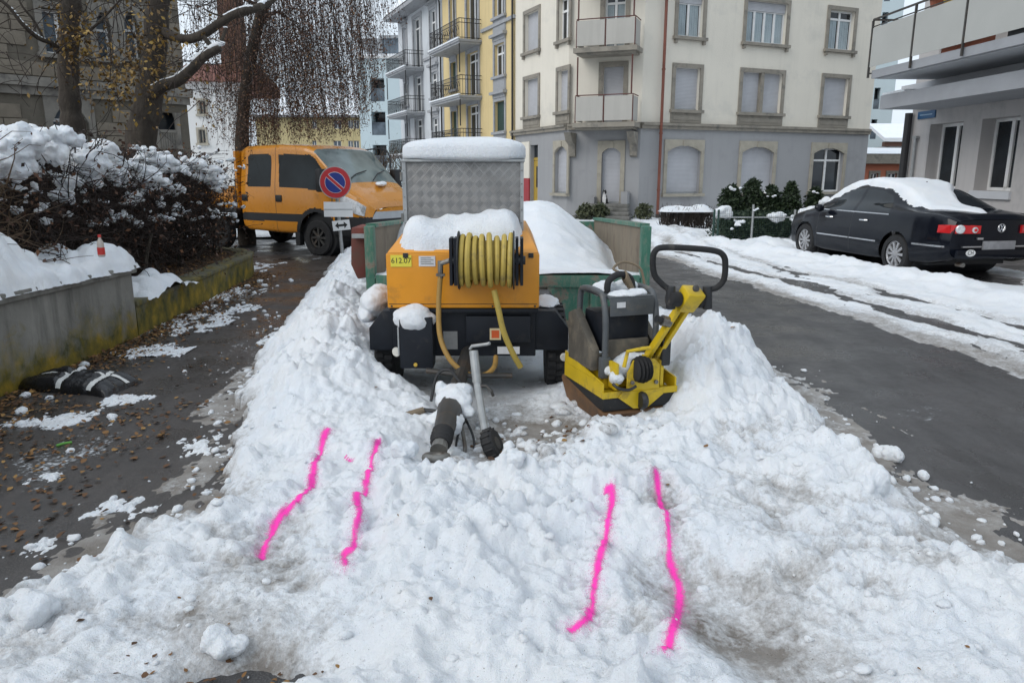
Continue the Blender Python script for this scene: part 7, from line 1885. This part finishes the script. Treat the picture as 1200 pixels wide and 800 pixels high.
bh = thing('box_hedge', 'trimmed brown leafless hedge with a flat cap of snow by the rain pipe', 'hedge', ((ha.x + hb_.x) / 2, yh, 0))
zt_ = at(800, 247, yh).z
tw = Twigs()
for k in range(900):
    p = np.array([rng.uniform(ha.x, hb_.x), yh + rng.uniform(-.35, .35), rng.uniform(-.02, zt_ * .75)]); tw.add(wander(p, (rng.normal() * .25, rng.normal() * .25, 1), rng.uniform(.2, .4), 3, .15), .010, .004)
o = put('twigs', tw.mesh('twigs', mat('grey_twig', (0.055, 0.043, 0.036), .9, var=.4, vscale=8, bump=0))); pose(o, Matrix.Identity(4), bh); o['kind'] = 'stuff'
snow_cap('box_hedge_snow', 'flat cap of snow on the trimmed brown hedge by the rain pipe', ha.x - .06, hb_.x + .06, yh - .42, yh + .42, zt_ - .02, .16, .6, .32, .05, seed=401)
# small evergreen shrubs by the corner steps
for px, py, lab in ((684, 252, 'low yellowish green shrub against the grey corner house wall'), (702, 254, 'small snow-flecked shrub left of the corner steps'), (752, 252, 'small dark bush between the corner steps and the rain pipe')):
    p = at(px, py, 27.2); leafy('small_bush', lab, 'shrub', (p.x, 26.9), .30, .28, .48, leafmat('bush_leaf_' + str(px), [(0, (.02, .03, .015)), (.7, (.07, .08, .04)), (1, (.16, .16, .07))]), 500, .14, .2, stem=False)
# bare snowy bush beside the blue block
p = at(455, 190, 45)
bb = thing('bare_bush', 'grey bare bush dusted with snow before the pale blue block', 'shrub', (p.x, 45, 0)); tw = Twigs()
for k in range(420): tw.add(wander((p.x + rng.normal() * .9, 45 + rng.normal() * .4, rng.uniform(.1, 2.4)), (rng.normal() * .5, 0, 1), rng.uniform(.5, 1.4), 4, .2), .018, .006)
pose(put('twigs', tw.mesh('twigs', M['twig_brown'])), Matrix.Identity(4), bb)['kind'] = 'stuff'

# ------------------------------------------------------------------ fallen leaves
C = []
def litter(n, fx_):
    for _ in range(n): C.append(fx_())
def wx(y): return float(np.interp(y, [0, 7.46, 9.8, 12, 13], [-3.86, -3.84, -4.02, -4.2, -4.6]))
def near_wall():
    y = rng.uniform(2.2, 12.5); return (wx(y) + abs(rng.normal()) * .24 + .02, y, .012 + rng.random() * .014)
def wide():
    y = rng.uniform(2.0, 9); return (rng.uniform(wx(y) + .05, edge_left(y) + .1), y, .010 + rng.random() * .006)
def corner():
    y = rng.uniform(2.4, 5.2); return (rng.uniform(-3.8, -2.2), y, .011 + rng.random() * .008)
def bed():
    y = rng.uniform(8.9, 12.6); return (wx(y) - rng.uniform(.1, 1.1), y, .35 + rng.random() * .02)
def onsnow():
    y = rng.uniform(2.0, 6.0); x = rng.uniform(-1.9, 1.9); return (x, y, snow_z(x, y) + .006)
litter(3400, near_wall); litter(420, wide); litter(900, corner); litter(1400, bed); litter(26, onsnow)
for _ in range(45): x, y = rng.normal(-.88, .2), rng.normal(2.1, .08); C.append((x, y, snow_z(x, y) + .006))
for _ in range(60): x, y = rng.normal(.1, .3), rng.normal(4.2, .25); C.append((x, y, snow_z(x, y) + .006))
C = np.array(C); n = len(C)
ang = rng.uniform(0, 6.28, n); L_ = rng.uniform(.020, .046, n) * np.where(C[:, 1] < 2.6, .6, 1); til = rng.normal(size=(n, 2)) * .35
ax_ = np.stack([np.cos(ang), np.sin(ang), til[:, 0] * .6], 1); bx_ = np.stack([-np.sin(ang), np.cos(ang), til[:, 1] * .6], 1)
V = np.stack([C + L_[:, None] * (ax_ * p_ + bx_ * q_) + np.array([0, 0, 1.0]) * (L_ * r_ * rng.uniform(0, 1, n))[:, None] for p_, q_, r_ in ((0, 0, 0), (.25, .30, .12), (.62, .34, .22), (1.1, .0, .05), (.70, -.28, .25), (.28, -.32, .10))], 1).reshape(-1, 3)
V[:, 2] = np.maximum(V[:, 2], .007)
tag(put('fallen_leaves', np_mesh('fallen_leaves', V, np.arange(n * 6).reshape(-1, 6), M['litter'], False, {'tone': np.repeat(rng.random(n), 6)})), 'brown fallen leaves scattered along the wall and kerb bed', 'leaves', kind='stuff')
# ================================================================== SMALL THINGS
# cola bottle standing in the snow on the wall
M['cola_red'] = mat('red_cap', (0.50, 0.03, 0.025), 0.35, var=.08); M['bottle_clear'] = mat('clear_plastic', (0.45, 0.40, 0.36), 0.15, var=.1, spec=.6)
pb_ = at(119, 298, 6.75); bz = 1.0
bo = thing('soda_bottle', 'small clear soda bottle with red cap and red label on the snowy wall', 'bottle', (pb_.x, 6.75, at(119, 297, 6.75).z - .03)); zb_ = at(119, 297, 6.75).z - .03
s_ = .95
MB().lathe([(.026 * s_, 0), (.032 * s_, .01), (.032 * s_, .05), (.029 * s_, .06), (.031 * s_, .11), (.027 * s_, .135), (.012 * s_, .165), (.012 * s_, .178)], (0, 0, 0), n=18).build('bottle_body', M['bottle_clear'], bo, smooth=True)
MB().lathe([(.0335 * s_, .02), (.0335 * s_, .085)], (0, 0, 0), n=18).build('label_band', M['cola_red'], bo, smooth=True)
MB().lathe([(.0145 * s_, .176), (.0145 * s_, .197), (.012 * s_, .2)], (0, 0, 0), n=16).build('cap', M['cola_red'], bo)
# black bag with white tape
M['bag'] = mat('black_film', (0.008, 0.008, 0.010), 0.28, var=.3, vscale=9, bump=.5, bscale=14, bdist=.02); M['tape'] = mat('white_tape', (0.60, 0.60, 0.58), 0.5, var=.12, vscale=14)
b0, b1_ = on(42, 452), on(142, 452); bc = (b0 + b1_) / 2
bg = thing('rubbish_bag', 'flat black plastic bag bound with white tape by the mossy wall', 'bag', (bc.x + .02, bc.y - .02, .005), R(-14))
def pillow(u, v):
    e = np.clip(1 - np.abs(u) ** 4, 0, 1) ** .5 * np.clip(1 - np.abs(v) ** 4, 0, 1) ** .5
    tie = 1 - .40 * np.exp(-((u + .15 + .15 * v) / .07) ** 2) - .32 * np.exp(-((v - .1 - .25 * u) / .12) ** 2) - .3 * np.exp(-((u - .55 + .1 * v) / .07) ** 2)
    return .115 * e * tie * (1 + .22 * fbm(u * 2.6, v * 2.2, 4, 501)) + .010 * fbm(u * 9, v * 9, 3, 503) * e
nu, nv = 70, 40
U, Vv = np.meshgrid(np.linspace(-1, 1, nu), np.linspace(-1, 1, nv), indexing='ij')
wig = 1 + .10 * fbm(U * 2, Vv * 2, 2, 505)
Xb, Yb = U * .44 * wig, Vv * .21 * wig; Zb = pillow(U, Vv)
o = put('bag_body', np_mesh('bag_body', np.stack([Xb, Yb, Zb], -1).reshape(-1, 3), grid_faces(nu, nv), M['bag']), bg)
def tape(fu, fv, wd, name='tape_strip'):
    t = np.linspace(-.97, .97, 30); P_ = []
    for s in (-1, 1):
        u, v = fu(t, s * wd), fv(t, s * wd); w_ = 1 + .10 * fbm(u * 2, v * 2, 2, 505); P_.append(np.stack([u * .44 * w_, v * .21 * w_, pillow(u, v) + .006], -1))
    put(name, np_mesh(name, np.stack(P_, 1).reshape(-1, 3), grid_faces(30, 2), M['tape']), bg)
tape(lambda t, s: -.15 - .15 * t + s, lambda t, s: t, .055); tape(lambda t, s: t, lambda t, s: .1 + .25 * t + s, .10); tape(lambda t, s: .55 - .1 * t + s, lambda t, s: t, .05)
# green stick and a few lumps on the footway
M['green_plastic'] = mat('green_plastic', (0.10, 0.30, 0.04), 0.5, var=.1)
g0, g1_ = on(66, 522, .012), on(84, 518, .012)
tag(MB().tube([g0, (g0 + g1_) / 2 + Vector((0, 0, .004)), g1_], .008, 8).build('plastic_strip', M['green_plastic'], smooth=True), 'short bright green plastic strip lying on the wet footway', 'litter')
g0 = on(42, 521, .02)
def on_snow(px, py):                                 # first point of the sight line that lies in the snow
    d = ray(px, py).normalized(); t = 1.2
    while t < 30:
        p = Vector((0, 0, CAMZ)) + d * t
        if p.z <= (snow_z(p.x, p.y) if -3.4 < p.x < 3.4 and 1.6 < p.y < 15 else .005): return p
        t += .006
    return on(px, py)
def lump(label, px, py, r, sub=3, zz=None):
    p = on_snow(px, py + r * .75); s = r * p.y / FPX
    nb = NB()
    for k in range(6 if r > 12 else 3):
        o_ = rng.normal(size=3) * s * .30; o_[2] = abs(o_[2]) * .6
        V, F = blob((0, 0, 0), (s * rng.uniform(.5, .85), s * rng.uniform(.5, .85), s * rng.uniform(.45, .7)), .30, 3, 1.6)
        q = rng.uniform(0, 6.28); Rm = np.array([[math.cos(q), -math.sin(q), 0], [math.sin(q), math.cos(q), 0], [0, 0, 1]])
        nb.add(V @ Rm.T + np.array([p.x, p.y + s * .5, p.z + s * .15]) + o_, F)
    o = meld(put('snow_lump', nb.mesh('snow_lump', M['snow'])), max(.005, s * .09), s * .35, s * .55, 2)
    return tag(o, label, 'snow lump')
lump('big clean ball of snow above the bare patch of tar', 253, 746, 26, 4)
lump('broken block of snow lying loose on the tar of the road', 1046, 528, 15, 4)
lump('rounded snow chunk at the edge of the road', 1024, 552, 26, 4)
lump('small white snow crumb on the road beside the slush', 1086, 556, 8)
lump('lone lump of snow on the wet footway', 128, 486, 7)
lump('lump of snow beside the bright green plastic strip', 80, 527, 5)
lump('snow lump at the foot of the wall beside the black bag', 28, 461, 7)
lump('slumped block of snow in the lower corner of the site', 36, 704, 32, 4)
lump('pale chunk beside the compressor towing eye', 476, 522, 18, 4)
lump('grey chunk of snow under the drawbar next to the jockey wheel', 603, 532, 15, 3)
# loose crumbs
cr = NB(); n_ = 0
def crumb(x, y, r, dt=.1):
    z = max(.006, snow_z(x, y)) if -3.6 < x < 3.5 and y < 15 else .006
    V, F = blob((x, y, z + r * .18), (r * rng.uniform(.7, 1.4), r * rng.uniform(.7, 1.4), r * .7), .5, 1 if r < .012 else 2, 2.2); cr.add(V, F, dt)
for _ in range(600):
    y = 1.9 + 7 * rng.random() ** 1.6; s = rng.random() < .5
    x = float(edge_left(y)) - abs(rng.normal()) * .28 + .1 if s else float(edge_right(y)) + abs(rng.normal()) * .22 - .1
    crumb(x, y, .005 + .022 * rng.random() ** 3)
for _ in range(260):
    y = 2.0 + 4.5 * rng.random() ** 1.3; x = rng.uniform(-2.0, 2.0); crumb(x, y, .005 + .016 * rng.random() ** 3)
for _ in range(90):                                 # along the wall foot and kerb
    y = rng.uniform(4.4, 12); crumb(wx(y) + .05 + abs(rng.normal()) * .35, y, .008 + .04 * rng.random() ** 2.5)
for _ in range(160):
    x, y = rng.normal(.1, .35), rng.normal(4.35, .3); crumb(x, y, .008 + .034 * rng.random() ** 2.5, rng.uniform(.2, .6))
tag(put('snow_crumbs', cr.mesh('snow_crumbs', M['snow_dirty'], False, 'dirt')), 'loose crumbs of snow strewn round the works site', 'snow', kind='stuff')

# patches of pressed snow left on the footway
pt = NB()
def patch(px, py, wx_, wy_, seed):
    p = on(px, py); n = 90; U, W_ = np.meshgrid(np.linspace(-1, 1, n), np.linspace(-1, 1, n), indexing='ij')
    X, Y = p.x + U * wx_, p.y + W_ * wy_
    Z = .016 * (1 - (U * U + W_ * W_)) + .030 * fbm(X * 4 + seed, Y * 2.2, 3, seed) + .034 * fbm(X * 14, Y * 8, 4, seed + 3, .7) - .004
    Z = np.minimum(Z, .016 + .006 * fbm(X * 20, Y * 20, 2, seed))
    k = np.maximum(np.maximum(Z[:-1, :-1], Z[1:, :-1]), np.maximum(Z[:-1, 1:], Z[1:, 1:])) > .0055
    F = grid_faces(n, n, k); pt.add(np.stack([X, Y, Z], -1).reshape(-1, 3), F, 0.36)
for i, a_ in enumerate([(75, 492, .40, .22), (45, 562, .14, .10), (225, 380, .42, .75), (262, 350, .38, .9), (190, 410, .3, .3), (60, 496, .3, .15), (300, 315, .3, 1.0), (230, 520, .3, .25), (130, 600, .22, .16), (280, 365, .2, .5), (150, 470, .2, .15), (340, 395, .25, .4), (40, 640, .16, .12)]): patch(*a_, 600 + i)
tag(put('footway_slush', pt.mesh('footway_slush', M['snow_dirty'], True, 'dirt')), 'thin trampled patches of slush on the dark footway', 'snow', kind='stuff')

# ------------------------------------------------------------------ sprayed pink marks follow the snow surface
def pink():
    m, nt, N, L, bs = _nodes('pink_spray')
    a = N.new('ShaderNodeAttribute'); a.attribute_name = 'core'
    v = coords(nt); n1 = noise(nt, 70, 4, .7, v); n2 = noise(nt, 260, 2, .6, v)
    f = mathn(nt, 'ADD', a.outputs['Fac'], mathn(nt, 'MULTIPLY', mathn(nt, 'SUBTRACT', n1.outputs['Fac'], .5), .9))
    f = mathn(nt, 'ADD', f, mathn(nt, 'MULTIPLY', mathn(nt, 'SUBTRACT', n2.outputs['Fac'], .5), 1.1))
    al = ramp(nt, f, [(.20, (0, 0, 0)), (.95, (1, 1, 1))])
    c = ramp(nt, f, [(.2, (0.95, 0.36, 0.66)), (.8, (0.95, 0.040, 0.42))])
    L.new(c, bs.inputs['Base Color']); bs.inputs['Roughness'].default_value = .7; L.new(al, bs.inputs['Alpha'])
    return m
M['pink'] = pink()
def spray(label, pix, width=.026, halo=.05):
    width *= .56
    pts = []
    for px, py in pix:
        pts.append(on_snow(px, py))
    pts = np.array([p[:] for p in spline(pts, 6)])[:, :2]
    lo, hi = pts.min(0) - .12, pts.max(0) + .12
    ii = np.where((xs > lo[0]) & (xs < hi[0]))[0]; jj = np.where((ys > lo[1]) & (ys < hi[1]))[0]
    X, Y, Z = (A_[ii[0]:ii[-1] + 1, jj[0]:jj[-1] + 1] for A_ in (Xs, Ys, Hs))
    d = np.full(X.shape, 9.0)
    for a, b in zip(pts[:-1], pts[1:]):
        ab = b - a; t = np.clip(((X - a[0]) * ab[0] + (Y - a[1]) * ab[1]) / (ab @ ab + 1e-12), 0, 1)
        d = np.minimum(d, np.hypot(X - a[0] - t * ab[0], Y - a[1] - t * ab[1]))
    wv = width * (.45 + 1.1 * vnoise(X * 11, Y * 11, 701))
    core = np.exp(-(d / wv) ** 2 * .8) * .78 + .30 * np.exp(-(d / halo) ** 2)
    gx = np.gradient(Z, axis=0) / np.gradient(X, axis=0); gy = np.gradient(Z, axis=1) / np.gradient(Y, axis=1)
    nn = np.stack([-gx, -gy, np.ones_like(Z)], -1); nn /= np.linalg.norm(nn, axis=-1)[..., None]
    Pp = np.stack([X, Y, Z], -1) + nn * .0035
    keep = d < .12; k = keep[:-1, :-1] & keep[1:, 1:]
    F = grid_faces(*X.shape, k); V = Pp.reshape(-1, 3); used = np.zeros(len(V), bool); used[F.ravel()] = True; rm = np.cumsum(used) - 1
    o = put('paint_mark', np_mesh('paint_mark', V[used], rm[F], M['pink'], True, {'core': core.reshape(-1)[used]}))
    return tag(o, label, 'paint mark')
spray('straight sprayed pink line on the snow, outermost towards the footway', [(384, 503), (378, 520), (368, 550), (352, 580), (330, 605), (318, 628), (306, 655)], .021)
spray('broken sprayed pink line on the snow below the drawbar grip', [(443, 516), (436, 540), (430, 563), (428, 580), (418, 580), (421, 598), (416, 625), (413, 645), (403, 650), (405, 662)], .018)
spray('hooked sprayed pink line on the snow below the plate compactor', [(711, 575), (717, 577), (716, 597), (708, 635), (700, 665), (694, 705), (688, 725), (668, 740)], .017)
spray('long wavy sprayed pink line beside the grey slush patch', [(769, 557), (774, 590), (783, 620), (784, 650), (788, 670), (796, 690), (795, 715), (788, 740), (778, 760)], .018)
spray('tiny sprayed pink tick between the two pink lines', [(405, 535), (409, 540), (413, 541)], .005, .012)

# ------------------------------------------------------------------ cat on the top step
M['cat_black'] = mat('cat_black', (0.012, 0.012, 0.013), .8, var=.3, vscale=30, bump=.3, bscale=120); M['cat_white'] = mat('cat_white', (0.62, 0.61, 0.60), .8, var=.06, vscale=30, bump=.3, bscale=120)
cpos = frC.w(frC.hit(710.5, 235)[0], -.22, cz0 - .02)
ct = thing('sitting_cat', 'black and white cat sitting on the top step at the shuttered corner door', 'cat', tuple(cpos), aC)
def cat_body():
    bm = bmesh.new()
    rings = [(0, .0, .095, .10), (.03, .0, .115, .125), (.10, .0, .115, .12), (.18, -.015, .10, .10), (.26, -.03, .085, .085), (.32, -.04, .065, .062), (.35, -.05, .055, .055), (.385, -.065, .068, .068), (.425, -.07, .074, .078), (.46, -.065, .062, .062), (.485, -.06, .03, .03)]
    n = 20; vs = []
    for z, y, rx, ry in rings: vs.append([bm.verts.new((rx * math.cos(2 * math.pi * k / n), y + ry * math.sin(2 * math.pi * k / n), z)) for k in range(n)])
    for a, b_ in zip(vs[:-1], vs[1:]):
        for k in range(n): bm.faces.new((a[k], a[(k + 1) % n], b_[(k + 1) % n], b_[k]))
    bm.faces.new(vs[0][::-1]); bm.faces.new(vs[-1])
    for s in (-1, 1):                                 # ears and forelegs grow out of the same mesh
        e = [bm.verts.new(p) for p in ((s * .062, -.06, .455), (s * .018, -.06, .475), (s * .04, -.045, .46), (s * .048, -.062, .525))]
        for f in ((0, 1, 3), (1, 2, 3), (2, 0, 3), (0, 2, 1)): bm.faces.new([e[i] for i in f])
        leg = []
        for z, r, y in ((.0, .028, -.125), (.02, .026, -.115), (.12, .024, -.10), (.22, .03, -.085)): leg.append([bm.verts.new((s * .04 + r * math.cos(q), y + r * math.sin(q) * (1.4 if z == 0 else 1), z)) for q in np.linspace(0, 2 * math.pi, 8, endpoint=False)])
        for a, b_ in zip(leg[:-1], leg[1:]):
            for k in range(8): bm.faces.new((a[k], a[(k + 1) % 8], b_[(k + 1) % 8], b_[k]))
        bm.faces.new(leg[0][::-1]); bm.faces.new(leg[-1])
    bmesh.ops.recalc_face_normals(bm, faces=bm.faces)
    me = bpy.data.meshes.new('cat_body'); bm.to_mesh(me); bm.free()
    me.materials.append(M['cat_black']); me.materials.append(M['cat_white'])
    for p in me.polygons:
        c = p.center
        if (c.y < -.03 and abs(c.x) < .065 and .05 < c.z < .34) or (c.y < -.09 and c.z < .06) or (c.y < -.11 and abs(c.x) < .03 and .36 < c.z < .42): p.material_index = 1
        p.use_smooth = True
    return me
put('cat_body', cat_body(), ct)
MB().tube(spline([(.09, .06, .03), (.14, .0, .025), (.13, -.08, .022), (.06, -.13, .02)], 5), .016, 8).build('tail', M['cat_black'], ct, smooth=True)
